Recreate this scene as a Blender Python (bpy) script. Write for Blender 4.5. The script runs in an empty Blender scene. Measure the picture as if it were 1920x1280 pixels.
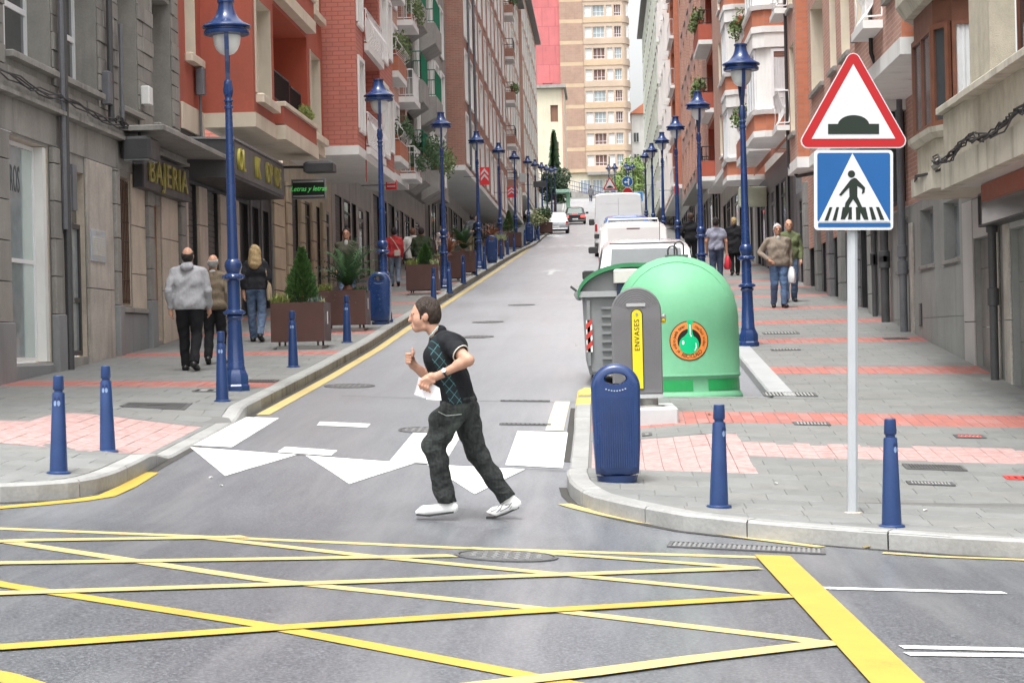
import bpy, bmesh, math, random
import numpy as np
from mathutils import Vector, Matrix
R = random.Random(7)
S = bpy.context.scene
COL = S.collection
rad = math.radians

# ------------------------------------------------------------------ camera
A = math.atan(.044); CA, SA = math.cos(A), math.sin(A)
F = 4000.0; ROLL = math.atan(.0227); CR, SR = math.cos(ROLL), math.sin(ROLL); ZC = 1.5
cam = bpy.data.cameras.new('camera'); cam_o = bpy.data.objects.new('camera', cam); COL.objects.link(cam_o)
cam.sensor_fit = 'HORIZONTAL'; cam.sensor_width = 36; cam.lens = 75; cam.clip_start = .5; cam.clip_end = 2500
fw = Vector((-SA, CA, 0)); rt = Vector((CA, SA, 0)); up = Vector((0, 0, 1))
r2 = CR * rt - SR * up; u2 = CR * up + SR * rt
M = Matrix((r2, u2, -fw)).transposed().to_4x4(); M.translation = (0, 0, ZC)
cam_o.matrix_world = M
S.camera = cam_o

# ------------------------------------------------------------------ overcast daylight
W = bpy.data.worlds.new('World'); S.world = W; W.use_nodes = True
nt = W.node_tree; nt.nodes.clear()
sky = nt.nodes.new('ShaderNodeTexSky'); sky.sky_type = 'NISHITA'; sky.sun_disc = False
sky.sun_elevation = rad(70); sky.sun_rotation = rad(200); sky.dust_density = 6; sky.air_density = 1.2; sky.ozone_density = 1
hs = nt.nodes.new('ShaderNodeHueSaturation'); hs.inputs['Saturation'].default_value = .11; hs.inputs['Value'].default_value = 1.3
bg = nt.nodes.new('ShaderNodeBackground'); bg.inputs['Strength'].default_value = .15
wo = nt.nodes.new('ShaderNodeOutputWorld')
nt.links.new(sky.outputs[0], hs.inputs['Color']); nt.links.new(hs.outputs[0], bg.inputs['Color']); nt.links.new(bg.outputs[0], wo.inputs['Surface'])
sl = bpy.data.lights.new('sun', 'SUN'); sl.energy = 1.15; sl.angle = rad(13); sl.color = (1, .985, .965)
so = bpy.data.objects.new('sun', sl); COL.objects.link(so)
so.rotation_euler = Vector((math.sin(rad(200)) * math.cos(rad(70)), math.cos(rad(200)) * math.cos(rad(70)), math.sin(rad(70)))).to_track_quat('Z', 'Y').to_euler()
vs = S.view_settings
vs.view_transform = 'Standard'; vs.look = 'None'; vs.gamma = 1; vs.use_curve_mapping = False; vs.exposure = .97
S.cycles.max_bounces = 6; S.cycles.diffuse_bounces = 4; S.cycles.glossy_bounces = 3; S.cycles.transparent_max_bounces = 6

# ------------------------------------------------------------------ the lie of the land (metres; x across, y up the street)
def lerp(k, x):
    if x <= k[0][0]: return k[0][1]
    if x >= k[-1][0]: return k[-1][1]
    for (a, b), (c, d) in zip(k, k[1:]):
        if x <= c: return b + (d - b) * (x - a) / (c - a)
FAR = [(40.8, .40), (56.8, 1.45), (72.7, 2.5), (86.6, 3.42), (95.2, 3.97), (108, 4.85), (180, 9.9), (205, 12.2), (240, 16.4), (290, 20.6), (330, 21.5)]
LK = [(15.5, -1.06), (17.2, -.98), (18.6, -.89), (24, -.60), (29.9, -.29), (35.9, .06)] + FAR
RK = [(14.5, -1.44), (15.8, -1.425), (17.1, -1.36), (24, -.82), (33.3, -.16)] + FAR
def zs(x, y):
    l, r = lerp(LK, y), lerp(RK, y)
    t = max(-1.2, min(1.8, (x + 4.4) / 6.6))
    return l + (r - l) * t + ZC
def zr(x, y): return zs(x, y) - .13
def dip(x, y):          # the kerb drops to the road at the crossing
    if not 18.6 < y < 23.4: return 0
    k = min(1, (y - 18.6) / .7, (23.4 - y) / .7)
    d = min(abs(x + 4.0), abs(x + .36))
    return .115 * k * max(0, 1 - max(0, d - .35) / 1.1)
def pav(x, y): return zs(x, y) - dip(x, y)
def ray(px, py):
    a, b = px - 960, py - 640
    u, v = (CR * a - SR * b) / F, (SR * a + CR * b) / F
    return (u * CA - SA, u * SA + CA, -v)
def at(px, py, f=pav):  # the point of the ground seen at a place of the photograph
    r = ray(px, py); t = 6.0
    while t < 420:
        if ZC + r[2] * t < f(r[0] * t, r[1] * t):
            a, b = t - .25, t
            for _ in range(24):
                m = (a + b) / 2
                if ZC + r[2] * m < f(r[0] * m, r[1] * m): b = m
                else: a = m
            return (r[0] * b, r[1] * b, f(r[0] * b, r[1] * b))
        t += .25
    return None

# ------------------------------------------------------------------ materials
MATS = {}
def nodes(name):
    m = bpy.data.materials.new(name); m.use_nodes = True
    t = m.node_tree; b = t.nodes['Principled BSDF']
    return m, t, b
def node(t, typ, **kw):
    n = t.nodes.new(typ)
    for k, v in kw.items():
        if k in n.inputs: n.inputs[k].default_value = v
        else: setattr(n, k, v)
    return n
def ramp(t, fac, stops):
    r = t.nodes.new('ShaderNodeValToRGB'); t.links.new(fac, r.inputs[0])
    e = r.color_ramp.elements
    while len(e) < len(stops): e.new(.5)
    for q, (p, c) in zip(e, stops):
        q.position = p; q.color = (*c, 1) if len(c) == 3 else c
    return r.outputs[0]
def mixc(t, fac, a, b, mode='MIX'):
    n = t.nodes.new('ShaderNodeMix'); n.data_type = 'RGBA'; n.blend_type = mode
    for sock, v in ((0, fac), (6, a), (7, b)):
        if hasattr(v, 'links'): t.links.new(v, n.inputs[sock])
        elif sock == 0: n.inputs[0].default_value = v
        else: n.inputs[sock].default_value = (*v, 1)
    return n.outputs[2]
def noise(t, vec, scale, detail=4, rough=.6, stretch=None):
    n = node(t, 'ShaderNodeTexNoise', Scale=scale, Detail=detail, Roughness=rough)
    if stretch:
        mp = t.nodes.new('ShaderNodeMapping'); mp.inputs['Scale'].default_value = stretch
        t.links.new(vec, mp.inputs[0]); vec = mp.outputs[0]
    t.links.new(vec, n.inputs['Vector'])
    return n.outputs['Fac']
def wpos(t): return t.nodes.new('ShaderNodeNewGeometry').outputs['Position']
def opos(t): return t.nodes.new('ShaderNodeTexCoord').outputs['Object']
def bump(t, b, h, strength=.3, dist=.01):
    n = node(t, 'ShaderNodeBump', Strength=strength, Distance=dist)
    t.links.new(h, n.inputs['Height']); t.links.new(n.outputs[0], b.inputs['Normal'])
def mat(name, col, rough=.7, var=.18, scale=3, spec=.4, metal=0, bmp=0, streak=0, grime=None, coat=0, obj=False, emit=None):
    """plain surface with blotches, fine grain, optional rain streaks and dirt"""
    if name in MATS: return MATS[name]
    m, t, b = nodes(name)
    p = opos(t) if obj else wpos(t)
    n1 = noise(t, p, scale, 5); n2 = noise(t, p, scale * 14, 3)
    lo = tuple(c * (1 - var) for c in col); hi = tuple(min(1, c * (1 + var)) for c in col)
    c = ramp(t, n1, [(.3, lo), (.7, hi)])
    if var: c = mixc(t, .35 * min(1, var * 4), c, ramp(t, n2, [(.35, lo), (.65, hi)]))
    if streak:
        n3 = noise(t, p, 1.0, 5, .65, (2.4, 2.4, .3))
        g = grime or tuple(q * .45 for q in col)
        f = ramp(t, n3, [(.5, (0, 0, 0)), (.72, (streak, streak, streak))])
        c = mixc(t, f, c, g)
    t.links.new(c, b.inputs['Base Color'])
    b.inputs['Roughness'].default_value = rough; b.inputs['Metallic'].default_value = metal
    b.inputs['Specular IOR Level'].default_value = spec
    b.inputs['Coat Weight'].default_value = coat; b.inputs['Coat Roughness'].default_value = .08
    rr = ramp(t, n1, [(.3, (rough * .85,) * 3), (.7, (min(1, rough * 1.15),) * 3)]); t.links.new(rr, b.inputs['Roughness'])
    if bmp: bump(t, b, n2, bmp, .01)
    if emit: b.inputs['Emission Color'].default_value = (*emit[0], 1); b.inputs['Emission Strength'].default_value = emit[1]
    MATS[name] = m; return m
def brick(name, c1, c2, mortar, bw=.25, bh=.07, streak=.25, gap=.01):
    if name in MATS: return MATS[name]
    m, t, b = nodes(name)
    p = wpos(t)
    sx = t.nodes.new('ShaderNodeSeparateXYZ'); t.links.new(p, sx.inputs[0])
    ad = node(t, 'ShaderNodeMath', operation='ADD'); t.links.new(sx.outputs[0], ad.inputs[0]); t.links.new(sx.outputs[1], ad.inputs[1])
    cb = t.nodes.new('ShaderNodeCombineXYZ'); t.links.new(ad.outputs[0], cb.inputs[0]); t.links.new(sx.outputs[2], cb.inputs[1])
    bt = node(t, 'ShaderNodeTexBrick', Scale=1, **{'Mortar Size': gap, 'Brick Width': bw, 'Row Height': bh, 'Mortar Smooth': .2, 'Bias': 0})
    bt.inputs['Color1'].default_value = (*c1, 1); bt.inputs['Color2'].default_value = (*c2, 1); bt.inputs['Mortar'].default_value = (*mortar, 1)
    t.links.new(cb.outputs[0], bt.inputs['Vector'])
    n1 = noise(t, p, .9, 5); n3 = noise(t, p, 1.2, 5, .65, (3, 3, .4))
    c = mixc(t, ramp(t, n1, [(.35, (0, 0, 0)), (.75, (.35,) * 3)]), bt.outputs['Color'], tuple(q * .62 for q in c1))
    c = mixc(t, ramp(t, n3, [(.52, (0, 0, 0)), (.75, (streak,) * 3)]), c, (.12, .09, .08))
    t.links.new(c, b.inputs['Base Color']); b.inputs['Roughness'].default_value = .85
    bump(t, b, bt.outputs['Fac'], -.5, .012)
    MATS[name] = m; return m

# ------------------------------------------------------------------ mesh helpers
class MB:
    def __init__(s): s.v = []; s.f = []; s.m = []
    def add(s, vs, fs, m=0):
        o = len(s.v); s.v += [tuple(q) for q in vs]; s.f += [tuple(i + o for i in f) for f in fs]; s.m += [m] * len(fs); return s
    def quad(s, a, b, c, d, m=0): return s.add([a, b, c, d], [(0, 1, 2, 3)], m)
    def box(s, x0, x1, y0, y1, z0, z1, m=0):
        x0, x1 = min(x0, x1), max(x0, x1); y0, y1 = min(y0, y1), max(y0, y1); z0, z1 = min(z0, z1), max(z0, z1)
        return s.add([(x0, y0, z0), (x1, y0, z0), (x1, y1, z0), (x0, y1, z0), (x0, y0, z1), (x1, y0, z1), (x1, y1, z1), (x0, y1, z1)],
                     [(0, 3, 2, 1), (4, 5, 6, 7), (0, 1, 5, 4), (1, 2, 6, 5), (2, 3, 7, 6), (3, 0, 4, 7)], m)
    def cbox(s, x0, x1, y0, y1, z0, z1, c=.01, m=0):     # a box with its vertical and top edges chamfered
        x0, x1 = min(x0, x1), max(x0, x1); y0, y1 = min(y0, y1), max(y0, y1)
        def ring(i, z): return [(x0 + i + c, y0 + i, z), (x1 - i - c, y0 + i, z), (x1 - i, y0 + i + c, z), (x1 - i, y1 - i - c, z), (x1 - i - c, y1 - i, z), (x0 + i + c, y1 - i, z), (x0 + i, y1 - i - c, z), (x0 + i, y0 + i + c, z)]
        return s.rings([ring(0, z0), ring(0, z1 - c), ring(c, z1)], True, True, m)
    def rings(s, rs, cap0=True, cap1=True, m=0):
        n = len(rs[0]); o = len(s.v)
        for r in rs: s.v += [tuple(q) for q in r]
        for k in range(len(rs) - 1):
            for i in range(n):
                j = (i + 1) % n
                s.f.append((o + k * n + i, o + k * n + j, o + (k + 1) * n + j, o + (k + 1) * n + i)); s.m.append(m)
        if cap0: s.f.append(tuple(o + i for i in reversed(range(n)))); s.m.append(m)
        if cap1: s.f.append(tuple(o + (len(rs) - 1) * n + i for i in range(n))); s.m.append(m)
        return s
    def lathe(s, prof, n=16, c=(0, 0, 0), m=0, ph=0, caps=True):
        rs = [[(c[0] + r * math.cos(ph + 2 * math.pi * i / n), c[1] + r * math.sin(ph + 2 * math.pi * i / n), c[2] + z) for i in range(n)] for r, z in prof]
        return s.rings(rs, caps, caps, m)
    def tube(s, pts, r, n=6, m=0, caps=True):
        pts = [Vector(p) for p in pts]; rs = []
        rr = r if isinstance(r, (list, tuple)) else [r] * len(pts)
        side = None
        for i, p in enumerate(pts):
            d = (pts[min(i + 1, len(pts) - 1)] - pts[max(i - 1, 0)])
            d = d.normalized() if d.length > 1e-9 else Vector((0, 0, 1))
            if side is None: side = d.cross(Vector((0, 0, 1)) if abs(d.z) < .9 else Vector((1, 0, 0))).normalized()
            else:
                side = side - d * side.dot(d); side = side.normalized() if side.length > 1e-6 else d.orthogonal().normalized()
            w = d.cross(side)
            rs.append([p + side * (rr[i] * math.cos(2 * math.pi * k / n)) + w * (rr[i] * math.sin(2 * math.pi * k / n)) for k in range(n)])
        return s.rings(rs, caps, caps, m)
    def prism(s, poly, fn, d0, d1, m=0):      # poly of (a, b); fn(a, b, d) gives the point
        n = len(poly)
        return s.rings([[fn(a, b, d0) for a, b in poly], [fn(a, b, d1) for a, b in poly]], True, True, m)
    def build(s, name, mats, parent=None, smooth=False, at=None, fix=False, angle=None):
        me = bpy.data.meshes.new(name)
        off = Vector(parent_loc(parent)) if at is None else Vector(at)
        if off.length: me.from_pydata([(a - off.x, b - off.y, c - off.z) for a, b, c in s.v], [], s.f)
        else: me.from_pydata(s.v, [], s.f)
        for m in (mats if isinstance(mats, (list, tuple)) else [mats]): me.materials.append(m)
        if any(s.m): me.polygons.foreach_set('material_index', s.m)
        if fix or smooth:
            bm = bmesh.new(); bm.from_mesh(me)
            if fix: bmesh.ops.remove_doubles(bm, verts=bm.verts, dist=1e-5)
            bmesh.ops.recalc_face_normals(bm, faces=bm.faces); bm.to_mesh(me); bm.free()
        if smooth:
            me.polygons.foreach_set('use_smooth', [True] * len(me.polygons))
            me.set_sharp_from_angle(angle=rad(angle or 40))
        o = bpy.data.objects.new(name, me); COL.objects.link(o)
        if parent is not None: o.parent = parent
        elif at is not None: o.location = at
        return o
def parent_loc(p):
    x = Vector((0, 0, 0))
    while p is not None: x += p.location; p = p.parent
    return x
def tag(o, label=None, cat=None, group=None, kind=None):
    for k, v in (('label', label), ('category', cat), ('group', group), ('kind', kind)):
        if v: o[k] = v
    return o
def thing(name, label, cat, loc=(0, 0, 0), rz=0, group=None):
    o = bpy.data.objects.new(name, None); COL.objects.link(o); o.empty_display_size = .2
    o.location = loc; o.rotation_euler = (0, 0, rz)
    return tag(o, label, cat, group)
KIDS = {}
def kids(o):
    return [c for c in bpy.data.objects if c.parent == o]
def copy_tree(o, parent=None, tree=None):
    if tree is None:
        tree = {}
        for c in bpy.data.objects:
            if c.parent: tree.setdefault(c.parent.name, []).append(c)
    c = o.copy(); COL.objects.link(c); c.parent = parent
    for ch in tree.get(o.name, []): copy_tree(ch, c, tree)
    return c
def inst(o, name, loc, parent, rot=(0, 0, 0)):      # a further piece with the same mesh
    c = bpy.data.objects.new(name, o.data); COL.objects.link(c); c.parent = parent
    c.location = Vector(loc) - (parent_loc(parent) if parent else Vector()); c.rotation_euler = rot
    return c
def text_mesh(txt, size, name, m, parent, fn, depth=.006, spacing=1.0, align='CENTER', shear=0, xs=1):
    """lettering turned into mesh; fn(a, b, d) puts letter-plane coordinates (right, up, out) into the world"""
    cu = bpy.data.curves.new('lettering', 'FONT'); cu.body = txt; cu.size = size; cu.align_x = align; cu.align_y = 'CENTER'
    cu.space_character = spacing; cu.extrude = depth / 2; cu.shear = shear; cu.resolution_u = 3
    o = bpy.data.objects.new('lettering', cu); COL.objects.link(o)
    dg = bpy.context.evaluated_depsgraph_get(); dg.update()
    me = bpy.data.meshes.new_from_object(o.evaluated_get(dg))
    bpy.data.objects.remove(o); bpy.data.curves.remove(cu)
    off = parent_loc(parent)
    for v in me.vertices: v.co = Vector(fn(v.co.x * xs, v.co.y, v.co.z + depth / 2)) - off
    me.materials.clear(); me.materials.append(m)
    o = bpy.data.objects.new(name, me); COL.objects.link(o); o.parent = parent
    return o
# ------------------------------------------------------------------ ground, road, pavements
def asphalt():
    m, t, b = nodes('asphalt'); p = wpos(t)
    n1 = noise(t, p, .35, 6); n2 = noise(t, p, 55, 3, .75); n3 = noise(t, p, 1.0, 5, .6, (2.6, .22, 1)); n4 = noise(t, p, 110, 2, .7); n5 = noise(t, p, .5, 4)
    c = ramp(t, n2, [(.32, (.024, .027, .032)), (.5, (.078, .085, .096)), (.7, (.215, .227, .245))])
    old = ramp(t, n2, [(.3, (.20, .208, .222)), (.5, (.29, .30, .316)), (.7, (.39, .40, .418))])      # older surface up the street, paled further: grazing sky sheen put into the colour
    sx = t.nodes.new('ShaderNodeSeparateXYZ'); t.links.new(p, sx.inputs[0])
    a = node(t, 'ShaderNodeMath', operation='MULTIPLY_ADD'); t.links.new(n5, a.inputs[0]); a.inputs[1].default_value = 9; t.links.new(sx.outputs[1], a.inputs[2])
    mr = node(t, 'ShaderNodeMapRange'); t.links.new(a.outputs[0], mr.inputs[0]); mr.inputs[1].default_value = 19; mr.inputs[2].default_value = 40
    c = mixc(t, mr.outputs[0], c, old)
    c = mixc(t, ramp(t, n1, [(.38, (0, 0, 0)), (.7, (.3,) * 3)]), c, (.15, .154, .16))
    c = mixc(t, ramp(t, n3, [(.45, (0, 0, 0)), (.75, (.5,) * 3)]), c, (.27, .276, .286))
    c = mixc(t, ramp(t, n4, [(.66, (0, 0, 0)), (.72, (.6,) * 3)]), c, (.32, .325, .33))
    t.links.new(c, b.inputs['Base Color'])
    t.links.new(ramp(t, n3, [(.3, (.42,) * 3), (.75, (.27,) * 3)]), b.inputs['Roughness'])
    b.inputs['Specular IOR Level'].default_value = .8
    bump(t, b, n2, .14, .005); return m
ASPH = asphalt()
def paint(name, col, wear):
    m, t, b = nodes(name); p = wpos(t)
    n1 = noise(t, p, 60, 4, .7); n2 = noise(t, p, 2.2, 5, .65)
    c = ramp(t, n2, [(.3, tuple(q * .86 for q in col)), (.7, col)])
    ad = node(t, 'ShaderNodeMath', operation='ADD'); t.links.new(n1, ad.inputs[0]); t.links.new(n2, ad.inputs[1])
    c = mixc(t, ramp(t, ad.outputs[0], [(wear, (.75,) * 3), (wear + .22, (0, 0, 0))]), c, tuple(q * .35 + .03 for q in col))
    t.links.new(c, b.inputs['Base Color']); b.inputs['Roughness'].default_value = .55
    bump(t, b, n1, .2, .004); return m
WHITE = paint('white_road_paint', (.80, .80, .77), .66)
YELLOW = paint('yellow_road_paint', (.47, .315, .05), .62)
PALEY = paint('pale_yellow_road_paint', (.52, .41, .17), .64)  # on the middle box lines, reflection is put into this paler colour

knots = sorted({k for k, _ in LK + RK})
def ylist(a, b, step_near=.5, step_far=4):
    out = {a, b} | {k for k in knots if a < k < b}
    y = a
    while y < b:
        y += step_near if y < 45 else step_far
        if y < b: out.add(round(y, 3))
    return sorted(out)
ys = ylist(-12, 232)
xs = sorted({-45, -30, -20, -14, -9.6, -7.7, -6.5, -5.2, -4.4, 2.2, 3.2, 4.2, 5.2, 7.5, 12, 20, 30, 45} | set(np.round(np.arange(-4, 2.2, .75), 3).tolist()))
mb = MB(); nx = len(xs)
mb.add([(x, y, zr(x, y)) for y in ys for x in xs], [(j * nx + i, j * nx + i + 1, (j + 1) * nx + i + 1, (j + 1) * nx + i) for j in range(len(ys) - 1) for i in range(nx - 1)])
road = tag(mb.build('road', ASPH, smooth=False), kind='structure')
road.data.polygons.foreach_set('use_smooth', [True] * len(road.data.polygons))
# the land all round, out to the horizon, below the road
mb = MB(); yy = ylist(-900, 1200, 60, 20); yy = sorted(set([y for y in yy if -20 < y < 400 or y % 60 < 4] + [-900, -400, -100, 500, 800, 1200])); xx = [-900, -400, -150, -70, -46, -30, 0, 30, 46, 70, 150, 400, 900]
def zland(x, y): return zr(max(-8, min(8, x)), y) - .35
mb.add([(x, y, zland(x, y)) for y in yy for x in xx], [(j * len(xx) + i, j * len(xx) + i + 1, (j + 1) * len(xx) + i + 1, (j + 1) * len(xx) + i) for j in range(len(yy) - 1) for i in range(len(xx) - 1)])
tag(mb.build('ground', mat('dull_ground', (.12, .12, .11), .9)), kind='structure')

def strip_mark(name, pts, w, m, lift=.006, f=zr):
    """a painted line along a polyline on the road"""
    P = []
    for (a, b) in zip(pts, pts[1:]):
        n = max(1, int(math.dist(a, b) / .4))
        P += [(a[0] + (b[0] - a[0]) * i / n, a[1] + (b[1] - a[1]) * i / n) for i in range(n)]
    P.append(pts[-1]); mb = MB(); L = []; Rr = []
    for i, p in enumerate(P):
        a, b = P[max(i - 1, 0)], P[min(i + 1, len(P) - 1)]
        d = math.hypot(b[0] - a[0], b[1] - a[1]); nx_, ny_ = -(b[1] - a[1]) / d * w / 2, (b[0] - a[0]) / d * w / 2
        L.append((p[0] + nx_, p[1] + ny_)); Rr.append((p[0] - nx_, p[1] - ny_))
    vs = [(x, y, f(x, y) + lift) for q in zip(L, Rr) for x, y in q]
    mb.add(vs, [(2 * i + 1, 2 * i + 3, 2 * i + 2, 2 * i) for i in range(len(P) - 1)])
    return mb.build(name, m, road)
def poly_mark(name, c, m, lift=.006, n=8):
    """a painted quadrilateral (four corners in order) or triangle"""
    if len(c) == 3: c = [c[0], c[1], c[2], c[2]]
    mb = MB(); g = []
    for j in range(n + 1):
        for i in range(n + 1):
            a, b = i / n, j / n
            x = (c[0][0] * (1 - a) + c[1][0] * a) * (1 - b) + (c[3][0] * (1 - a) + c[2][0] * a) * b
            y = (c[0][1] * (1 - a) + c[1][1] * a) * (1 - b) + (c[3][1] * (1 - a) + c[2][1] * a) * b
            g.append((x, y, zr(x, y) + lift))
    mb.add(g, [(j * (n + 1) + i, j * (n + 1) + i + 1, (j + 1) * (n + 1) + i + 1, (j + 1) * (n + 1) + i) for j in range(n) for i in range(n)])
    return mb.build(name, m, road)
def rg(px, py): return at(px, py, zr)[:2]

# zebra stripes, yield triangles, block dashes
for a, b in ((-4.25, -3.62), (-2.02, -1.51), (-.95, -.42)):
    poly_mark('zebra_stripe', [(a, 20.5 if a < -4 else 19.6), (b, 20.4 if a < -4 else 19.5), (b, 23.4 if a < -4 else 22.4), (a, 23.5 if a < -4 else 22.45)], WHITE)
for l, r, tip in (((355, 838), (560, 852), (422, 893)), ((572, 854), (780, 868), (655, 908)), ((800, 871), (985, 880), (890, 927))):
    poly_mark('yield_triangle', [rg(*tip), rg(*r), rg(*l)], WHITE)
for q in (((535, 838), (633, 845), (620, 855), (520, 848)), ((600, 791), (695, 795), (688, 802), (594, 798))):
    poly_mark('marking_dash', [rg(*q[3]), rg(*q[2]), rg(*q[1]), rg(*q[0])], WHITE)
poly_mark('edge_block', [(-.66, 22.55), (-.47, 22.55), (-.45, 25.8), (-.63, 25.8)], paint('faded_block_paint', (.64, .60, .42), .72))
# edge lines
strip_mark('edge_line', [(-3.86, 23.75)] + [(-3.86 + .12 * math.sin((y - 23) / 45), y) for y in range(26, 108, 3)], .15, PALEY)
strip_mark('edge_line', [rg(*p) for p in ((283, 886), (240, 912), (200, 930), (150, 938), (80, 945), (0, 952))] + [(-8, 15.9), (-20, 15.8)], .14, YELLOW)
strip_mark('edge_line', [rg(*p) for p in ((1058, 945), (1085, 953), (1130, 964), (1200, 978), (1300, 993), (1420, 1011), (1540, 1026))], .12, PALEY)
strip_mark('edge_line', [rg(*p) for p in ((1655, 1037), (1760, 1044), (1920, 1050))] + [(8, 15.05)], .10, PALEY)
# box junction
def px_line(pts, w, m, name='box_line', lift=.0035): strip_mark(name, [rg(*p) for p in pts], w * 1.5, m, lift)
px_line([(-200, 983), (0, 991), (380, 1006), (900, 1029), (1430, 1045)], .10, PALEY)
strip_mark('box_line', [(1.10, 14.6), (1.16, 12), (1.22, 9.2), (1.30, 5)], .24, YELLOW, .0125)
for k, (pts, w) in enumerate((
    ([(-150, 1000), (20, 1017), (490, 1087), (1000, 1140), (1500, 1199), (1540, 1206)], .10),
    ([(-150, 1062), (0, 1096), (490, 1172), (960, 1262), (1100, 1290)], .10),
    ([(370, 1007), (700, 1044), (1060, 1078), (1480, 1118)], .10),
    ([(880, 1028), (1100, 1043), (1420, 1066)], .10),
    ([(-150, 1240), (0, 1268), (100, 1300)], .10),
    ([(-100, 1020), (50, 1014), (380, 1009), (460, 1007)], .10),
    ([(-150, 1063), (0, 1057), (260, 1053), (700, 1046), (850, 1043)], .10),
    ([(-150, 1122), (0, 1114), (500, 1098), (960, 1082), (1420, 1066)], .10),
    ([(-150, 1224), (0, 1216), (480, 1182), (960, 1150), (1480, 1119)], .10),
    ([(880, 1290), (1100, 1265), (1300, 1238), (1570, 1206)], .10))):
    px_line(pts, w, PALEY if k not in (1, 4, 8) else YELLOW, lift=.004 + .0007 * (k + 1))
strip_mark('lane_line', [(1.23, 12.80), (2.36, 12.93)], .11, WHITE)
strip_mark('lane_line', [rg(1690, 1214), rg(1920, 1219), (3.4, 10.42)], .11, WHITE); strip_mark('lane_line', [rg(1700, 1227), rg(1920, 1230), (3.4, 10.24)], .11, WHITE)
# arrow on the street and the far raised crossing
FAINT = paint('faint_white_paint', (.52, .525, .53), .8); ax, ay = -1.76, 68.5
for q in ([(ax - .09, ay), (ax + .09, ay), (ax + .09, ay + 3.2), (ax - .09, ay + 3.2)], [(ax - .45, ay + 3.2), (ax + .45, ay + 3.2), (ax + .05, ay + 5.2), (ax - .05, ay + 5.2)]): poly_mark('lane_arrow', q, FAINT)
for i in range(6): poly_mark('zebra_stripe', [(-3.4 + .62 * i, 107), (-3.05 + .62 * i, 107), (-3.05 + .62 * i, 110.5), (-3.4 + .62 * i, 110.5)], FAINT)
# manhole covers and drains in the road: iron lid with raised pattern in a ring
IRON = mat('cast_iron', (.10, .10, .10), .5, .3, 8, bmp=.3)
IRONL = mat('worn_cast_iron', (.20, .20, .20), .42, .3, 8)
GAP = mat('dark_gap', (.008, .008, .008), .9, 0)
def manhole(px, py, r, label):
    x, y, z = at(px, py, zr)
    t = thing('manhole_cover', label, 'manhole cover', (x, y, z), 0, 'iron covers in the roadway')
    tx = (zr(x + .3, y) - zr(x - .3, y)) / .6; ty = (zr(x, y + .3) - zr(x, y - .3)) / .6
    def P(a, b, h): return (x + a, y + b, z + a * tx + b * ty + h)
    n = 24; mb = MB()
    mb.rings([[P(q * math.cos(2 * math.pi * i / n), q * math.sin(2 * math.pi * i / n), h) for i in range(n)] for q, h in ((r, .003), (r, .010), (r * .93, .010))], True, False)
    mb.build('ring', IRON, t)
    mb = MB(); mb.rings([[P(q * math.cos(2 * math.pi * i / n), q * math.sin(2 * math.pi * i / n), h) for i in range(n)] for q, h in ((r * .90, .004), (r * .90, .0085))], True, True); mb.build('lid', IRON, t)
    mb = MB(); k = int(r / .045)
    for i in range(-k, k + 1):
        for j in range(-k, k + 1):
            a, b = i * .07, j * .07
            if math.hypot(a, b) < r * .82:
                w, h = (.026, .012) if (i + j) % 2 else (.012, .026)
                mb.add([P(a - w, b - h, .009), P(a + w, b - h, .009), P(a + w, b + h, .009), P(a - w, b + h, .009), P(a - w, b - h, .013), P(a + w, b - h, .013), P(a + w, b + h, .013), P(a - w, b + h, .013)], [(4, 5, 6, 7), (0, 1, 5, 4), (1, 2, 6, 5), (2, 3, 7, 6), (3, 0, 4, 7)])
    tag(mb.build('stud', IRONL, t), kind='stuff')
manhole(950, 1043, .34, 'round iron manhole cover at the edge of the yellow box, nearest the camera')
manhole(655, 724, .34, 'round iron manhole cover beside the yellow edge line on the left')
manhole(800, 807, .30, 'round iron manhole cover behind the running man at the crossing')
manhole(893, 632, .32, 'round iron manhole cover in the lane just above the running man')
manhole(915, 604, .32, 'round iron manhole cover in the lane, second above the running man')
manhole(978, 572, .32, 'round iron manhole cover in the middle of the lane farther up')
def ggrid(px, py, w, d, label, f=pav, nb=14, frame=IRON, bar=IRON, name='drain_grate', cat='drain grate', ang=0, bed=GAP):
    x, y, z = at(px, py, f); t = thing(name, label, cat, (x, y, z))
    c_, s_ = math.cos(ang), math.sin(ang)
    def P(a, b, h): X, Y = x + a * c_ - b * s_, y + a * s_ + b * c_; return (X, Y, f(X, Y) + h)
    def bar_(mb, a0, a1, b0, b1, h0, h1): mb.add([P(a, b, h) for h in (h0, h1) for a, b in ((a0, b0), (a1, b0), (a1, b1), (a0, b1))], [(4, 5, 6, 7), (0, 1, 5, 4), (1, 2, 6, 5), (2, 3, 7, 6), (3, 0, 4, 7)])
    mb = MB(); q = .03
    for e in ((-w, w, -d, -d + q), (-w, w, d - q, d), (-w, -w + q, -d + q, d - q), (w - q, w, -d + q, d - q)): bar_(mb, *e, .004, .012)
    mb.build('frame', frame, t); mb = MB(); mb.quad(P(-w + q, -d + q, .006), P(w - q, -d + q, .006), P(w - q, d - q, .006), P(-w + q, d - q, .006)); mb.build('bed', bed, t)
    mb = MB()
    for i in range(nb):
        a = -w + q + (2 * w - 2 * q) * (i + .5) / nb; bar_(mb, a - (w - q) / nb * .55, a + (w - q) / nb * .55, -d + q, d - q, .006, .011)
    tag(mb.build('bar', bar, t), kind='stuff'); return t
ggrid(1400, 1028, .55, .17, 'long grated road drain by the right kerb', zr, 30, ang=-.10, bar=IRONL, bed=IRON)
ggrid(985, 796, .28, .07, 'narrow road drain by the pale yellow block on the crossing', zr, 10)
ggrid(985, 752, .3, .05, 'narrow service cover in the lane above the crossing', zr, 6, bar=ASPH)
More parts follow.
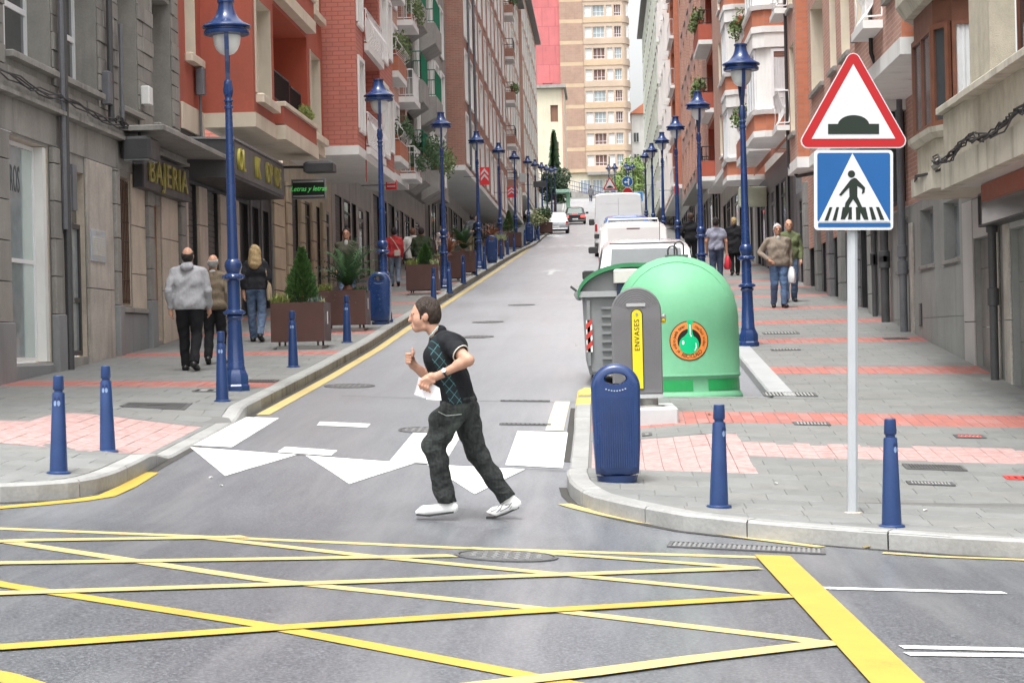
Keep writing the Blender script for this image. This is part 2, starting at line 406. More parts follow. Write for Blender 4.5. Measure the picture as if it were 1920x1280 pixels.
ggrid(1480, 740, .32, .22, 'patterned rectangular cover in the pavement right of the white bay kerb', pav, 14, bar=mat('cover_fill', (.30, .30, .29), .8))
ggrid(1522, 795, .19, .12, 'small dark rectangular cover in a red paving band', pav, 9, bar=mat('cover_fill', (.30, .30, .29), .8))
ggrid(1752, 877, .27, .16, 'dark barred cover in grey paving behind the rightmost bollard', pav, 18)
ggrid(1745, 907, .2, .09, 'pale barred cover in grey paving just behind the rightmost bollard', pav, 12, bar=mat('cover_fill', (.30, .30, .29), .8))
REDL = mat('red_hydrant_lid', (.62, .06, .05), .5, .2, 9)
ggrid(1818, 819, .15, .11, 'red fire hydrant lid with bars in the right pavement', pav, 6, bar=REDL, bed=mat('cover_fill', (.30, .30, .29), .8), name='hydrant_cover', cat='hydrant cover')
ggrid(1912, 897, .13, .10, 'red fire hydrant lid at the right edge of the photo', pav, 3, frame=REDL, bar=REDL, name='hydrant_cover', cat='hydrant cover')
ggrid(293, 760, .36, .22, 'wide iron cover in the left pavement behind the second bollard', pav, 20)
ggrid(490, 715, .2, .2, 'small iron cover behind the base of the nearest left lamp', pav, 10)
ggrid(395, 733, .2, .15, 'thin outlined cover in front of the nearest left lamp', pav, 2, bar=mat('cover_fill', (.30, .30, .29), .8))
ggrid(1464, 625, .3, .2, 'patterned cover in the right pavement beside the nearest right lamp', pav, 10, bar=mat('cover_fill', (.30, .30, .29), .8))
ggrid(1473, 656, .22, .13, 'small cover in the right pavement just below the nearest right lamp', pav, 8, bar=mat('cover_fill', (.30, .30, .29), .8))
ggrid(1680, 635, .2, .14, 'dark cover in a red paving band by the right wall', pav, 10)
ggrid(1213, 815, .05, .12, 'small barred cover beside the right litter bin', pav, 5, bar=mat('cover_fill', (.30, .30, .29), .8))

# pavements and kerbs
LC = [(-30, 15.75), (-12, 15.85), (-7, 15.92), (-5.2, 16.02), (-4.66, 16.17), (-4.3, 16.45), (-4.11, 16.78), (-4.03, 17.4), (-4.0, 18.2)]
RC = [(30, 14.3), (12, 14.75), (6, 14.92), (4, 15.03), (2.9, 15.1), (2.46, 15.17), (1.74, 15.42), (1.12, 15.70), (.55, 16.03), (.27, 16.36), (.05, 16.66), (-.14, 17.0), (-.26, 17.38), (-.33, 17.8), (-.36, 18.27)]
def xl(y):            # road edge of the left pavement
    return lerp([(p[1], p[0]) for p in LC], y)
GREYT = [mat('grey_paver_%s' % n, c, .72, .12, 5, bmp=.25) for n, c in (('pale', (.188, .193, .187)), ('mid', (.176, .181, .175)), ('dull', (.166, .171, .165)), ('warm', (.185, .184, .174)))]
REDT = [mat('red_paver_%s' % n, c, .72, .15, 7, bmp=.25) for n, c in (('bright', (.36, .135, .11)), ('mid', (.33, .13, .11)), ('pale', (.34, .165, .145)))]
def tact():
    m, t, b = nodes('tactile_paver'); p = wpos(t)
    n = noise(t, p, 14, 4); n2 = noise(t, p, 3, 4, .6, (1.5, 5, 1))
    c = ramp(t, n, [(.3, (.32, .14, .125)), (.5, (.36, .22, .205)), (.75, (.39, .31, .295))])
    c = mixc(t, ramp(t, n2, [(.4, (0, 0, 0)), (.7, (.6,) * 3)]), c, (.47, .375, .36))
    t.links.new(c, b.inputs['Base Color']); b.inputs['Roughness'].default_value = .75; bump(t, b, n, .3, .005); return m
TACT = tact()
MORT = mat('paving_joint', (.155, .154, .148), .9, .15, 6)
GRAN = mat('granite_kerb', (.30, .30, .29), .6, .22, 2.2, bmp=.25, streak=.35, grime=(.16, .155, .14))
KOLD = mat('old_concrete_kerb', (.26, .245, .20), .8, .35, 2.5, bmp=.4, streak=.8, grime=(.07, .06, .04))
KTOP = mat('kerb_top_concrete', (.29, .295, .28), .75, .2, 3, bmp=.2)
KPALE = mat('pale_kerb', (.35, .36, .36), .6, .12, 3, bmp=.15)
KYEL = mat('yellow_painted_kerb', (.60, .47, .12), .6, .3, 4)

def pavement(name, yl, fa, fb, thick=.16):
    mb = MB(); n = 8
    rows = []
    for y in yl:
        a, b = fa(y), fb(y)
        rows.append([(a + (b - a) * (i / n) ** 1.6, y) for i in range(n + 1)])
    mb.add([(x, y, pav(x, y) - .005) for r in rows for x, y in r], [(j * (n + 1) + i, j * (n + 1) + i + 1, (j + 1) * (n + 1) + i + 1, (j + 1) * (n + 1) + i) for j in range(len(yl) - 1) for i in range(n)])
    o = mb.build(name, MORT); tag(o, kind='structure')
    return o
LP = pavement('pavement_left', ylist(16.02, 232), lambda y: xl(y) - .02, lambda y: -7.8 if y > 19 else -30 if y <= 19 else 0)
def xr(y):
    return lerp([(p[1], p[0]) for p in RC], y) if y < 18.27 else -.36 if y < 25.2 else 1.95
RP = pavement('pavement_right', ylist(14.6, 25.19, .2), lambda y: xr(y) + .02, lambda y: 5.3 if y > 17 else 30)
mb = MB(); yl = ylist(25.19, 232); mb.add([(x, y, pav(x, y) - .005) for y in yl for x in (1.97, 2.6, 3.4, 4.3, 5.3)], [(j * 5 + i, j * 5 + i + 1, (j + 1) * 5 + i + 1, (j + 1) * 5 + i) for j in range(len(yl) - 1) for i in range(4)]); mb.build('bed', MORT, RP)

# paving slabs, each with its own edges: running courses across the pavement, red bands, ribbed patches at the crossing
RBANDS = [(22.5, 23.55), (28.45, 29.5), (33.85, 34.75), (38.2, 39.1), (42.6, 43.5), (47.8, 48.7), (52.5, 53.4), (56.5, 57.4), (63, 63.9), (70, 70.9), (77, 77.9), (84, 84.9), (91, 91.9)]
LBANDS = [(26.1, 27.1), (32.6, 33.5), (37.9, 38.8), (43.2, 44.1), (48.6, 49.5), (54, 54.9), (60, 60.9), (66, 66.9), (73, 73.9), (80, 80.9), (87, 87.9)]
def slab_list(y0, y1, bands, fa, fb, patch):
    out = []; y = y0
    edges = []
    while y < y1 - .02:
        band = next((b for b in bands if b[0] - .02 <= y < b[1] - .02), None)
        nxt = next((b[0] for b in bands if b[0] > y + .02), 1e9)
        h = (band[1] - band[0]) / 3 if band else .30
        if y > 47 and not band: h = .6
        ye = min(y + h, y1, nxt if not band else 1e9)
        if ye - y < .08: y = ye; continue
        edges.append((y, ye, bool(band))); y = ye
    for k, (a, b, red) in enumerate(edges):
        ym = (a + b) / 2; x0, x1 = min(fa(a), fa(b)), max(fb(a), fb(b))
        w = (.125 if a < 47 else .3) if red else (.45 if a < 47 else .9)
        x = x0 - (w * .5 if k % 2 and not red else 0)
        while x < x1 - .01:
            xa, xb = max(x, x0), min(x + w, x1); x += w
            if xb - xa < .04: continue
            if patch:
                g = [xa + (xb - xa) * (i + .5) / 12 for i in range(12)]; ok = [q for q in g if not patch(q, ym)]
                if len(ok) < 2: continue
                if len(ok) < 12: h = (xb - xa) / 24; xa, xb = min(ok) - h, max(ok) + h
            if min(xb, fb(ym)) - max(xa, fa(ym)) < -.3: continue
            out.append((xa, xb, a, b, 1 if red else 0, fa, fb))
    return out
def patch_list(x0, x1, y0, y1, w=.16, h=.42):
    out = []; nx_ = max(1, round((x1 - x0) / w)); ny_ = max(1, round((y1 - y0) / h))
    for i in range(nx_):
        for j in range(ny_): out.append((x0 + (x1 - x0) * i / nx_, x0 + (x1 - x0) * (i + 1) / nx_, y0 + (y1 - y0) * j / ny_, y0 + (y1 - y0) * (j + 1) / ny_, 2))
    return out
def lay(slabs, parent, single=300):
    slabs.sort(key=lambda s: s[2] + .15 * abs(s[0]) + (0 if abs(s[0]) < 9 else 50))
    rest = {}
    def verts(s, off=(0, 0, 0)):
        xa, xb, ya, yb, k = s[:5]; g = .0025; c = .003; fa, fb = s[5:] if len(s) > 5 else (lambda y: -99, lambda y: 99)
        q = R.uniform(-.0018, .0018)
        P = []
        for i, h in ((g, -.008), (g, -.0025), (g + c, 0)):
            P += [(x - off[0], y - off[1], pav(x, y) + h + q - off[2]) for x, y in ((min(max(x, fa(y)), fb(y)), y) for x, y in ((xa + i, ya + i), (xb - i, ya + i), (xb - i, yb - i), (xa + i, yb - i)))]
        return P
    fs = [(8, 9, 10, 11)] + [(a * 4 + i, a * 4 + (i + 1) % 4, a * 4 + 4 + (i + 1) % 4, a * 4 + 4 + i) for a in (0, 1) for i in range(4)]
    for n, s in enumerate(slabs):
        m = TACT if s[4] == 2 else R.choice(REDT) if s[4] else R.choice(GREYT)
        if n < single:
            me = bpy.data.meshes.new('paving_slab'); o0 = (s[0], s[2], pav(s[0], s[2]))
            me.from_pydata(verts(s, o0), [], fs); me.materials.append(m)
            o = bpy.data.objects.new('paving_slab', me); COL.objects.link(o); o.parent = parent; o.location = o0
        else: rest.setdefault(m.name, (m, MB()))[1].add(verts(s), fs)
    mb = MB(); mm = []
    for m, b in rest.values(): mb.add(b.v, b.f, len(mm)); mm.append(m)
    if mm: tag(mb.build('paving_slabs_beyond', mm, parent), kind='stuff')
rp = lambda x, y: (-.2 < x < 1.3 and 18.6 < y < 21.5)
SL = patch_list(-.16, 1.3, 18.6, 21.5) + patch_list(1.3, 5.05, 19.75, 20.85, .16, .45)
rs1 = slab_list(14.7, 25.1, RBANDS, lambda y: xr(y) + .18, lambda y: 5.08 if y > 17 else 8.5, lambda x, y: rp(x, y) or (19.75 < y < 20.85 and x > 1.2))
rs2 = slab_list(25.1, 110, RBANDS, lambda y: 2.1, lambda y: 5.08, None)
lay(SL + rs1 + rs2, RP)
lpch = lambda x, y: (-5.8 < x < -4.25 and 19.1 < y < 22.2) or (x <= -5.8 and 19.1 < y < 21.2)
ls = slab_list(16.3, 110, LBANDS, lambda y: -7.55 if y > 19 else -10, lambda y: xl(y) - .18, lpch)
lay(patch_list(-5.8, -4.25, 19.1, 22.2) + patch_list(-7.5, -5.8, 19.1, 21.2) + ls, LP)

# kerbstones: each stone its own piece
def kerb(path, parent, mats, w=.17, ln=.95, end=110, flip=1):
    P = []
    for a, b in zip(path, path[1:]):
        n = max(1, int(math.dist(a, b) / .12)); P += [(a[0] + (b[0] - a[0]) * i / n, a[1] + (b[1] - a[1]) * i / n) for i in range(n)]
    P.append(path[-1]); acc = 0; cur = [P[0]]; stones = []
    for a, b in zip(P, P[1:]):
        acc += math.dist(a, b); cur.append(b)
        if acc >= ln * (1 if b[1] < 60 else 4): stones.append(cur); cur = [b]; acc = 0
    if len(cur) > 1: stones.append(cur)
    for st in stones:
        if math.dist(st[0], st[-1]) < .05: continue
        mb = MB(); rs = []; n = len(st); step = max(1, n // 4); idx = sorted(set(list(range(0, n, step)) + [n - 1]))
        for q, i in enumerate(idx):
            a, b = st[max(i - 1, 0)], st[min(i + 1, n - 1)]; d = math.dist(a, b) or 1; nx_, ny_ = flip * -(b[1] - a[1]) / d, flip * (b[0] - a[0]) / d
            px_, py_ = st[i]
            if q in (0, len(idx) - 1):
                tx, ty = (b[0] - a[0]) / d, (b[1] - a[1]) / d; e = .006 if q == 0 else -.006; px_ += tx * e; py_ += ty * e
            z = pav(px_ + nx_ * .08, py_ + ny_ * .08) + .004; zb = zr(px_, py_) - .05
            rs.append([(px_, py_, zb), (px_, py_, z - .02), (px_ + nx_ * .02, py_ + ny_ * .02, z), (px_ + nx_ * w, py_ + ny_ * w, z), (px_ + nx_ * w, py_ + ny_ * w, zb)])
        mb.rings(rs, True, True); mb.m = [1 if i < (len(rs) - 1) * 5 and i % 5 in (1, 2) else 0 for i in range(len(mb.f))]
        m = mats(st[0]) if callable(mats) else mats
        mb.build('kerbstone', [m, KTOP if m is KOLD else m], parent, fix=False)
lpath = LC + [(-4.0, 19), (-4, 30), (-4, 60), (-3.95, 95), (-3.6, 112), (-3.6, 165), (-4, 232)]
kerb(lpath, LP, lambda p: GRAN if p[1] < 24 else KOLD, flip=1)
rpath = RC + [(-.36, 20), (-.36, 24), (-.36, 25.0)]
kerb(rpath, RP, lambda p: GRAN if p[1] < 24 else KYEL, flip=-1)
kerb([(-.34, 25.25), (.6, 25.25), (1.6, 25.25), (1.88, 25.25)], RP, GRAN, flip=-1)
kerb([(1.95, 25.3), (1.95, 60), (1.95, 112), (1.9, 232)], RP, lambda p: KPALE if p[1] < 34 else GRAN, w=.28, flip=-1)
kerb([(-.36, 25.32), (-.36, 25.9), (-.3, 26.3)], RP, KYEL, flip=-1)

# dirt lying in the gutters, tar seams across the lane
GRIME = mat('gutter_dirt', (.05, .048, .044), .9, .5, 9)
strip_mark('gutter_dirt', [(p[0] - .035, p[1] - .035) for p in reversed(RC[1:])] + [(-.395, 20), (-.395, 25)], .07, GRIME, .004)
strip_mark('gutter_dirt', [(p[0] + .04, p[1] - .04) for p in LC[1:]] + [(-3.95, 25), (-3.95, 60), (-3.9, 100)], .08, GRIME, .004)
TAR = mat('tar_seam', (.03, .03, .032), .5, .2)
strip_mark('tar_seam', [rg(*p) for p in ((325, 836), (560, 853), (780, 869), (1062, 884))], .02, TAR, .009)
strip_mark('tar_seam', [rg(*p) for p in ((640, 742), (900, 752), (1085, 755))], .02, TAR, .004)
LEAFB = mat('fallen_leaf', (.22, .17, .05), .7, .3, 30)
def litter(px, py, m, f, label, s=.035):
    x, y, z = at(px, py, f); mb = MB(); a = R.uniform(0, 3); pts = [(x + s * k * math.cos(a + q), y + s * k * math.sin(a + q), z + .006 + h) for q, k, h in ((0, 1, .006), (1.4, .5, .0), (3.1, .9, .012), (4.6, .5, .002))]
    mb.rings([pts, [(p[0], p[1], p[2] + .003) for p in pts]]); tag(mb.build('litter', m, at=(x, y, z)), label, 'litter', 'scraps lying on the ground')
for px, py, f, l in ((1625, 1028, zr, 'crumpled pale leaf against the right kerb below the sign'), (1735, 958, pav, 'small white scrap on the paving right of the sign pole'), (1455, 908, pav, 'small pale scrap on the paving left of the sign pole'), (1558, 1020, zr, 'tiny scrap in the road by the right kerb'), (285, 858, zr, 'scrap in the road by the left kerb corner'), (395, 897, zr, 'pale scrap on the road below the left yield triangle'), (415, 912, zr, 'tiny pale scrap lower below the left yield triangle')):
    litter(px, py, LEAFB if 'leaf' in l else WHITE, f, l, .05 if 'leaf' in l else .03)
litter(1330, 778, LEAFB, pav, 'small brown leaf beside the head of the corner bollard')
# ------------------------------------------------------------------ buildings
STONE = mat('grey_stucco_stone', (.30, .29, .268), .85, .2, 1.3, bmp=.3, streak=.5, grime=(.06, .055, .05))
STONEB = [mat('grey_stone_block_%s' % n, c, .85, .2, 2.5, bmp=.35, streak=.35, grime=(.07, .065, .06)) for n, c in (('a', (.27, .26, .238)), ('b', (.245, .236, .218)), ('c', (.29, .278, .255)))]
LEDGE = mat('weathered_ledge', (.27, .26, .24), .8, .25, 2, streak=.6, grime=(.05, .05, .045))
PLINTH = mat('grey_plinth', (.24, .245, .25), .75, .15, 1.2, bmp=.15, streak=.35, grime=(.12, .12, .12))
MARB = mat('beige_marble_panel', (.56, .48, .39), .45, .22, 1.6, streak=.45, grime=(.22, .19, .16))
MARBG = mat('stained_marble', (.46, .43, .385), .5, .35, 2.4, streak=.7, grime=(.17, .15, .13))
RED = mat('red_stucco', (.39, .105, .07), .85, .14, 1.2, bmp=.25, streak=.25, grime=(.16, .05, .04))
REDIN = mat('bright_red_stucco', (.45, .11, .065), .85, .1, 1.2, bmp=.2)
CREAM = mat('cream_render', (.62, .55, .44), .8, .1, 1.4, streak=.35, grime=(.34, .28, .21))
WHITE_R = mat('white_render', (.74, .74, .72), .75, .07, 1.2, streak=.3, grime=(.42, .41, .39))
CONC = mat('bare_concrete', (.30, .29, .27), .85, .2, 1.5, bmp=.25, streak=.55, grime=(.12, .11, .10))
SOFF = mat('soffit_plaster', (.46, .44, .41), .85, .1, 1)
PEBB = mat('pebbledash_render', (.44, .40, .32), .95, .22, 5, bmp=.9, streak=.35, grime=(.22, .19, .15))
PEBC = mat('concrete_fascia', (.46, .43, .36), .85, .16, 1.6, bmp=.25, streak=.75, grime=(.17, .15, .11))
GRANW = mat('grey_cement_wall', (.285, .295, .283), .8, .16, 1.2, bmp=.12, streak=.4, grime=(.12, .115, .11))
MARW = mat('pale_marble', (.45, .445, .43), .4, .15, 1.2, streak=.4, grime=(.30, .28, .26))
MARD = mat('dark_veined_marble', (.235, .232, .215), .4, .45, 2.2, streak=.6, grime=(.08, .075, .07))
DARK = mat('dark_shopfront', (.028, .028, .03), .4, .3, 3)
DARKP = mat('dark_painted_metal', (.05, .05, .052), .45, .2, 4)
SHUT = mat('shutter_metal', (.125, .12, .115), .5, .2, 4)
GREYM = mat('grey_metal', (.23, .235, .24), .45, .2, 4)
PIPE = mat('grey_downpipe', (.145, .15, .165), .5, .25, 3, streak=.5)
DPIPE = mat('dark_downpipe', (.07, .07, .072), .5, .25, 3)
WOOD = mat('brown_varnished_wood', (.155, .065, .04), .45, .25, 5, streak=.3)
WOODP = mat('pale_brown_wood', (.25, .14, .085), .55, .22, 5, streak=.3)
WFRAME = mat('white_window_frame', (.76, .77, .78), .4, .05, 3)
GLASS = mat('window_glass', (.045, .05, .055), .06, .2, .8, spec=.8)
GLASSL = mat('pale_reflecting_glass', (.28, .32, .33), .08, .25, .5, spec=.8)
BLIND = mat('pale_roller_blind', (.66, .66, .64), .6, .06, 2)
BLINDB = mat('brown_roller_blind', (.20, .10, .07), .6, .15, 3)
CURT = mat('lace_curtain', (.55, .56, .57), .9, .12, 3)
IRONB = mat('black_ironwork', (.02, .02, .022), .5, .1, 5)
WRAIL = mat('white_ironwork', (.72, .72, .72), .5, .05, 5)
GRAIL = mat('green_ironwork', (.02, .17, .10), .5, .15, 5)
CABLE = mat('black_cable', (.03, .03, .032), .6, .2, 5)
BR_PINK = brick('pink_painted_brick', (.55, .20, .15), (.50, .175, .13), (.34, .12, .095), .30, .105, gap=.012)
BR_PALE = brick('pale_pink_brick', (.54, .33, .28), (.47, .27, .225), (.45, .33, .29), .25, .075)
BR_BROWN = brick('brown_brick', (.40, .20, .145), (.33, .155, .115), (.36, .26, .22), .25, .075)
BR_OR = brick('orange_brick', (.54, .19, .10), (.47, .155, .08), (.38, .20, .15), .25, .075)
BR_ROSE = brick('rosy_brick', (.50, .275, .21), (.42, .215, .16), (.50, .38, .32), .25, .075)
GREENW = mat('greenish_white_tile', (.55, .58, .51), .7, .14, 1.5, streak=.6, grime=(.30, .32, .28))
ROOF = mat('grey_roof', (.16, .155, .15), .8, .2, 1)

def frame_fn(o, rz):
    c, s = math.cos(rz), math.sin(rz)
    return lambda a, b, d: (o[0] + a * c + d * s, o[1] + a * s - d * c, o[2] + b)
HP = math.pi / 2
def wallface(mb, u, v0, v1, z0, z1, holes=(), depth=.3, out=1, m=0, mr=1):
    holes = [h for h in holes if h[2] < z1 and h[0] < v1 and h[1] > v0]
    V = sorted({v0, v1} | {x for h in holes for x in h[:2]}); Z = sorted({z0, z1} | {x for h in holes for x in h[2:4]})
    V = [v for v in V if v0 <= v <= v1]; Z = [z for z in Z if z0 <= z <= z1]
    for a, b in zip(V, V[1:]):
        for c, d in zip(Z, Z[1:]):
            vm, zm = (a + b) / 2, (c + d) / 2
            if any(h[0] < vm < h[1] and h[2] < zm < h[3] for h in holes): continue
            q = [(u, a, c), (u, b, c), (u, b, d), (u, a, d)]
            mb.quad(*(q if out > 0 else q[::-1]), m=m)
    for h in holes:
        dp = h[4] if len(h) > 4 and h[4] else depth; mm = h[5] if len(h) > 5 else mr; ui = u - out * dp; a, b, c, d = h[:4]
        for q in ([(u, a, c), (u, a, d), (ui, a, d), (ui, a, c)], [(u, b, c), (ui, b, c), (ui, b, d), (u, b, d)], [(u, a, d), (u, b, d), (ui, b, d), (ui, a, d)], [(u, a, c), (ui, a, c), (ui, b, c), (u, b, c)]):
            mb.quad(*q, m=mm)
WIN = {}
def win(root, o, rz, w, h, frame=None, pane=None, blind=0, bm=None, cols=2, transom=0, bar=.055, name='window', curtain=False):
    """a window: frame with mullions, pane(s) behind, perhaps a half-drawn roller blind; o = lower corner, width along +x turned by rz"""
    frame = frame or WFRAME; pane = pane or GLASS; bm = bm or BLIND
    key = (round(w, 2), round(h, 2), frame.name, pane.name, blind, bm.name, cols, transom, bar, curtain)
    if key not in WIN:
        mb = MB(); b = bar; t = .05
        for q in ((0, w, 0, b), (0, w, h - b, h), (0, b, b, h - b), (w - b, w, b, h - b)): mb.box(q[0], q[1], -t, 0, q[2], q[3])
        for i in range(1, cols): x = w * i / cols; mb.box(x - b * .45, x + b * .45, -t + .004, 0, b, h - b)
        if transom:
            for i in range(cols): mb.box(w * i / cols + b * .6, w * (i + 1) / cols - b * .6, -t + .006, 0, h * transom - b / 2, h * transom + b / 2)
        f = mb.build('window', frame, at=(0, 0, 0)); p = MB().box(b * .5, w - b * .5, -.018, .01, b * .5, h - b * .5).build('pane', pane, at=(0, 0, 0)); xs_ = [p]
        if blind:
            mb = MB(); z0 = h * (1 - blind); n = max(2, min(16, int((h - z0) / .06)))
            for i in range(n): mb.box(b, w - b, -.034, -.022, z0 + (h - z0 - b) * i / n, z0 + (h - z0 - b) * (i + .86) / n)
            q = tag(mb.build('blind', bm, at=(0, 0, 0)), kind='stuff'); xs_.append(q)
        if curtain:
            mb = MB(); n = 22
            pts = [(b + (w - 2 * b) * i / n, -.026 + .006 * math.cos(i * 2.4)) for i in range(n + 1)]
            mb.add([(x, y, z) for x, y in pts for z in (b, h - b)], [(2 * i, 2 * i + 2, 2 * i + 3, 2 * i + 1) for i in range(n)])
            xs_.append(mb.build('curtain', CURT, at=(0, 0, 0)))
        WIN[key] = (f.data, [(x.name.split('.')[0], x.data, x.get('kind')) for x in xs_])
        for x in [f] + xs_: bpy.data.objects.remove(x)
    fd, ps = WIN[key]
    f = bpy.data.objects.new(name, fd); COL.objects.link(f); f.parent = root; f.location = Vector(o) - parent_loc(root); f.rotation_euler = (0, 0, rz)
    for n_, d_, k_ in ps:
        p = bpy.data.objects.new(n_, d_); COL.objects.link(p); p.parent = f
        if k_: p['kind'] = k_
    return f
def wside(root, out, u, v0, v1, z0, z1, **k):       # a window in a street face
    if out > 0: return win(root, (u, v0, z0), HP, v1 - v0, z1 - z0, **k)
    return win(root, (u, v1, z0), -HP, v1 - v0, z1 - z0, **k)
def railing(root, pts, h, m, n=None, style='bars', name='railing', sp=.12):
    """railing along a plan polyline of (x, y, z)"""
    mb = MB(); r = .014
    mb.tube([(x, y, z + h) for x, y, z in pts], .02, 5); mb.tube([(x, y, z + .06) for x, y, z in pts], .014, 5)
    for a, b in zip(pts, pts[1:]):
        L = math.dist(a, b); k = max(1, int(L / sp))
        dx, dy = (b[0] - a[0]) / L, (b[1] - a[1]) / L; nx_, ny_ = dy, -dx
        for i in range(k + 1):
            x, y, z = (a[j] + (b[j] - a[j]) * i / k for j in range(3))
            if style == 'bars': mb.tube([(x, y, z + .06), (x, y, z + h)], .009, 4)
            else:
                s = style
                mb.tube([(x + nx_ * s * q, y + ny_ * s * q, z + .06 + (h - .06) * t_) for t_, q in ((0, 0), (.25, .9), (.45, 1), (.7, .35), (1, 0))], .010, 4)
    return tag(mb.build(name, m, root), kind='stuff')
def shutter(root, out, u, v0, v1, z0, z1, m=None, name='shutter'):
    mb = MB(); n = max(3, int((z1 - z0) / .105))
    for i in range(n):
        a, b = z0 + (z1 - z0) * i / n, z0 + (z1 - z0) * (i + .9) / n
        mb.box(u, u - out * .05, v0, v1, a, b)
    return tag(mb.build(name, m or SHUT, root), kind='stuff')
def body(root, out, ui, u, v0, v1, z0, z1, holes, mats, depth=.3, name='wall', ends=True):
    """a projecting storey block: street face with openings, both ends, top"""
    mb = MB(); wallface(mb, u, v0, v1, z0, z1, holes, depth, out)
    for v in ((v0, v1) if ends else ()): mb.quad((ui, v, z0), (u, v, z0), (u, v, z1), (ui, v, z1))
    mb.quad((ui, v0, z1), (u, v0, z1), (u, v1, z1), (ui, v1, z1))
    return mb.build(name, mats, root, fix=True)
def ground_floor(root, out, u, v0, v1, ztop, items, wallm, revm, back=8, dp=.10):
    """street-level wall with pillars between openings; items: (v0, v1, kind, z0 above pavement, z1)"""
    holes = [(a, b, pav(u, a) + (.02 if k in ('shutter', 'shop', 'dark', 'door') else zz0) - (.25 if k != 'window' else 0), z1) for a, b, k, zz0, z1 in items]
    mb = MB(); zb = min(pav(u, v0), pav(u, v1)) - .3
    wallface(mb, u, v0, v1, zb, ztop, holes, dp, out)
    for v in (v0, v1): mb.quad((u, v, zb), (u - out * back, v, zb), (u - out * back, v, ztop), (u, v, ztop))
    mb.build('ground_wall', [wallm, revm], root, fix=True)
    ui = u - out * dp
    for (a, b, k, zz0, z1), h in zip(items, holes):
        zp = max(pav(u, a), pav(u, b)) + .02
        if k == 'shutter': shutter(root, out, ui + out * .045, a + .01, b - .01, h[2], z1 - .01)
        elif k == 'dark': MB().box(ui - out * .02, ui + out * .02, a, b, h[2], z1).build('shop_panel', DARK, root)
        elif k == 'shop':
            MB().box(ui, ui + out * .06, a, b, h[2], zp + .45).build('stall_riser', DARKP, root)
            wside(root, out, ui + out * .06, a, b, zp + .45, z1, frame=DARKP, cols=max(1, round((b - a) / 1.2)), transom=.8, name='shop_window')
        elif k == 'door':
            MB().box(ui, ui + out * .05, a, b, h[2], zp).build('doorstep', CONC, root)
            wside(root, out, ui + out * .05, a, b, zp, z1, frame=GREYM, cols=1, transom=.82, bar=.09, name='door')
        elif k == 'window':
            wside(root, out, ui + out * .1, a, b, h[2], z1, frame=GREYM, cols=2)
            MB().box(u + out * .05, ui, a - .05, b + .05, h[2] - .06, h[2] - .002).build('window_sill', LEDGE, root)
def seen(v, z): return z < ZC + v * .168 + 2.2
def leaf_tuft(mb, c, r, n, size, flat=.8, rnd=R, m=0):
    for _ in range(n):
        d = Vector((rnd.gauss(0, 1), rnd.gauss(0, 1), rnd.gauss(0, flat)));
        if d.length < .01: continue
        p = Vector(c) + d.normalized() * r * rnd.random() ** .4
        a = Vector((rnd.gauss(0, 1), rnd.gauss(0, 1), rnd.gauss(0, 1))).normalized() * size * rnd.uniform(.6, 1.3); b = a.orthogonal().normalized() * a.length * .45
        mb.add([p - a, p + b, p + a, p - b], [(0, 1, 2, 3)], m)
LEAFG = mat('plant_leaf', (.085, .13, .035), .55, .35, 9); LEAFD = mat('dark_plant_leaf', (.035, .075, .025), .55, .3, 9); LEAFY = mat('yellow_green_leaf', (.20, .24, .06), .55, .3, 9)
TERRA = mat('terracotta', (.36, .13, .07), .8, .15, 6); FLOW = mat('red_flower', (.60, .05, .05), .6, .2, 9)

# ---- left side: grey stone house on the corner
b = thing('stone_house', 'grey stone corner building with recessed windows and an insurance shop window', 'building', (-7.6, 19, 1))
G = -7.6; zc0 = 4.80
H = [(26.95, 28.95, 1.36, 4.30, .22), (29.85, 31.0, 1.42, 4.10, .16), (33.0, 34.0, 2.2, 4.25, .25), (35.5, 36.35, 1.65, 3.95, .12), (21.5, 25.8, 1.0, 4.3, .45), (19.4, 21.0, .9, 4.0, .4)]
mb = MB(); wallface(mb, G, 18.6, 38.3, .2, 4.34, H, .3, 1)
mb.quad((G, 18.6, .2), (G, 18.6, 20), (G - 10, 18.6, 20), (G - 10, 18.6, .2)); mb.build('ground_wall', [STONE, MARB], b, fix=True)
MB().box(G, G + .03, 18.6, 38.28, 4.345, 4.78).build('fascia', STONE, b)
mb = MB(); mb.box(G, G + .16, 18.6, 38.28, 4.785, 4.84); mb.box(G, G + .11, 18.6, 38.28, 4.842, 4.93); mb.build('cornice', LEDGE, b)
# plinth pieces and pilasters
for v0, v1, z1, p, m in ((26.0, 26.93, 4.33, .05, STONEB[0]), (29.02, 29.42, 4.33, .08, STONEB[1]), (32.70, 32.97, 4.33, .09, LEDGE), (35.05, 35.45, 4.33, .09, LEDGE), (37.75, 38.25, 4.33, .09, LEDGE)):
    zb = pav(G, v0) - .1; z = zb + .9; k = 0
    MB().cbox(G + .001, G + p + .03, v0 - .02, v1 + .02, zb, z - .012, .012).build('plinth_block', PLINTH, b)
    while z < z1 - .02:
        ze = min(z + .52, z1); MB().cbox(G + .001, G + p, v0, v1, z, ze - .012, .012).build('stone_block', R.choice(STONEB) if m in STONEB else m, b); z = ze
MB().cbox(G + .001, G + .04, 26.96, 28.99, .9, 1.33, .01).build('plinth_block', PLINTH, b)
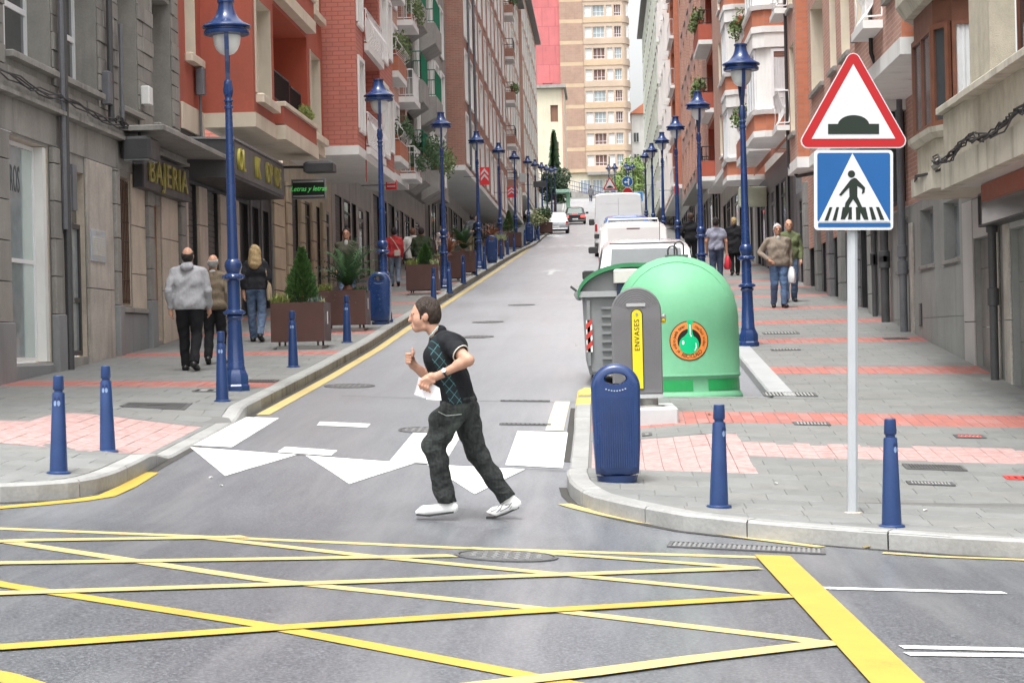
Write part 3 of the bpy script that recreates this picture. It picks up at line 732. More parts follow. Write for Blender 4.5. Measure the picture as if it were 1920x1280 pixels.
# insurance shop window: pale glass, white jamb, lettering
wside(b, 1, G - .18, 26.97, 28.74, 1.38, 4.28, frame=WFRAME, pane=GLASSL, cols=1, transom=.46, name='shop_window')
mb = MB(); mb.box(G - .21, G - .012, 28.76, 28.93, 1.37, 4.29); mb.build('white_jamb_panel', WHITE_R, b)
mb = MB(); mb.box(G - .178, G - .15, 28.22, 28.72, 1.44, 4.22); mb.build('glass_fin', mat('pale_green_glass', (.50, .60, .58), .15, .1, 1), b)
mb = MB(); mb.box(G - .178, G - .165, 27.03, 28.2, 3.25, 4.22); mb.build('sticker_panel', mat('sticker_grey', (.50, .53, .54), .4, .1, 2), b)
text_mesh('SEGUROS', .50, 'lettering', mat('dark_letter', (.06, .07, .075), .5, .1), b, lambda a, c, d, f=frame_fn((G - .163, 27.6, 3.78), HP): f(a * .50, c, d), .006)
MB().box(G - .05, G + .03, 26.96, 28.94, 1.30, 1.355).build('window_sill', MARW, b)
wside(b, 1, G - .40, 21.5, 25.8, 1.02, 4.28, frame=WFRAME, pane=GLASSL, cols=3, transom=.8, name='shop_window')
# glazed doorway
wside(b, 1, G - .12, 30.28, 31.0, 1.44, 3.35, frame=DARKP, pane=GLASSL, cols=1, transom=.42, bar=.07, name='door')
MB().box(G - .155, G - .09, 29.86, 30.27, 1.43, 4.09).build('door_side_panel', DARKP, b); MB().box(G - .155, G - .12, 30.28, 31.0, 3.37, 4.09).build('door_transom', GLASS, b)
MB().tube([(G - .05, 30.42, 2.2), (G - .05, 30.42, 3.0)], .018, 6).build('door_handle', GREYM, b)
MB().box(G - .4, G + .02, 29.86, 30.99, .9, 1.415).build('doorstep', CONC, b)
mb = MB(); mb.box(G + .01, G + .10, 29.62, 29.84, 3.15, 4.0); mb.build('meter_box', GREYM, b); MB().box(G + .01, G + .12, 29.88, 30.12, 3.5, 4.15).build('meter_box', PIPE, b)
# stained marble panels with the intercom plate
for z0, z1 in ((.9, 2.42), (2.435, 4.33)): MB().cbox(G + .002, G + .035, 31.02, 32.68, z0, z1, .006).build('stone_panel', MARBG, b)
mb = MB(); mb.cbox(G + .036, G + .06, 31.15, 32.05, 2.83, 3.30, .004); pl = mb.build('intercom_plate', mat('brushed_steel', (.50, .54, .58), .35, .08, 4, metal=.3), b)
mb = MB()
for i in range(4):
    for j in range(8): mb.box(G + .061, G + .066, 31.23 + i * .19, 31.385 + i * .19, 2.92 + j * .036, 2.942 + j * .036)
for i in range(5): mb.box(G + .061, G + .064, 31.45, 31.75, 3.23 + i * .010, 3.234 + i * .010); mb.box(G + .061, G + .064, 31.45, 31.75, 2.85 + i * .010, 2.854 + i * .010)
tag(mb.build('call_button', mat('ivory_button', (.62, .60, .52), .5, .05), pl), kind='stuff')
# grilled window
wside(b, 1, G - .22, 33.0, 34.0, 2.2, 4.25, frame=WOOD, cols=2, transom=.5)
mb = MB()
for i in range(9): mb.tube([(G - .02, 33.06 + i * .11, 2.24), (G - .02, 33.06 + i * .11, 4.2)], .010, 4)
for j in range(7): mb.tube([(G - .02, 33.02, 2.3 + j * .31), (G - .02, 33.98, 2.3 + j * .31)], .012, 4)
tag(mb.build('window_grille', mat('rusty_ironwork', (.09, .045, .03), .7, .3, 9), b), kind='stuff')
MB().cbox(G + .001, G + .07, 32.99, 35.0, 2.10, 2.175, .01).build('window_sill', LEDGE, b)
MB().cbox(G + .001, G + .04, 33.02, 35.0, 1.2, 2.09, .01).build('plinth_block', PLINTH, b)
for z0, z1 in ((2.18, 2.72), (2.735, 3.5), (3.515, 4.33)): MB().cbox(G + .002, G + .03, 34.03, 35.02, z0, z1, .006).build('stone_panel', MARB, b)
# timber door
dr = MB().box(G - .115, G - .07, 35.5, 36.35, 1.62, 3.94).build('door', WOODP, b)
mb = MB(); mb.box(G - .069, G - .062, 35.66, 36.2, 2.35, 3.3); mb.build('pane', GLASSL, dr)
for z0, z1 in ((1.75, 2.2), (3.42, 3.85)): MB().cbox(G - .069, G - .05, 35.62, 36.24, z0, z1, .012).build('door_panel', WOOD, dr)
for z0, z1 in ((1.3, 2.5), (2.515, 3.4), (3.415, 4.33)): MB().cbox(G + .002, G + .03, 36.38, 37.73, z0, z1, .006).build('stone_panel', MARB, b)
# upper storeys: recessed windows, courses of blocks
UW = [(26.97, 29.25, 5.38, 7.6), (29.75, 31.95, 5.38, 7.6), (33.37, 34.75, 5.36, 7.6), (35.95, 37.5, 5.36, 7.6), (21.5, 23.8, 5.38, 7.6)]
mb = MB(); wallface(mb, G, 18.6, 38.3, 4.93, 20, [(*w, .38) for w in UW] + [(w[0], w[1], w[2] + 3, w[3] + 3, .38) for w in UW], .38, 1)
mb.build('wall', [STONE, STONEB[0]], b, fix=True)
for k, w in enumerate(UW):
    for dz in (0, 3):
        if not seen(w[0], w[2] + dz): continue
        if k in (2, 3): wside(b, 1, G - .36, w[0], w[1], w[2] + dz, w[3] + dz, frame=LEDGE, pane=CONC, cols=2, name='window')
        else: wside(b, 1, G - .36, w[0], w[1] - .02, w[2] + dz, w[3] + dz, cols=2, transom=.36, bar=.08)
        MB().cbox(G - .1, G + .13, w[0] - .03, w[1] + .03, w[2] - .09 + dz, w[2] + dz - .003, .015).build('window_sill', LEDGE, b)
z = 4.94; row = 0
while z < 7.7:
    v = 25.6 - (row % 2) * .35
    while v < 38.2:
        L = R.choice((.55, .7, .85, .7)); a, c = max(v, 25.6), min(v + L, 38.22); v += L
        for x0, x1 in [(a, c)]:
            for w in UW:
                if x0 < w[1] + .02 and x1 > w[0] - .02 and z + .25 > w[2] - .1 and z < w[3]:
                    if x0 < w[0] - .12: x1 = w[0] - .03
                    elif x1 > w[1] + .12: x0 = w[1] + .03
                    else: x1 = x0
            if x1 - x0 > .08: MB().cbox(G + .001, G + R.choice((.018, .024, .03, .045)), x0 + .006, x1 - .006, z + .006, z + .244, .008).build('stone_block', R.choice(STONEB), b)
    z += .25; row += 1
for v, r_, z0, z1, m in ((29.52, .055, .9, 9, DPIPE), (29.40, .04, 3.2, 9, PIPE), (32.35, .05, 5.0, 9, DPIPE), (33.1, .035, 5.0, 6.6, PIPE)): MB().tube([(G + .12, v, z0), (G + .12, v, z1)], r_, 8).build('downpipe', m, b, smooth=True)
MB().cbox(G + .03, G + .16, 32.1, 32.32, 5.25, 5.75, .02).build('junction_box', PIPE, b); MB().cbox(G + .03, G + .18, 34.85, 35.15, 5.55, 5.85, .02).build('alarm_box', WHITE_R, b); 
for k in range(4): MB().tube([(G + .18 + R.uniform(-.02, .02), v, 4.98 + .05 * math.sin(v * 1.7 + k) + R.uniform(-.03, .03)) for v in np.arange(24, 34.6, .5)], .011, 5).build('cable', CABLE, b)
MB().tube([(G + .2, 32.6 + .3 * math.sin(i), 4.97 + .05 * math.cos(i * 2) + i * .01) for i in range(12)], .015, 5).build('cable', CABLE, b)
# projecting canopy, floodlight and sign of the pawned lettering
cn = thing('canopy', 'thin weathered canopy slab over the dark sign with yellow letters', 'canopy', (G, 36, 4.95)); MB().cbox(G + .035, G + .75, 33.2, 38.9, 4.945, 5.03, .015).build('slab', LEDGE, cn, at=None)
fl = thing('floodlight', 'grey floodlight box hanging under the canopy left of the yellow letters', 'floodlight', (G, 33.4, 4.6)); MB().cbox(G + .08, G + .55, 33.1, 33.9, 4.5, 4.85, .05).build('housing', DARKP, fl); MB().tube([(G + .3, 33.5, 4.84), (G + .3, 33.5, 4.94)], .03, 6).build('bracket', DARKP, fl); MB().box(G + .12, G + .5, 33.15, 33.85, 4.47, 4.497).build('lens', GLASSL, fl)
sg = thing('shop_sign', 'dark wall sign with worn yellow letters under the canopy slab', 'sign', (G, 36, 4.4)); MB().cbox(G + .04, G + .22, 34.1, 37.9, 4.12, 4.70, .02).build('board', DARKP, sg)
text_mesh('BAJERIA', .56, 'lettering', mat('worn_yellow_letter', (.34, .30, .08), .5, .45, 6), sg, lambda a, c, d, f=frame_fn((G + .225, 36.0, 4.41), HP): f(a * 1.45, c, d), .03, 1.15)

# ---- red house with the overhanging upper storeys
b = thing('red_house', 'red rendered building with cream window surrounds and deep recessed balconies', 'building', (-7.6, 38.3, 1.9))
u = -6.6
mb = MB(); wallface(mb, G, 38.3, 40.4, 5.5, 20, [(38.92, 39.92, 6.95, 9.0), (38.92, 39.92, 9.8, 11.8)], .3, 1); mb.build('wall', [RED, CREAM], b, fix=True)
wside(b, 1, G - .28, 38.92, 39.92, 6.95, 9.0, cols=1, pane=BLIND); MB().cbox(G, G + .16, 38.8, 40.05, 6.78, 6.94, .03).build('window_sill', CREAM, b)
MB().cbox(G + .001, G + .05, 38.32, 40.4, 5.5, 5.98, .01).build('cream_band', CREAM, b)
MB().cbox(G + .04, G + .2, 39.62, 39.85, 6.25, 6.75, .02).build('junction_box', PIPE, b); MB().tube([(G + .1, 39.75, 5.0), (G + .1, 39.75, 6.3)], .03, 6).build('cable_pipe', PIPE, b)
holes = []
for k in range(4):
    dz = 2.85 * k
    holes += [(40.75, 42.7, 6.38 + dz, 8.25 + dz, .35, 1), (43.0, 47.9, 6.48 + dz, 8.45 + dz, 1.15, 2), (48.4, 50.2, 6.38 + dz, 8.25 + dz, .35, 1)]
body(b, 1, G, u, 40.4, 50.55, 5.98, 20, holes, [RED, CREAM, REDIN])
mb = MB(); mb.box(G + .02, u + .04, 40.36, 43.0, 5.70, 5.975); mb.build('slab', CREAM, b)
mb = MB(); mb.box(G + .02, u + .03, 47.96, 50.58, 5.96, 6.2); mb.build('slab', CREAM, b)
for k in range(3):
    dz = 2.85 * k; zf = 5.75 + dz
    if not seen(43, zf): continue
    if k == 0: MB().box(G + .02, u + .22, 43.003, 47.95, zf - .05, zf + .24).build('balcony_slab', CREAM, b)
    else: MB().box(u - 1.1, u + .22, 43.0, 47.95, zf - .06, zf + .2).build('balcony_slab', CREAM, b)
    MB().box(u - .06, u + .18, 43.0, 47.95, zf + .26, zf + .62).build('balcony_parapet', RED, b); MB().cbox(u - .1, u + .24, 42.98, 47.97, zf + .622, zf + .72, .02).build('parapet_coping', CREAM, b)
    MB().box(u - 1.12, u - 1.1, 43.02, 47.88, 6.5 + dz, 8.43 + dz).build('recess_wall', REDIN, b)
    mb = MB(); mb.rings([[(u - 1.09, 45.2, 6.72 + dz), (u - .02, 45.2, 6.72 + dz), (u - .9, 45.2, 8.43 + dz), (u - 1.09, 45.2, 8.43 + dz)], [(u - 1.09, 45.3, 6.72 + dz), (u - .02, 45.3, 6.72 + dz), (u - .9, 45.3, 8.43 + dz), (u - 1.09, 45.3, 8.43 + dz)]]); mb.build('balcony_divider', REDIN, b)
    railing(b, [(u - .02, 43.05, 6.5 + dz), (u - .02, 45.15, 6.5 + dz)], .62, IRONB); railing(b, [(u - .02, 45.35, 6.5 + dz), (u - .02, 46.9, 6.5 + dz)], .55, IRONB)
    wside(b, 1, u - 1.09, 43.4, 44.8, 6.5 + dz, 8.3 + dz, cols=2); wside(b, 1, u - 1.09, 45.8, 47.2, 6.5 + dz, 8.3 + dz, cols=2)
    for v0, v1 in ((40.75, 42.7), (48.4, 50.2)):
        wside(b, 1, u - .33, v0, v1, 6.38 + dz, 8.25 + dz, cols=2, pane=GLASSL); MB().cbox(u - .08, u + .16, v0 - .08, v1 + .1, 6.2 + dz, 6.375 + dz, .03).build('window_sill', CREAM, b)
        MB().box(u + .002, u + .03, v0 - .1, v0, 6.38 + dz, 8.25 + dz).build('window_surround', CREAM, b)
mb = MB(); [leaf_tuft(mb, (u + .05, 46.4 + i * .22, 6.62), .2, 60, .06) for i in range(6)]; tag(mb.build('balcony_plants', LEAFY, b), kind='stuff')
ground_floor(b, 1, G, 38.3, 50.5, 5.5, [(38.55, 39.55, 'shutter', 0, 4.55), (40.45, 41.75, 'shutter', 0, 4.55), (42.5, 43.1, 'shutter', 0, 4.5), (44.0, 45.4, 'dark', 0, 4.55), (45.5, 46.8, 'dark', 0, 4.55), (46.9, 48.2, 'dark', 0, 4.55)], DARKP, DARK)
for v0, v1 in ((39.6, 40.4), (41.8, 42.45), (43.15, 43.95), (38.32, 38.52)):
    z = pav(G, v0) - .1
    while z < 4.5: ze = min(z + 1.05, 4.55); MB().cbox(G + .002, G + .07, v0, v1, z, ze - .012, .01).build('pillar_block', MARB, b); z = ze
for v0, v1 in ((48.6, 50.2),):
    z = pav(G, v0) - .1
    while z < 5.1: ze = z + .5; MB().cbox(G + .002, G + .09, v0, v1, z, ze - .02, .02).build('pillar_block', mat('beige_quoin', (.55, .48, .36), .8, .15, 2), b); z = ze
for v in (45.43, 46.85, 48.25): MB().tube([(G + .06, v, 2.0), (G + .06, v, 5.2)], .03, 6).build('steel_post', GREYM, b)
MB().box(G + .03, G + .05, 43.3, 43.85, 2.9, 3.6).build('wall_notice', WHITE_R, b); MB().box(G + .03, G + .05, 44.0, 44.5, 2.7, 3.2).build('wall_notice', WHITE_R, b)
sg = thing('shop_sign', 'long dark box sign with yellow letters over the shutters of the red building', 'sign', (G, 41.5, 4.9))
mb = MB(); q = [(G + .03, 38.55), (G + .85, 38.9), (G + .85, 45.0), (G + .03, 45.0)]
mb.rings([[(x, y, 4.62) for x, y in q], [(x, y, 5.32) for x, y in q]]); mb.build('box', DARKP, sg)
mb = MB(); q2 = [(G + .03, 38.52), (G + .88, 38.87), (G + .88, 45.03), (G + .03, 45.03)]; mb.rings([[(x, y, 5.322) for x, y in q2], [(x, y, 5.36) for x, y in q2]]); mb.build('edge_strip', GREYM, sg)
MB().box(G + .852, G + .87, 38.95, 44.95, 4.68, 5.27).build('face_panel', mat('sign_grey', (.10, .10, .10), .4, .2, 3), sg)
YL = mat('bright_yellow_letter', (.46, .41, .08), .4, .1, 5)
for s_, v in (('OL', 39.5), ('IK', 41.35), ('DP', 42.75), ('DE', 43.9)):
    text_mesh(s_, .58, 'lettering', YL if s_ in ('OL', 'IK') else mat('worn_yellow_letter', (.5, .42, .09), .5), sg, lambda a, c, d, f=frame_fn((G + .872, v, 4.97), HP): f(a * .95, c, d), .05, 1.1)
fl = thing('floodlight', 'dark floodlight on an arm under the red building balcony, above the bookshop sign', 'floodlight', (G, 47.3, 5.4)); MB().tube([(G + .05, 46.3, 5.3), (G + .5, 46.4, 5.42), (G + 1.3, 46.6, 5.42)], .035, 6).build('arm', DARKP, fl); MB().cbox(G + 1.1, G + 1.75, 46.2, 46.9, 5.30, 5.52, .05).build('housing', DARKP, fl)
sg = thing('bookshop_sign', 'dark rectangular bookshop sign with green handwriting and white edge', 'sign', (-6.6, 48, 5.1))
fs = frame_fn((-6.97, 47.6, 4.83), 0)
mb = MB(); mb.box(-6.97, -6.20, 47.6, 47.75, 4.80, 5.24); mb.build('frame', GREYM, sg); MB().box(-6.945, -6.225, 47.585, 47.599, 4.825, 5.215).build('panel', mat('sign_black', (.012, .02, .014), .35, .1), sg)
mb = MB(); mb.box(-6.93, -6.24, 47.578, 47.584, 5.165, 5.20); mb.box(-6.93, -6.24, 47.578, 47.584, 4.84, 4.875); mb.build('sign_strip', mat('sign_strip_grey', (.33, .33, .33), .5, .3, 30), sg)
text_mesh('Letras y letras', .16, 'lettering', mat('neon_green_letter', (.12, .62, .14), .4, .05, emit=((.1, .6, .12), .25)), sg, lambda a, c, d: (-6.585 + a * .92, 47.583 - d, 5.02 + c), .008, .98, shear=.35)
MB().tube([(G + .1, 47.68, 5.1), (-6.97, 47.68, 5.1)], .02, 6).build('bracket', GREYM, sg)

# ---- generic terraces up the street
def terrace(name, label, out, ug, u, v0, v1, z1, fh, nf, strips, wallm, revm, slabm, gitems, gm, near=None, top=None, slab=.22):
    b = thing(name, label, 'building', (ug, v0, pav(ug, v0)))
    ztop = z1 + fh * nf + .5
    holes = []
    for k in range(nf):
        zf = z1 + fh * k
        for s in strips:
            if s[0] == 'win': holes.append((s[1], s[2], zf + s[3], zf + s[4], .32, 1))
            elif s[0] == 'balc': holes.append((s[1], s[2], zf + .12, zf + 2.45, 1.0, 2))
    inner = near or wallm
    body(b, out, ug - out * 6, u, v0, v1, z1, ztop, holes, [wallm, revm, inner])
    MB().box(ug - out * .3, u + out * .03, v0 - .03, v1 - .01, z1 - slab, z1 - .003).build('slab', slabm, b)
    MB().box(ug - out * 7, u + out * .5, v0 - .02, v1 - .02, ztop + .005, ztop + .25).build('eaves', ROOF, b)
    for k in range(nf):
        zf = z1 + fh * k
        if not seen(v1, zf): continue
        for s in strips:
            o = s[-1] if isinstance(s[-1], dict) else {}
            if s[0] == 'win':
                wside(b, out, u - out * .30, s[1], s[2], zf + s[3], zf + s[4], **{q: w for q, w in o.items() if q in ('cols', 'pane', 'frame', 'blind', 'bm')})
                MB().cbox(u - out * .05, u + out * .06, s[1] - .05, s[2] + .05, zf + s[3] - .09, zf + s[3] - .003, .02).build('window_sill', o.get('sill', slabm), b)
                if o.get('surr'): 
                    mb = MB(); p = o['surr']
                    for q in ((s[1] - .14, s[1] - .003), (s[2] + .003, s[2] + .14)): mb.box(u + out * .003, u + out * p, q[0], q[1], zf + s[3] - .0, zf + s[4] + .1)
                    mb.box(u + out * .003, u + out * p, s[1], s[2], zf + s[4] + .003, zf + s[4] + .1); mb.build('window_surround', revm, b)
            elif s[0] == 'balc':
                p = o.get('p', .35)
                MB().box(u - out * .98, u + out * p, s[1], s[2], zf - .06, zf + .115).build('balcony_slab', slabm, b)
                MB().box(u - out * .99, u - out * .985, s[1] + .01, s[2] - .01, zf + .13, zf + 2.44).build('recess_wall', inner, b)
                w = (s[2] - s[1]); wside(b, out, u - out * .97, s[1] + w * .2, s[1] + w * .75, zf + .13, zf + 2.2, cols=2, pane=o.get('pane', GLASS))
                if o.get('parapet'):
                    MB().box(u + out * (p - .1), u + out * p, s[1] + .005, s[2] - .005, zf + .118, zf + .118 + o['parapet']).build('balcony_parapet', o.get('pm', wallm), b)
                    for q in (s[1] + .002, s[2] - .1): MB().box(u + out * .004, u + out * (p - .102), q, q + .1, zf + .118, zf + .116 + o['parapet']).build('balcony_parapet', o.get('pm', wallm), b)
                zr0 = zf + .12 + o.get('parapet', 0)
                railing(b, [(u + out * .02, s[1] + .03, zr0), (u + out * (p - .05), s[1] + .03, zr0), (u + out * (p - .05), s[2] - .03, zr0), (u + out * .02, s[2] - .03, zr0)], o.get('rh', .9) - o.get('parapet', 0) * .6, o.get('rm', IRONB), style=o.get('style', 'bars'), sp=o.get('sp', .14))
                if o.get('infill'): MB().box(u + out * (p - .07), u + out * (p - .065), s[1] + .1, s[2] - .1, zr0 + .08, zr0 + o.get('rh', .9) * .8).build('balcony_screen', o['infill'], b)
                if o.get('plants') and k in o['plants']:
                    mb = MB(); n = int((s[2] - s[1]) / .3)
                    for i in range(n): leaf_tuft(mb, (u + out * (p - .02), s[1] + .2 + i * .3, zr0 + .35 + R.uniform(-.1, .25)), .28 * o.get('ps', 1), int(50 * o.get('ps', 1)), .07)
                    tag(mb.build('balcony_plants', R.choice((LEAFG, LEAFD, LEAFG)), b), kind='stuff')
                    for i in range(0, n, 2): MB().lathe([(.07, 0), (.1, .18), (.11, .2)], 8, (u + out * (p - .12), s[1] + .3 + i * .3, zr0 + .0)).build('flower_pot', TERRA, b)
    if gitems is not None: ground_floor(b, out, ug, v0, v1, z1 - slab, gitems, gm, DARK)
    return b
def shops(v0, v1, z, seq=('shutter', 'shop', 'dark', 'door'), w=2.2, gap=.55):
    out = []; v = v0 + gap; i = 0
    while v + .9 < v1:
        ww = w * R.uniform(.6, 1.15); e = min(v + ww, v1 - .3); k = seq[i % len(seq)]; out.append((v, e, k, 0, z)); v = e + gap * R.uniform(.7, 1.3); i += 1
    return out
CURV = .16
BEIGEP = mat('beige_shop_stone', (.58, .50, .39), .8, .2, 1.6, streak=.4)
SLATE = mat('dark_slate_cladding', (.20, .20, .205), .5, .35, 3, streak=.3)
GREYP = mat('grey_shop_stone', (.48, .455, .42), .8, .2, 1.6, streak=.4)
b3 = terrace('brick_house', 'pink brick overhanging building with white curved balcony railings, next to the red one', 1, G, -5.8, 50.6, 59.5, 6.25, 2.55, 5,
    [('win', 51.0, 52.0, .45, 2.1, {'pane': BLIND, 'cols': 1, 'surr': .05}), ('balc', 52.3, 56.1, {'p': .12, 'rm': WRAIL, 'style': CURV, 'rh': .85, 'sp': .35, 'infill': WHITE_R}), ('win', 56.5, 57.9, .35, 2.15, {'pane': BLIND, 'cols': 1, 'surr': .05}), ('win', 58.3, 59.2, .6, 2.1, {'pane': BLIND, 'cols': 1, 'surr': .05})],
    BR_PINK, WHITE_R, WHITE_R, [(51.6, 52.9, 'shutter', 0, 5.2), (53.8, 55.0, 'shop', 0, 5.2), (55.9, 57.0, 'shutter', 0, 5.2), (57.6, 59.0, 'door', 0, 5.2)], BEIGEP)
mb = MB(); mb.box(-5.795, -5.77, 52.18, 52.22, 5.5, 14); mb.build('red_pipe', mat('red_pipe_paint', (.30, .05, .04), .5, .1), b3)
for v0 in (50.75, 53.0, 55.1, 57.1):
    z = pav(G, v0) - .1
    while z < 5.2: ze = z + .5; MB().cbox(G + .002, G + .09, v0, v0 + .6, z, ze - .02, .02).build('pillar_block', mat('beige_quoin', (.55, .48, .36), .8, .15, 2), b3); z = ze
b4 = terrace('balcony_house', 'building with rounded brick balconies, white slabs and flower pots', 1, G, -6.35, 59.6, 69.6, 6.75, 2.42, 6,
    [('balc', 60.6, 63.2, {'p': .62, 'parapet': .42, 'pm': BR_OR, 'rm': WRAIL, 'style': CURV, 'rh': .8, 'sp': .25, 'plants': (0, 1, 3), 'pane': BLIND}), ('win', 63.9, 65.0, .4, 2.1, {'pane': BLIND, 'surr': .06}), ('win', 65.5, 66.5, .4, 2.1, {'pane': GLASSL, 'surr': .06}), ('balc', 67.0, 69.2, {'p': .5, 'rm': WRAIL, 'style': 'bars', 'rh': .85, 'plants': (0, 2)})],
    BR_ROSE, WHITE_R, WHITE_R, shops(59.8, 69.4, 5.8, w=1.6), GREYP)
b5 = terrace('plant_house', 'grey building with green balcony railings, concrete balcony boxes and hanging plants', 1, G, -6.5, 69.7, 89.9, 7.6, 2.65, 6,
    [('balc', 71.5, 74.0, {'p': .55, 'rm': GRAIL, 'rh': .95, 'plants': (0,), 'ps': 2.2, 'infill': mat('green_screen', (.03, .22, .13), .6, .1)}), ('win', 74.6, 75.8, .3, 2.2, {'pane': BLIND, 'surr': .08}), ('balc', 76.5, 79.5, {'p': .62, 'rm': GRAIL, 'rh': .95, 'plants': (0,), 'ps': 2.0, 'infill': mat('green_screen', (.03, .22, .13), .6)}), ('win', 80.5, 82, .3, 2.2, {'pane': BLIND, 'surr': .08}), ('win', 83.5, 85, .3, 2.2, {'pane': BLIND, 'surr': .08}), ('win', 86.5, 88, .3, 2.2, {'pane': GLASSL, 'surr': .08})],
    CONC, WHITE_R, CONC, shops(69.9, 89.7, 6.5, w=1.9), GREYP)
for k in range(6):
    zf = 7.6 + 2.65 * k
    if seen(75, zf):
        for v0, v1, p in ((71.5, 74.0, .55), (76.5, 79.5, .62)):
            mb = MB(); q = [(-6.5, zf - .95), (-6.5 + p, zf - .62), (-6.5 + p, zf - .062), (-6.5, zf - .062)]
            mb.rings([[(x, v0, z) for x, z in q], [(x, v1, z) for x, z in q]]); mb.build('balcony_corbel', CONC, b5)
b6 = terrace('brown_brick_house', 'long brown brick building with white window strips, its blank side wall facing down the street', 1, G, -5.8, 90, 130.9, 9.0, 2.72, 6,
    [('win', v, v + w, .25, 2.3, {'pane': BLIND, 'cols': 1, 'surr': .035}) for v, w in ((91.5, 1.6), (95, 1.8), (99, 1.5), (102.5, 2), (107, 1.6), (111, 2), (115, 1.6), (119, 1.8), (123, 1.6), (127, 1.8))],
    BR_BROWN, WHITE_R, WHITE_R, shops(90.3, 130, 8.2, w=3), GREYP)
MB().tube([(-5.72, 93.2, 9), (-5.72, 93.2, 24)], .07, 6).build('downpipe', PIPE, b6); MB().tube([(-5.72, 97.5, 9), (-5.72, 97.5, 24)], .07, 6).build('downpipe', PIPE, b6)
b7 = terrace('long_brick_house', 'brick building with boxed balconies and white slabs, above the car dealer sign', 1, G, -6.3, 131, 167.9, 10.9, 2.7, 6,
    [('balc', 131.8, 134.5, {'p': 1.0, 'parapet': .5, 'pm': BR_BROWN, 'rm': IRONB, 'rh': .9, 'infill': WHITE_R, 'plants': (2, 4), 'sp': .5})] + [('win', v, v + w, .25, 2.3, {'pane': BLIND, 'cols': 1, 'surr': .04}) for v, w in ((137, 2), (141, 1.8), (145, 2.2), (150, 1.8), (154, 2), (158.5, 2), (163, 2))],
    BR_PALE, WHITE_R, WHITE_R, shops(131.2, 167, 10, w=3.4), WHITE_R)
b8 = terrace('last_brick_house', 'farthest brick building of the left terrace, under the grey eaves', 1, G, -6.1, 168, 205, 13.2, 2.7, 6,
    [('win', v, v + 2, .25, 2.3, {'pane': BLIND, 'cols': 1, 'surr': .04}) for v in (169, 173.5, 178, 182.5, 187, 191.5, 196, 200.5)],
    BR_ROSE, WHITE_R, WHITE_R, shops(168.2, 204, 12.4, w=3.5), WHITE_R)
# small cream house with red roof edge and the tall far block beyond the junction
b9 = thing('cream_house', 'small cream house with a bare roof ledge below the big red gable wall', 'building', (-9, 262, 18)); 
def vwall(mb, y, x0, x1, z0, z1, holes, depth=.3, m=0, mr=1):      # a wall facing down the street
    X = sorted({x0, x1} | {q for h in holes for q in h[:2]}); Z = sorted({z0, z1} | {q for h in holes for q in h[2:4]})
    for a, c in zip(X, X[1:]):
        for d, e in zip(Z, Z[1:]):
            if any(h[0] < (a + c) / 2 < h[1] and h[2] < (d + e) / 2 < h[3] for h in holes): continue
            mb.quad((a, y, d), (c, y, d), (c, y, e), (a, y, e), m=m)
    for a, c, d, e in (h[:4] for h in holes):
        yi = y + depth
        for q in ([(a, y, d), (a, yi, d), (a, yi, e), (a, y, e)], [(c, y, d), (c, y, e), (c, yi, e), (c, yi, d)], [(a, y, e), (a, yi, e), (c, yi, e), (c, y, e)], [(a, y, d), (c, y, d), (c, yi, d), (a, yi, d)]): mb.quad(*q, m=mr)
CREAMF = mat('far_cream_wall', (.62, .57, .44), .8, .1, .5, streak=.3)
wh = [(-6.0, -5.1, 27.6, 29.6), (-6.0, -5.1, 23.6, 25.2)]
mb = MB(); vwall(mb, 255, -12, -4.35, 14, 31.6, wh); mb.quad((-4.35, 255, 14), (-4.35, 268, 14), (-4.35, 268, 31.6), (-4.35, 255, 31.6)); mb.quad((-12, 255, 31.6), (-4.35, 255, 31.6), (-4.35, 268, 31.6), (-12, 268, 31.6)); mb.build('wall', [CREAMF, CREAMF], b9, fix=True)
for h in wh: win(b9, (h[0], 255.25, h[2]), 0, h[1] - h[0], h[3] - h[2], frame=WOODP, pane=BLINDB)
mb = MB(); mb.box(-12, -4.1, 254.4, 268, 31.62, 32.0); mb.build('roof', CONC, b9); mb = MB(); mb.box(-4.6, -4.36, 254.85, 254.99, 14, 31.5); mb.build('corner_strip', BR_ROSE, b9)
bt = thing('tower_block', 'tall tan apartment block with a pink side wall closing the end of the street', 'building', (0, 292, 20))
TAN = mat('tan_brick_wall', (.50, .39, .30), .85, .1, .5); TANB = mat('ochre_band', (.52, .395, .27), .85, .12, .6); RBAND = brick('far_red_brick', (.40, .27, .205), (.36, .235, .18), (.42, .31, .25), .6, .3); PINKW = brick('pink_gable_panels', (.56, .17, .175), (.51, .15, .155), (.42, .12, .125), 1.8, 2.6, streak=.3, gap=.05)
Y = 290; x0, x1 = -5.35, 4.05
flo = 2.9; zb = 24.2
cols_ = [(-1.95, -1.0, 'blind'), (-.85, .75, 'mix'), (1.0, 1.8, 'blind'), (2.05, 3.0, 'mix')]
hl = [(a, c, zb + flo * k + .85, zb + flo * k + 2.35) for k in range(10) for a, c, _ in cols_]
mb = MB(); vwall(mb, Y, -2.2, 3.15, zb, zb + flo * 10 + 1.0, hl); mb.quad((-2.2, Y, zb + 30), (3.15, Y, zb + 30), (3.15, Y + 10, zb + 30), (-2.2, Y + 10, zb + 30)); mb.build('wall', [TAN, TAN], bt, fix=True)
mb = MB()
nseg = 8; arc = [(3.15 + .9 * math.sin(q * HP / nseg), Y + .9 * (1 - math.cos(q * HP / nseg)) * 3) for q in range(nseg + 1)] + [(4.05, Y + 12)]
mb.rings([[(x, y, z) for x, y in arc] + [(3.15, Y + 12, z)] for z in (zb, zb + 30)], True, True); mb.build('rounded_corner', TAN, bt)
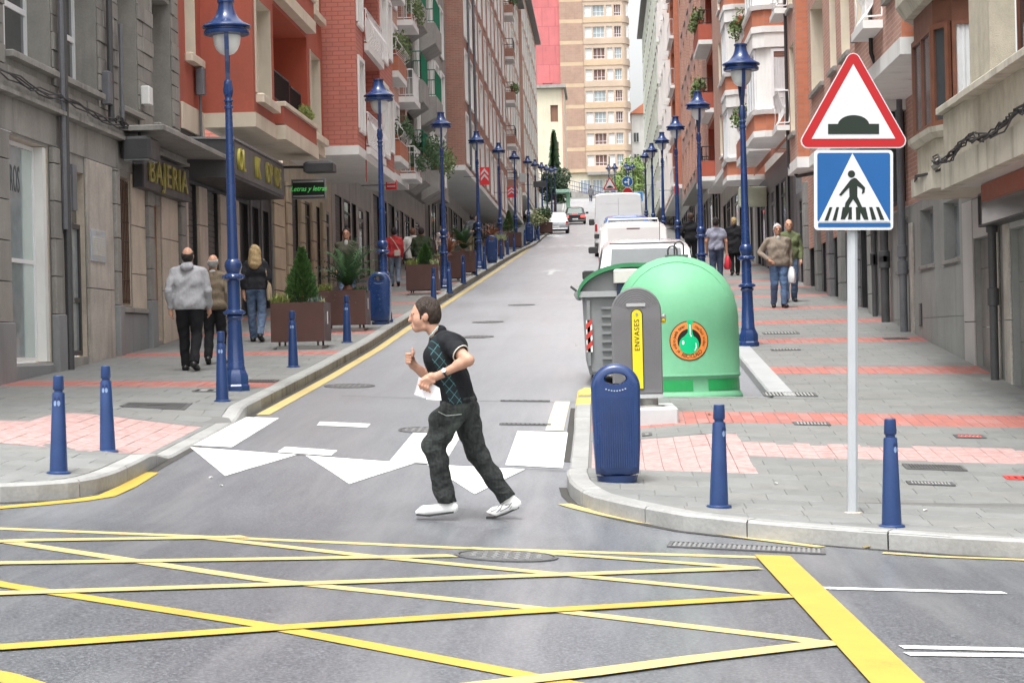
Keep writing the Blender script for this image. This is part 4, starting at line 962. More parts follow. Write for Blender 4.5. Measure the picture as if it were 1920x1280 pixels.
for k in range(10):
    zf = zb + flo * k
    MB().box(-5.35, -2.203, Y - .15, Y + 8, zf + .52, zf + flo - .003).build('brick_band', RBAND, bt); MB().box(-5.35, -2.2, Y - .14, Y + 8, zf, zf + .517).build('ochre_band', TANB, bt)
    MB().box(-2.15, 3.2, Y - .06, Y - .003, zf + .0, zf + .7).build('floor_band', TANB if k % 2 else TAN, bt)
    mb = MB(); mb.rings([[(3.15 + (x - 3.15) * 1.12, y - .12, z) for x, y in arc[:-1]] + [(3.15, Y + 4, z)] for z in (zf - .05, zf + .75)], True, True); mb.build('curved_parapet', TAN, bt)
    for i, (a, c, kind) in enumerate(cols_):
        dark = kind == 'mix' and (k * 3 + i) % 4 < 2
        win(bt, (a, Y + .2, zf + .85), 0, c - a, 1.5, pane=(mat('deep_loggia', (.16, .09, .075), .8, .1) if dark else BLIND if kind == 'blind' else GLASSL), cols=1 if kind == 'blind' else 3, transom=.4 if not dark else .3)
    win(bt, (3.45, Y + .45, zf + .85), .55, .6, 1.5, pane=BLIND, cols=1)
MB().box(-2.6, 3.3, Y - .5, Y + 10, zb + 29.6, zb + 30.6).build('parapet', mat('pinkish_parapet', (.50, .40, .36), .8, .08), bt)
MB().box(-5.35, 4.0, Y + .2, Y + 10, 19, zb - .003).build('base_wall', CREAMF, bt); MB().box(-2.0, 4.1, Y - .6, Y + .19, zb - .4, zb - .003).build('base_canopy', CONC, bt)
for xa in (-3.0, -1.3, .4): win(bt, (xa, Y + .12, 20.6), 0, 1.4, 2.6, frame=WFRAME, pane=GLASSL, cols=3, name='shop_window')
mb = MB(); mb.box(-14, -5.353, Y + .3, Y + 14, 19, 66); mb.build('gable_wall', PINKW, bt)
mb = MB(); mb.box(-7.6, -6.7, Y - .2, Y + .29, 33.5, 36.4); mb.box(-7.75, -6.55, Y - .25, Y + .285, 36.403, 36.6); mb.build('chimney', PINKW, bt)

# ---- right side: beige house with the balcony parapet and timber bay window
q = 5.1
b = thing('beige_house', 'beige pebbledash building with marble doorways, parapets and a timber bay window', 'building', (q, 17, .3))
H = [(28.45, 29.62, .75, 2.76, .14, 0), (25.0, 26.95, .55, 2.76, .14, 0), (30.85, 32.25, 2.56, 3.42, .22, 0), (33.25, 34.6, 2.56, 3.45, .22, 0), (36.0, 37.3, 2.56, 3.45, .22, 0), (38.5, 39.4, 2.6, 3.5, .22, 0)]
mb = MB(); wallface(mb, q, 17, 39.9, -.4, 3.6, H, .2, -1); mb.quad((q, 17, -.4), (q + 9, 17, -.4), (q + 9, 17, 20), (q, 17, 20)); mb.build('ground_wall', [GRANW, GRANW], b, fix=True)
for v0, v1, z0 in ((28.45, 29.62, .92), (25.0, 26.95, .75)):
    zz = [z0, 1.55, 2.35, 2.75] if v0 > 27 else [z0, 1.35, 2.1, 2.75]
    for a, c in zip(zz, zz[1:]): MB().cbox(q + .135, q + .08, v0 + .004, v1 - .004, a + .004, c - .004, .006).build('marble_panel', MARD, b)
    MB().cbox(q - .03, q + .13, v0 - .02, v1 + .02, z0 - .09, z0 - .004, .01).build('doorstep', MARW, b)
for v0, v1, p, m in ((29.64, 30.44, .03, MARW), (27.75, 28.43, .03, MARBG), (27.0, 27.42, .03, MARBG), (24.2, 24.97, .03, MARW)):
    zb_ = pav(q, v0) - .15
    for a, c in ((zb_, 1.62), (1.635, 3.3)): MB().cbox(q - .002, q - p, v0, v1, a, c, .006).build('marble_panel', m, b)
MB().cbox(q - .002, q - .02, 28.44, 29.63, 2.77, 3.3, .005).build('marble_panel', MARW, b); MB().cbox(q - .002, q - .02, 25.0, 26.98, 2.77, 3.3, .005).build('marble_panel', MARW, b)
for v0, v1 in ((30.46, 33.0), (33.01, 35.3), (35.95, 37.9)):
    MB().cbox(q - .002, q - .018, v0, v1, .5, 1.72, .004).build('wall_slab', GRANW, b)
    MB().cbox(q - .002, q - .018, v0, v1, 1.728, 2.46, .004).build('wall_slab', GRANW, b)
for v0, v1, z0, z1 in ((30.85, 32.25, 2.56, 3.42), (33.25, 34.6, 2.56, 3.45), (36.0, 37.3, 2.56, 3.45), (38.5, 39.4, 2.6, 3.5)):
    wside(b, -1, q + .2, v0, v1, z0, z1, frame=GREYM, pane=GLASSL, cols=1); MB().cbox(q - .05, q + .1, v0 - .04, v1 + .04, z0 - .06, z0 - .004, .01).build('window_sill', LEDGE, b)
MB().cbox(q - .002, q - .05, 35.32, 35.62, .6, 3.3, .01).build('pilaster', MARBG, b)
for v, r_, m in ((35.82, .065, PIPE), (27.58, .055, DPIPE), (38.12, .075, DPIPE), (39.6, .05, DPIPE)):
    mb = MB(); x = q - .13; zb_ = pav(q, v) - .05; pr = [(r_, zb_), (r_, zb_ + 1.0), (r_ * 1.35, zb_ + 1.01), (r_ * 1.35, zb_ + 1.22), (r_, zb_ + 1.23), (r_, 2.75), (r_ * 1.35, 2.76), (r_ * 1.35, 2.95), (r_, 2.96), (r_, 6.5 if v > 30 else 3.3)]
    mb.lathe(pr, 10, (x, v, 0)); mb.build('downpipe', m, b, smooth=True)
mb = MB(); mb.box(q - .019, q - .035, 34.5, 34.76, 1.60, 1.96); vt = mb.build('vent', DARKP, b); mb = MB(); [mb.box(q - .036, q - .05, 34.52, 34.74, 1.63 + i * .032, 1.645 + i * .032) for i in range(10)]; tag(mb.build('vent_slat', GREYM, vt), kind='stuff')
# glass display box and red beam under the overhang
MB().box(q - .22, q - .032, 22, 27.9, 2.87, 3.24).build('display_box', mat('grimy_glass', (.14, .13, .12), .12, .3, 3, spec=.8), b); mb = MB()
for z in (2.84, 3.243): mb.box(q - .24, q - .03, 21.9, 27.92, z, z + .026)
mb.box(q - .241, q - .21, 27.88, 27.93, 2.868, 3.24); mb.build('display_frame', DARKP, b)
MB().box(q - .55, q - .47, 15, 25.9, 3.05, 3.25).build('red_beam', mat('red_brown_beam', (.27, .075, .045), .6, .15, 4), b)
# overhanging balcony with parapet
MB().box(4.20, q + .5, 15, 26.42, 3.26, 3.30).build('soffit', SOFF, b)
mb = MB(); mb.box(4.16, 4.30, 15, 26.44, 3.24, 3.56); mb.box(4.30, q, 26.30, 26.43, 3.305, 3.56); mb.build('fascia', PEBC, b)
MB().box(4.20, 4.34, 15, 26.42, 3.563, 4.16).build('parapet', PEBB, b); MB().box(4.342, q, 26.30, 26.42, 3.563, 4.16).build('parapet_return', PEBB, b)
for v0, v1, p in ((24.3, 26.5, 0), (15, 24.28, .1)): MB().cbox(4.12 - p, 4.42, v0, v1, 4.165 - p * .6, 4.25 - p * .6, .015).build('parapet_coping', PEBC, b)
MB().box(4.22, 4.5, 23.3, 24.55, 4.255, 9).build('pillar', PEBB, b)
MB().box(q + .02, q + .3, 15, 26.42, 3.6, 9).build('wall', PEBB, b); MB().box(4.55, 4.75, 15, 22.6, 4.2, 9).build('wall', PEBB, b)
wside(b, -1, 4.54, 19.5, 22.4, 4.2, 6.5, frame=WOOD, cols=3, pane=GLASS); wside(b, -1, q - .01, 24.7, 26.0, 4.2, 6, frame=WOOD, cols=2)
# timber bay
bay = [(q, 26.95), (4.38, 26.95), (4.20, 27.35), (4.20, 29.1), (4.40, 29.6), (q, 29.6)]
def ringp(off, z): return [(x - (off if x < q else 0), y + (-off if y < 28 else off), z) for x, y in bay]
mb = MB(); mb.rings([ringp(-.06, 3.56), ringp(-.06, 3.96)]); mb.build('bay_wall', PEBB, b)
mb = MB(); mb.rings([ringp(.02, 3.32), ringp(.02, 3.555)]); mb.build('bay_slab', PEBC, b)
mb = MB(); mb.rings([ringp(-.02, 3.963), ringp(.04, 4.03), ringp(.05, 4.10)]); mb.build('bay_sill', PEBC, b)
mb = MB(); mb.rings([ringp(.06, 5.72), ringp(.16, 5.9), ringp(.16, 6.6)]); mb.build('bay_upper_parapet', PEBC, b)
mb = MB(); mb.rings([ringp(-.14, 4.105), ringp(-.14, 5.715)]); mb.build('bay_core', DARK, b)
mb = MB(); mb.rings([ringp(-.05, 5.40), ringp(-.05, 5.716)]); mb.build('blind_box', WOOD, b)
win(b, (4.42, 27.0, 4.105), 0, .66, 1.29, frame=WOOD, pane=CURT, cols=1, bar=.05, curtain=True)
win(b, (4.25, 27.36, 4.105), math.atan2(-.36, .17), .38, 1.29, frame=WOOD, cols=1, bar=.07)
wside(b, -1, 4.26, 27.4, 29.05, 4.105, 5.395, frame=WOOD, cols=2, bar=.07)
for k in range(7): MB().tube([(4.13 - R.uniform(0, .06), v, 3.60 + .07 * math.sin(v * 2.1 + k * .3) * (.5 + .1 * k) + R.uniform(-.03, .03)) for v in np.arange(18, 26.6, .22)], .010, 5).build('cable', CABLE, b)
MB().tube([(4.14, 26.5, 3.6), (4.34, 26.9, 3.58), (4.22, 27.3, 3.52), (4.14, 28.4, 3.56), (4.3, 29.6, 3.45)], .022, 5).build('cable', CABLE, b); MB().tube([(4.2, 26.6, 3.62), (4.22, 27.3, 3.6)], .05, 6).build('cable', CONC, b)

# ---- rosy brick house with staggered bays
b = thing('rosy_brick_house', 'rosy brick building with staggered bays, white slabs and tall cream window recesses', 'building', (q, 30, 1.2))
mb = MB(); wallface(mb, q - .02, 29.65, 54.7, 3.61, 20, [], .3, -1); mb.build('inner_wall', BR_ROSE, b)
def bayblock(v0, v1, u, z0, holes, wall=BR_ROSE, near=BR_OR, slabm=WHITE_R, z1=20):
    mb = MB(); wallface(mb, u, v0, v1, z0, z1, holes, .35, -1)
    mb.quad((q, v0, z0), (u, v0, z0), (u, v0, z1), (q, v0, z1), m=2); mb.quad((q, v1, z0), (q, v1, z1), (u, v1, z1), (u, v1, z0)); mb.build('wall', [wall, CREAM, near], b, fix=True)
    MB().box(u - .03, q, v0 - .03, v1, z0 - .24, z0 - .003).build('slab', slabm, b)
def bwin(u, v0, v1, z0, z1):
    wside(b, -1, u + .33, v0, v1, z0, z1, cols=1, pane=BLIND); MB().cbox(u - .08, u + .1, v0 - .05, v1 + .05, z0 - .11, z0 - .003, .02).build('window_sill', LEDGE, b)
w2 = [(30.6, 31.5), (33.6, 35.4)]; bayblock(30.0, 35.8, 4.22, 5.62, [(a, c, 6.4 + d, 8.1 + d) for a, c in w2 for d in (0, 2.85)])
w3 = [(37.0, 38.6), (39.6, 41.0), (41.9, 43.0), (44.3, 46.9)]; bayblock(35.81, 47.6, 4.62, 5.45, [(a, c, 6.75 + d, 8.6 + d) for a, c in w3 for d in (0, 2.85)])
w4 = [(48.2, 49.3)]; bayblock(47.61, 50.0, 4.36, 5.45, [(a, c, 6.1 + d, 8.1 + d) for a, c in w4 for d in (0, 2.85, 5.7)])
for w_, u, z0, z1, nn in ((w2, 4.22, 6.4, 8.1, 1), (w3, 4.62, 6.75, 8.6, 2), (w4, 4.36, 6.1, 8.1, 3)):
    for a, c in w_:
        for k in range(nn): bwin(u, a, c, z0 + 2.85 * k, z1 + 2.85 * k)
for v0, z in ((31.9, 6.15), (49.5, 6.35), (49.5, 9.05)):
    u = 4.22 if v0 < 40 else 4.36
    MB().box(u - .3, u - .004, v0, v0 + 1.5, z - .12, z).build('balcony_slab', WHITE_R, b); railing(b, [(u - .02, v0, z), (u - .25, v0 + .05, z), (u - .25, v0 + 1.45, z), (u - .02, v0 + 1.5, z)], .8, WRAIL, style=.12, sp=.12)
mb = MB(); [leaf_tuft(mb, (4.12, 49.6 + i * .2, 9.9), .22, 60, .07) for i in range(6)]; tag(mb.build('balcony_plants', LEAFY, b), kind='stuff')
MB().tube([(4.17, 33.0, 9), (4.17, 33.0, 5.8), (4.3, 33.0, 5.42), (q, 33.0, 5.40)], .035, 6).build('cable', CABLE, b); MB().tube([(4.31, 49.6, 12), (4.31, 49.6, 5.4), (4.5, 49.4, 5.15), (q - .1, 48, 5.15)], .04, 6).build('cable', CABLE, b)
ground_floor(b, -1, q, 39.95, 56.5, 5.2, [(41.0, 42.6, 'dark', 0, 4.6), (43.4, 45.0, 'shop', 0, 4.6), (46.2, 47.4, 'dark', 0, 4.7), (48.2, 50.0, 'shutter', 0, 4.8), (51.0, 53.0, 'dark', 0, 5), (53.8, 55.6, 'shop', 0, 5)], SLATE, DARK)
for v0 in (40.1, 42.7, 45.2, 47.5, 50.2, 53.1):
    z = pav(q, v0) - .15
    while z < 5.0: ze = z + .55; MB().cbox(q - .002, q - .12, v0, v0 + .62, z, ze - .016, .012).build('pillar_block', SLATE if v0 in (42.7, 47.5) else GRANW, b); z = ze
MB().box(q - .3, q - .02, 36, 40, 3.7, 5.2).build('shop_fascia', DARKP, b)

# ---- white bay house
b = thing('white_bay_house', 'orange brick building with white bay windows and lace curtains', 'building', (q, 55, 3))
mb = MB(); wallface(mb, 4.75, 54.8, 72, 6.5, 20, [(61, 63.5, 7.0 + 2.68 * k, 9.1 + 2.68 * k, .8) for k in range(4)], .3, -1); mb.quad((q + .5, 54.8, 6.5), (4.75, 54.8, 6.5), (4.75, 54.8, 20), (q + .5, 54.8, 20)); mb.build('wall', [BR_OR, BR_OR], b, fix=True)
def wbay(v0, v1, u, z0, n):
    for k in range(n):
        z = z0 + 2.68 * k; c = .18
        def rg_(o, zz): return [(q, v0 - o, zz), (u + c * 1.6 - o, v0 - o, zz), (u - o, v0 + c * 1.2 - o, zz), (u - o, v1 - c * 1.2 + o, zz), (u + c * 1.6 - o, v1 + o, zz), (q, v1 + o, zz)]
        MB().rings([rg_(.03, z), rg_(.03, z + .16)]).build('bay_slab', WHITE_R, b); MB().rings([rg_(0, z + .163), rg_(0, z + .58)]).build('brick_band', BR_OR, b)
        MB().rings([rg_(.05, z + .583), rg_(.07, z + .7)]).build('bay_sill', WHITE_R, b); MB().rings([rg_(-.08, z + .703), rg_(-.08, z + 2.3)]).build('bay_core', WHITE_R, b)
        MB().rings([rg_(0, z + 2.303), rg_(0, z + 2.677)]).build('bay_head', WHITE_R, b)
        xw = u + c * 1.6 + .1; wn = q - .14 - xw
        win(b, (xw + .06, v0 + .076, z + .74), 0, max(.3, wn), 1.52, curtain=True, cols=1, transom=.3, bar=.07, pane=CURT, blind=.14, bm=BLINDB)
        wside(b, -1, u + .076, v0 + .3, v1 - .3, z + .74, z + 2.27, cols=3, pane=GLASSL)
wbay(55.0, 58.5, 3.95, 6.6, 4); wbay(67.2, 70.0, 3.95, 6.4, 4)
for k in range(4):
    z = 6.9 + 2.68 * k
    MB().box(4.15, 4.749, 60.2, 66, z - .2, z).build('balcony_slab', WHITE_R, b); MB().box(4.15, 4.25, 60.2, 66, z + .003, z + .5).build('balcony_parapet', BR_OR, b)
    railing(b, [(4.7, 60.25, z + .5), (4.18, 60.25, z + .5), (4.18, 65.95, z + .5)], .5, WRAIL, style=.12, sp=.2)
    wside(b, -1, 4.75 + .78, 61, 63.5, 7.0 + 2.68 * k, 9.1 + 2.68 * k, cols=2)
    mb = MB(); [leaf_tuft(mb, (4.1, 61.8 + i * .4, z + 1.0 + R.uniform(-.1, .2)), .25, 50, .07) for i in range(8)]; tag(mb.build('balcony_plants', R.choice((LEAFG, LEAFD)), b), kind='stuff'); mb = MB(); [leaf_tuft(mb, (4.08, 61.7 + i * .5, z + 1.1), .08, 12, .05) for i in range(3)]; tag(mb.build('balcony_flowers', FLOW, b), kind='stuff')
ground_floor(b, -1, q, 56.6, 72, 6.6, shops(56.8, 71.8, 5.9, w=1.8), SLATE, DARK)
mb = MB(); mb.cbox(4.2, 5.06, 66.0, 66.6, 5.5, 6.1, .03); mb.build('wall_lantern_sign', mat('pale_green_panel', (.42, .45, .34), .5, .15, 4), b)

SCR = mat('brown_screen', (.10, .05, .035), .7, .2)
terrace('red_balcony_house', 'brick building with red boxed balconies on white slabs, right terrace', -1, q, 4.55, 72.1, 91.9, 7.85, 2.75, 5,
    [('win', 73, 74.4, .5, 2.1, {'pane': BLIND}), ('win', 76.5, 78, .5, 2.1, {'pane': BLIND}), ('win', 80.5, 82, .5, 2.1, {'pane': BLIND}), ('balc', 86.2, 91, {'p': .55, 'parapet': .62, 'pm': RED, 'rm': IRONB, 'rh': .95, 'plants': (1, 2)})],
    BR_ROSE, CREAM, WHITE_R, shops(72.3, 91.7, 7.0, w=2.2), GREYP, near=REDIN)
terrace('pinkish_brick_house', 'narrow pinkish brick building with pipes, behind the red balconies', -1, q, 4.4, 92, 117.9, 8.95, 2.75, 6,
    [('win', v, v + 1.5, .4, 2.2, {'pane': BLINDB, 'frame': BLINDB, 'surr': .08}) for v in (93, 97, 101, 105, 109, 113)], BR_PALE, BR_ROSE, CONC, shops(92.2, 117.5, 8.2, w=2.6), GREYP)
terrace('orange_brick_house', 'orange brick building with a blank side wall and white framed bays', -1, q, 4.15, 118, 144.9, 9.95, 2.75, 7,
    [('balc', 119, 124, {'p': .25, 'rm': WRAIL, 'rh': .9, 'sp': .4}), ('win', 126, 128, .2, 2.3, {'pane': BLINDB, 'surr': .3}), ('win', 130, 132.5, .2, 2.3, {'pane': BLINDB, 'surr': .35}), ('win', 135, 137, .2, 2.3, {'pane': BLIND, 'surr': .3}), ('win', 139.5, 142, .2, 2.3, {'pane': BLINDB, 'surr': .35})],
    BR_OR, WHITE_R, WHITE_R, shops(118.2, 144.5, 9.2, w=3), WHITE_R)
terrace('green_tiled_house', 'long greenish white building with small windows near the end of the right terrace', -1, q, 4.25, 145, 212, 11.4, 2.75, 7,
    [('win', v, v + 1.3, .6, 2.1, {'pane': GLASS if i % 3 else BLINDB, 'surr': .04}) for i, v in enumerate(np.arange(146.5, 210, 3.6).round(2).tolist())], GREENW, GREENW, CONC, shops(145.3, 211, 10.6, w=4), GREYP)
# low house seen past the end of the right terrace
b = thing('far_low_house', 'low white house with an orange roof, far behind the right terrace', 'building', (5.5, 300, 22)); MB().box(4.3, 12, 300, 312, 20, 33).build('wall', WHITE_R, b); mb = MB(); mb.rings([[(4.0, 299.5, 33.01), (12.3, 299.5, 33.01), (12.3, 312.5, 33.01), (4.0, 312.5, 33.01)], [(7, 303, 35.5), (9, 303, 35.5), (9, 309, 35.5), (7, 309, 35.5)]]); mb.build('roof', TERRA, b)
for k in range(3): win(b, (4.5, 299.93, 23 + 3 * k), 0, .8, 1.4, pane=GLASS)
# ------------------------------------------------------------------ street furniture
BLUE = mat('blue_gloss_paint', (.014, .040, .135), .26, .16, 3, spec=.5, coat=.25, streak=.3, grime=(.008, .016, .06))
BLUEC = mat('blue_bollard_paint', (.013, .040, .132), .36, .18, 4, spec=.5, streak=.25, grime=(.01, .02, .08))
GLOBE = mat('frosted_globe', (.70, .70, .68), .3, .05, 4)
REFL = mat('pale_reflector', (.20, .28, .45), .3, .1, 8)
def upright(x, y, f=pav): return (x, y, f(x, y))
def make_lamp():
    t = thing('street_lamp', '', 'street lamp')
    mb = MB(); mb.lathe([(.165, -.05), (.165, .05), (.15, .07), (.15, .17), (.13, .21), (.118, .24)], 8, ph=math.pi / 8); mb.build('base', BLUE, t, smooth=True, angle=30)
    mb = MB(); mb.lathe([(.108, .235), (.112, .26), (.102, .28), (.088, .62), (.084, .82), (.098, .835), (.104, .85), (.098, .865), (.078, .88)], 16); mb.build('shaft', BLUE, t, smooth=True)
    mb = MB(); mb.lathe([(.078, .875), (.115, .885), (.122, .905), (.112, .93), (.078, .945), (.076, 1.0), (.074, 1.28), (.112, 1.30), (.118, 1.325), (.105, 1.35), (.074, 1.365), (.08, 1.38), (.092, 1.41), (.101, 1.45), (.096, 1.49), (.074, 1.525), (.066, 1.53)], 16); mb.build('collar', BLUE, t, smooth=True)
    mb = MB()
    for zc_ in (.907, 1.326):
        for i in range(14): a = i * 2 * math.pi / 14; mb.box(.117 * math.cos(a) - .012, .117 * math.cos(a) + .012, .117 * math.sin(a) - .012, .117 * math.sin(a) + .012, zc_ - .015, zc_ + .015)
    tag(mb.build('collar_bead', BLUE, t), kind='stuff')
    mb = MB(); mb.lathe([(.066, 1.525), (.061, 1.7), (.042, 3.2), (.041, 3.28), (.052, 3.285), (.052, 3.31), (.042, 3.32), (.042, 3.36), (.055, 3.365), (.055, 3.385), (.04, 3.395), (.038, 3.42)], 14); mb.build('pole', BLUE, t, smooth=True)
    mb = MB(); mb.lathe([(.04, 3.415), (.048, 3.44), (.06, 3.50), (.048, 3.56), (.05, 3.60), (.038, 3.62)], 8); mb.build('knuckle', BLUE, t, smooth=True)
    for s in (-1, 1):
        mb = MB(); pts = [(0, s * .01, 3.60), (0, s * .05, 3.70), (0, s * .13, 3.82), (0, s * .19, 3.95), (0, s * .21, 4.10), (0, s * .21, 4.22)]
        mb.rings([[(x - .026, y - .012, z), (x + .026, y - .012, z), (x + .026, y + .012, z), (x - .026, y + .012, z)] for x, y, z in pts]); mb.build('bracket_arm', BLUE, t)
    mb = MB(); mb.lathe([(.15, 4.135), (.262, 4.145), (.268, 4.16), (.268, 4.185), (.245, 4.20), (.245, 4.215), (.282, 4.225), (.286, 4.24), (.275, 4.255), (.21, 4.285), (.15, 4.335), (.115, 4.39), (.095, 4.45), (.088, 4.50), (.088, 4.515), (.1, 4.52), (.1, 4.545), (.06, 4.555), (.02, 4.56)], 20); cap = mb.build('lantern_cap', BLUE, t, smooth=True, angle=30)
    mb = MB(); mb.lathe([(.16, 4.134), (.158, 4.09), (.148, 4.03), (.122, 3.97), (.08, 3.925), (.03, 3.908), (.004, 3.905)], 18); mb.build('globe', GLOBE, t, smooth=True)
    return t
def spread(proto, make_tree, items, group):
    """items: (x, y, rz, label, scale)"""
    for i, it in enumerate(items):
        o = proto if i == 0 else copy_tree(proto, None, make_tree)
        x, y, rz, label = it[:4]; f = it[5] if len(it) > 5 else pav
        jt = .012 if 'bollard' in o.name else .004; o.location = (x, y, f(x, y)); o.rotation_euler = (R.gauss(0, jt), R.gauss(0, jt), rz); o['label'] = label; o['group'] = group
        if len(it) > 4 and it[4] != 1: o.scale = (it[4],) * 3
def treeof():
    t = {}
    for c in bpy.data.objects:
        if c.parent: t.setdefault(c.parent.name, []).append(c)
    return t
lamp = make_lamp()
ll = [(-4.47, 25.6, .15, 'blue street lamp nearest the camera on the left pavement', 1.035), (-4.27, 41.2, .15, 'blue street lamp behind the left litter bin and the palm planter'),
      (-4.27, 57, .1, 'blue street lamp in front of the man in the dark green jumper'), (-4.27, 73, .1, 'blue street lamp with the red chevron sign behind its lantern'), (-4.27, 88.5, .1, 'blue street lamp just right of the red chevron sign'),
      (-4.27, 104, .1, 'blue street lamp left of the far litter bin'), (-4.2, 120, .1, 'blue street lamp beside the variegated shrub planter'), (-4.2, 134, 0, 'blue street lamp beside the parked silver car'),
      (-4.2, 148, 0, 'left far blue street lamp before the cream house'), (-4.2, 162, 0, 'left far blue street lamp below the conifer'), (-4.2, 176, 0, 'left far blue street lamp before the green awning'), (-4.2, 190, 0, 'farthest blue street lamp of the left row')]
rl = [(2.22, 33.4, .1, 'blue street lamp nearest the camera on the right pavement, beside the green bell'), (2.25, 49.4, .1, 'blue street lamp left of the man in the grey shirt with a red bag'), (2.24, 64.6, .1, 'blue street lamp left of the man in the black suit'),
      (2.24, 80, .1, 'blue street lamp beside the pale house wall, fourth up the right pavement'), (2.24, 95.2, .1, 'blue street lamp right of the white van, behind it'), (2.24, 111, .1, 'right far blue street lamp beside the blue square sign'),
      (1.0, 166, 0, 'far blue street lamp standing before the tan tower, left of the round blue sign'), (2.2, 180, 0, 'far blue street lamp above the round blue arrow sign'), (2.3, 205, 0, 'far blue street lamp in front of the tower base'), (2.8, 195, 0, 'far blue street lamp right of the round blue sign'), (.6, 190, 0, 'far blue street lamp rising behind the far hump sign')]
spread(lamp, treeof(), ll + rl, 'blue street lamps along both kerbs')

def make_bollard():
    t = thing('bollard', '', 'bollard')
    mb = MB(); mb.lathe([(.098, -.03), (.098, .008), (.09, .016), (.076, .018)], 18); mb.build('flange', BLUEC, t, smooth=True)
    mb = MB(); mb.lathe([(.073, .015), (.05, .640), (.047, .652), (.036, .656)], 20); mb.build('post', BLUEC, t, smooth=True)
    mb = MB(); mb.lathe([(.036, .65), (.036, .672), (.043, .676), (.047, .684), (.042, .785), (.037, .79), (.01, .7915)], 18); mb.build('head', BLUEC, t, smooth=True)
    for s in (-1, 1):
        mb = MB(); pts = []
        for k in range(12):
            a = k * math.pi / 6; dx, dz = .012 * math.cos(a) + s * .015, .022 * math.sin(a); zz = .565 + dz
            r_ = .073 + (.05 - .073) * (zz - .015) / .625 + .0015
            pts.append((dx, -math.sqrt(r_ * r_ - dx * dx), zz))
        top = [(p[0], p[1], p[2] + .06) for p in pts]
        mb.rings([pts, [(p[0] * .9 , p[1] - .001, p[2] + .002) for p in pts]], True, True); mb.build('reflector', REFL, t)
        mb = MB(); q = []
        for k in range(12):
            a = k * math.pi / 6; dx, dz = .012 * math.cos(a) + s * .015, .020 * math.sin(a); zz = .598 + dz
            r_ = .073 + (.05 - .073) * (zz - .015) / .625 + .001
            q.append((dx, -math.sqrt(r_ * r_ - dx * dx), zz))
        mb.rings([q, [(p[0], p[1] - .0005, p[2]) for p in q]], True, True); mb.build('socket', mat('dark_blue_recess', (.011, .026, .095), .5, .1), t)
    return t
bo = make_bollard()
def bp(px, py, rz, label, sc=1): x, y, _ = at(px, py); return (x, y, rz, label, sc)
bl = [bp(110, 887, 0, 'blue bollard farthest left, close to the pale kerb corner'), bp(202, 847, 0, 'second blue bollard from the left, on the pink ribbed paving edge'), bp(417, 752, 0, 'blue bollard in front of the nearest left street lamp'),
      bp(550, 688, 0, 'blue bollard in front of the brown planter with the cone shaped conifer'), bp(651, 642, 0, 'blue bollard in front of the brown planter with the palm'), bp(813, 566, 0, 'blue bollard at the planter with the small conifer, right of the running man'),
      bp(843, 548, 0, 'blue bollard at the foot of the third left lamp'), bp(869, 531, 0, 'blue bollard before the planter with reddish leaves'), bp(891, 516, 0, 'blue bollard right of the planter with reddish leaves'), bp(909, 505, 0, 'blue bollard left of the second litter bin'),
      bp(940, 486, 0, 'blue bollard right of the second litter bin'), bp(952, 478, 0, 'blue bollard before the small planter far up'), bp(964, 472, 0, 'blue bollard before the dark conifer far up'), bp(974, 466, 0, 'blue bollard left of the far lamp foot'), bp(984, 460, 0, 'blue bollard left of the far litter bin'),
      bp(1004, 452, 0, 'blue bollard right of the far litter bin'), bp(1010, 450, 0, 'blue bollard by the far kerb gap'), bp(1034, 432, 0, 'blue bollard beside the silver car'), bp(1040, 428, 0, 'blue bollard behind the silver car'),
      bp(1348, 950, .95, 'blue bollard right of the litter bin at the right corner'), bp(1672, 987, .85, 'rightmost blue bollard, right of the sign pole')]
spread(bo, treeof(), bl, 'blue bollards along the kerbs')

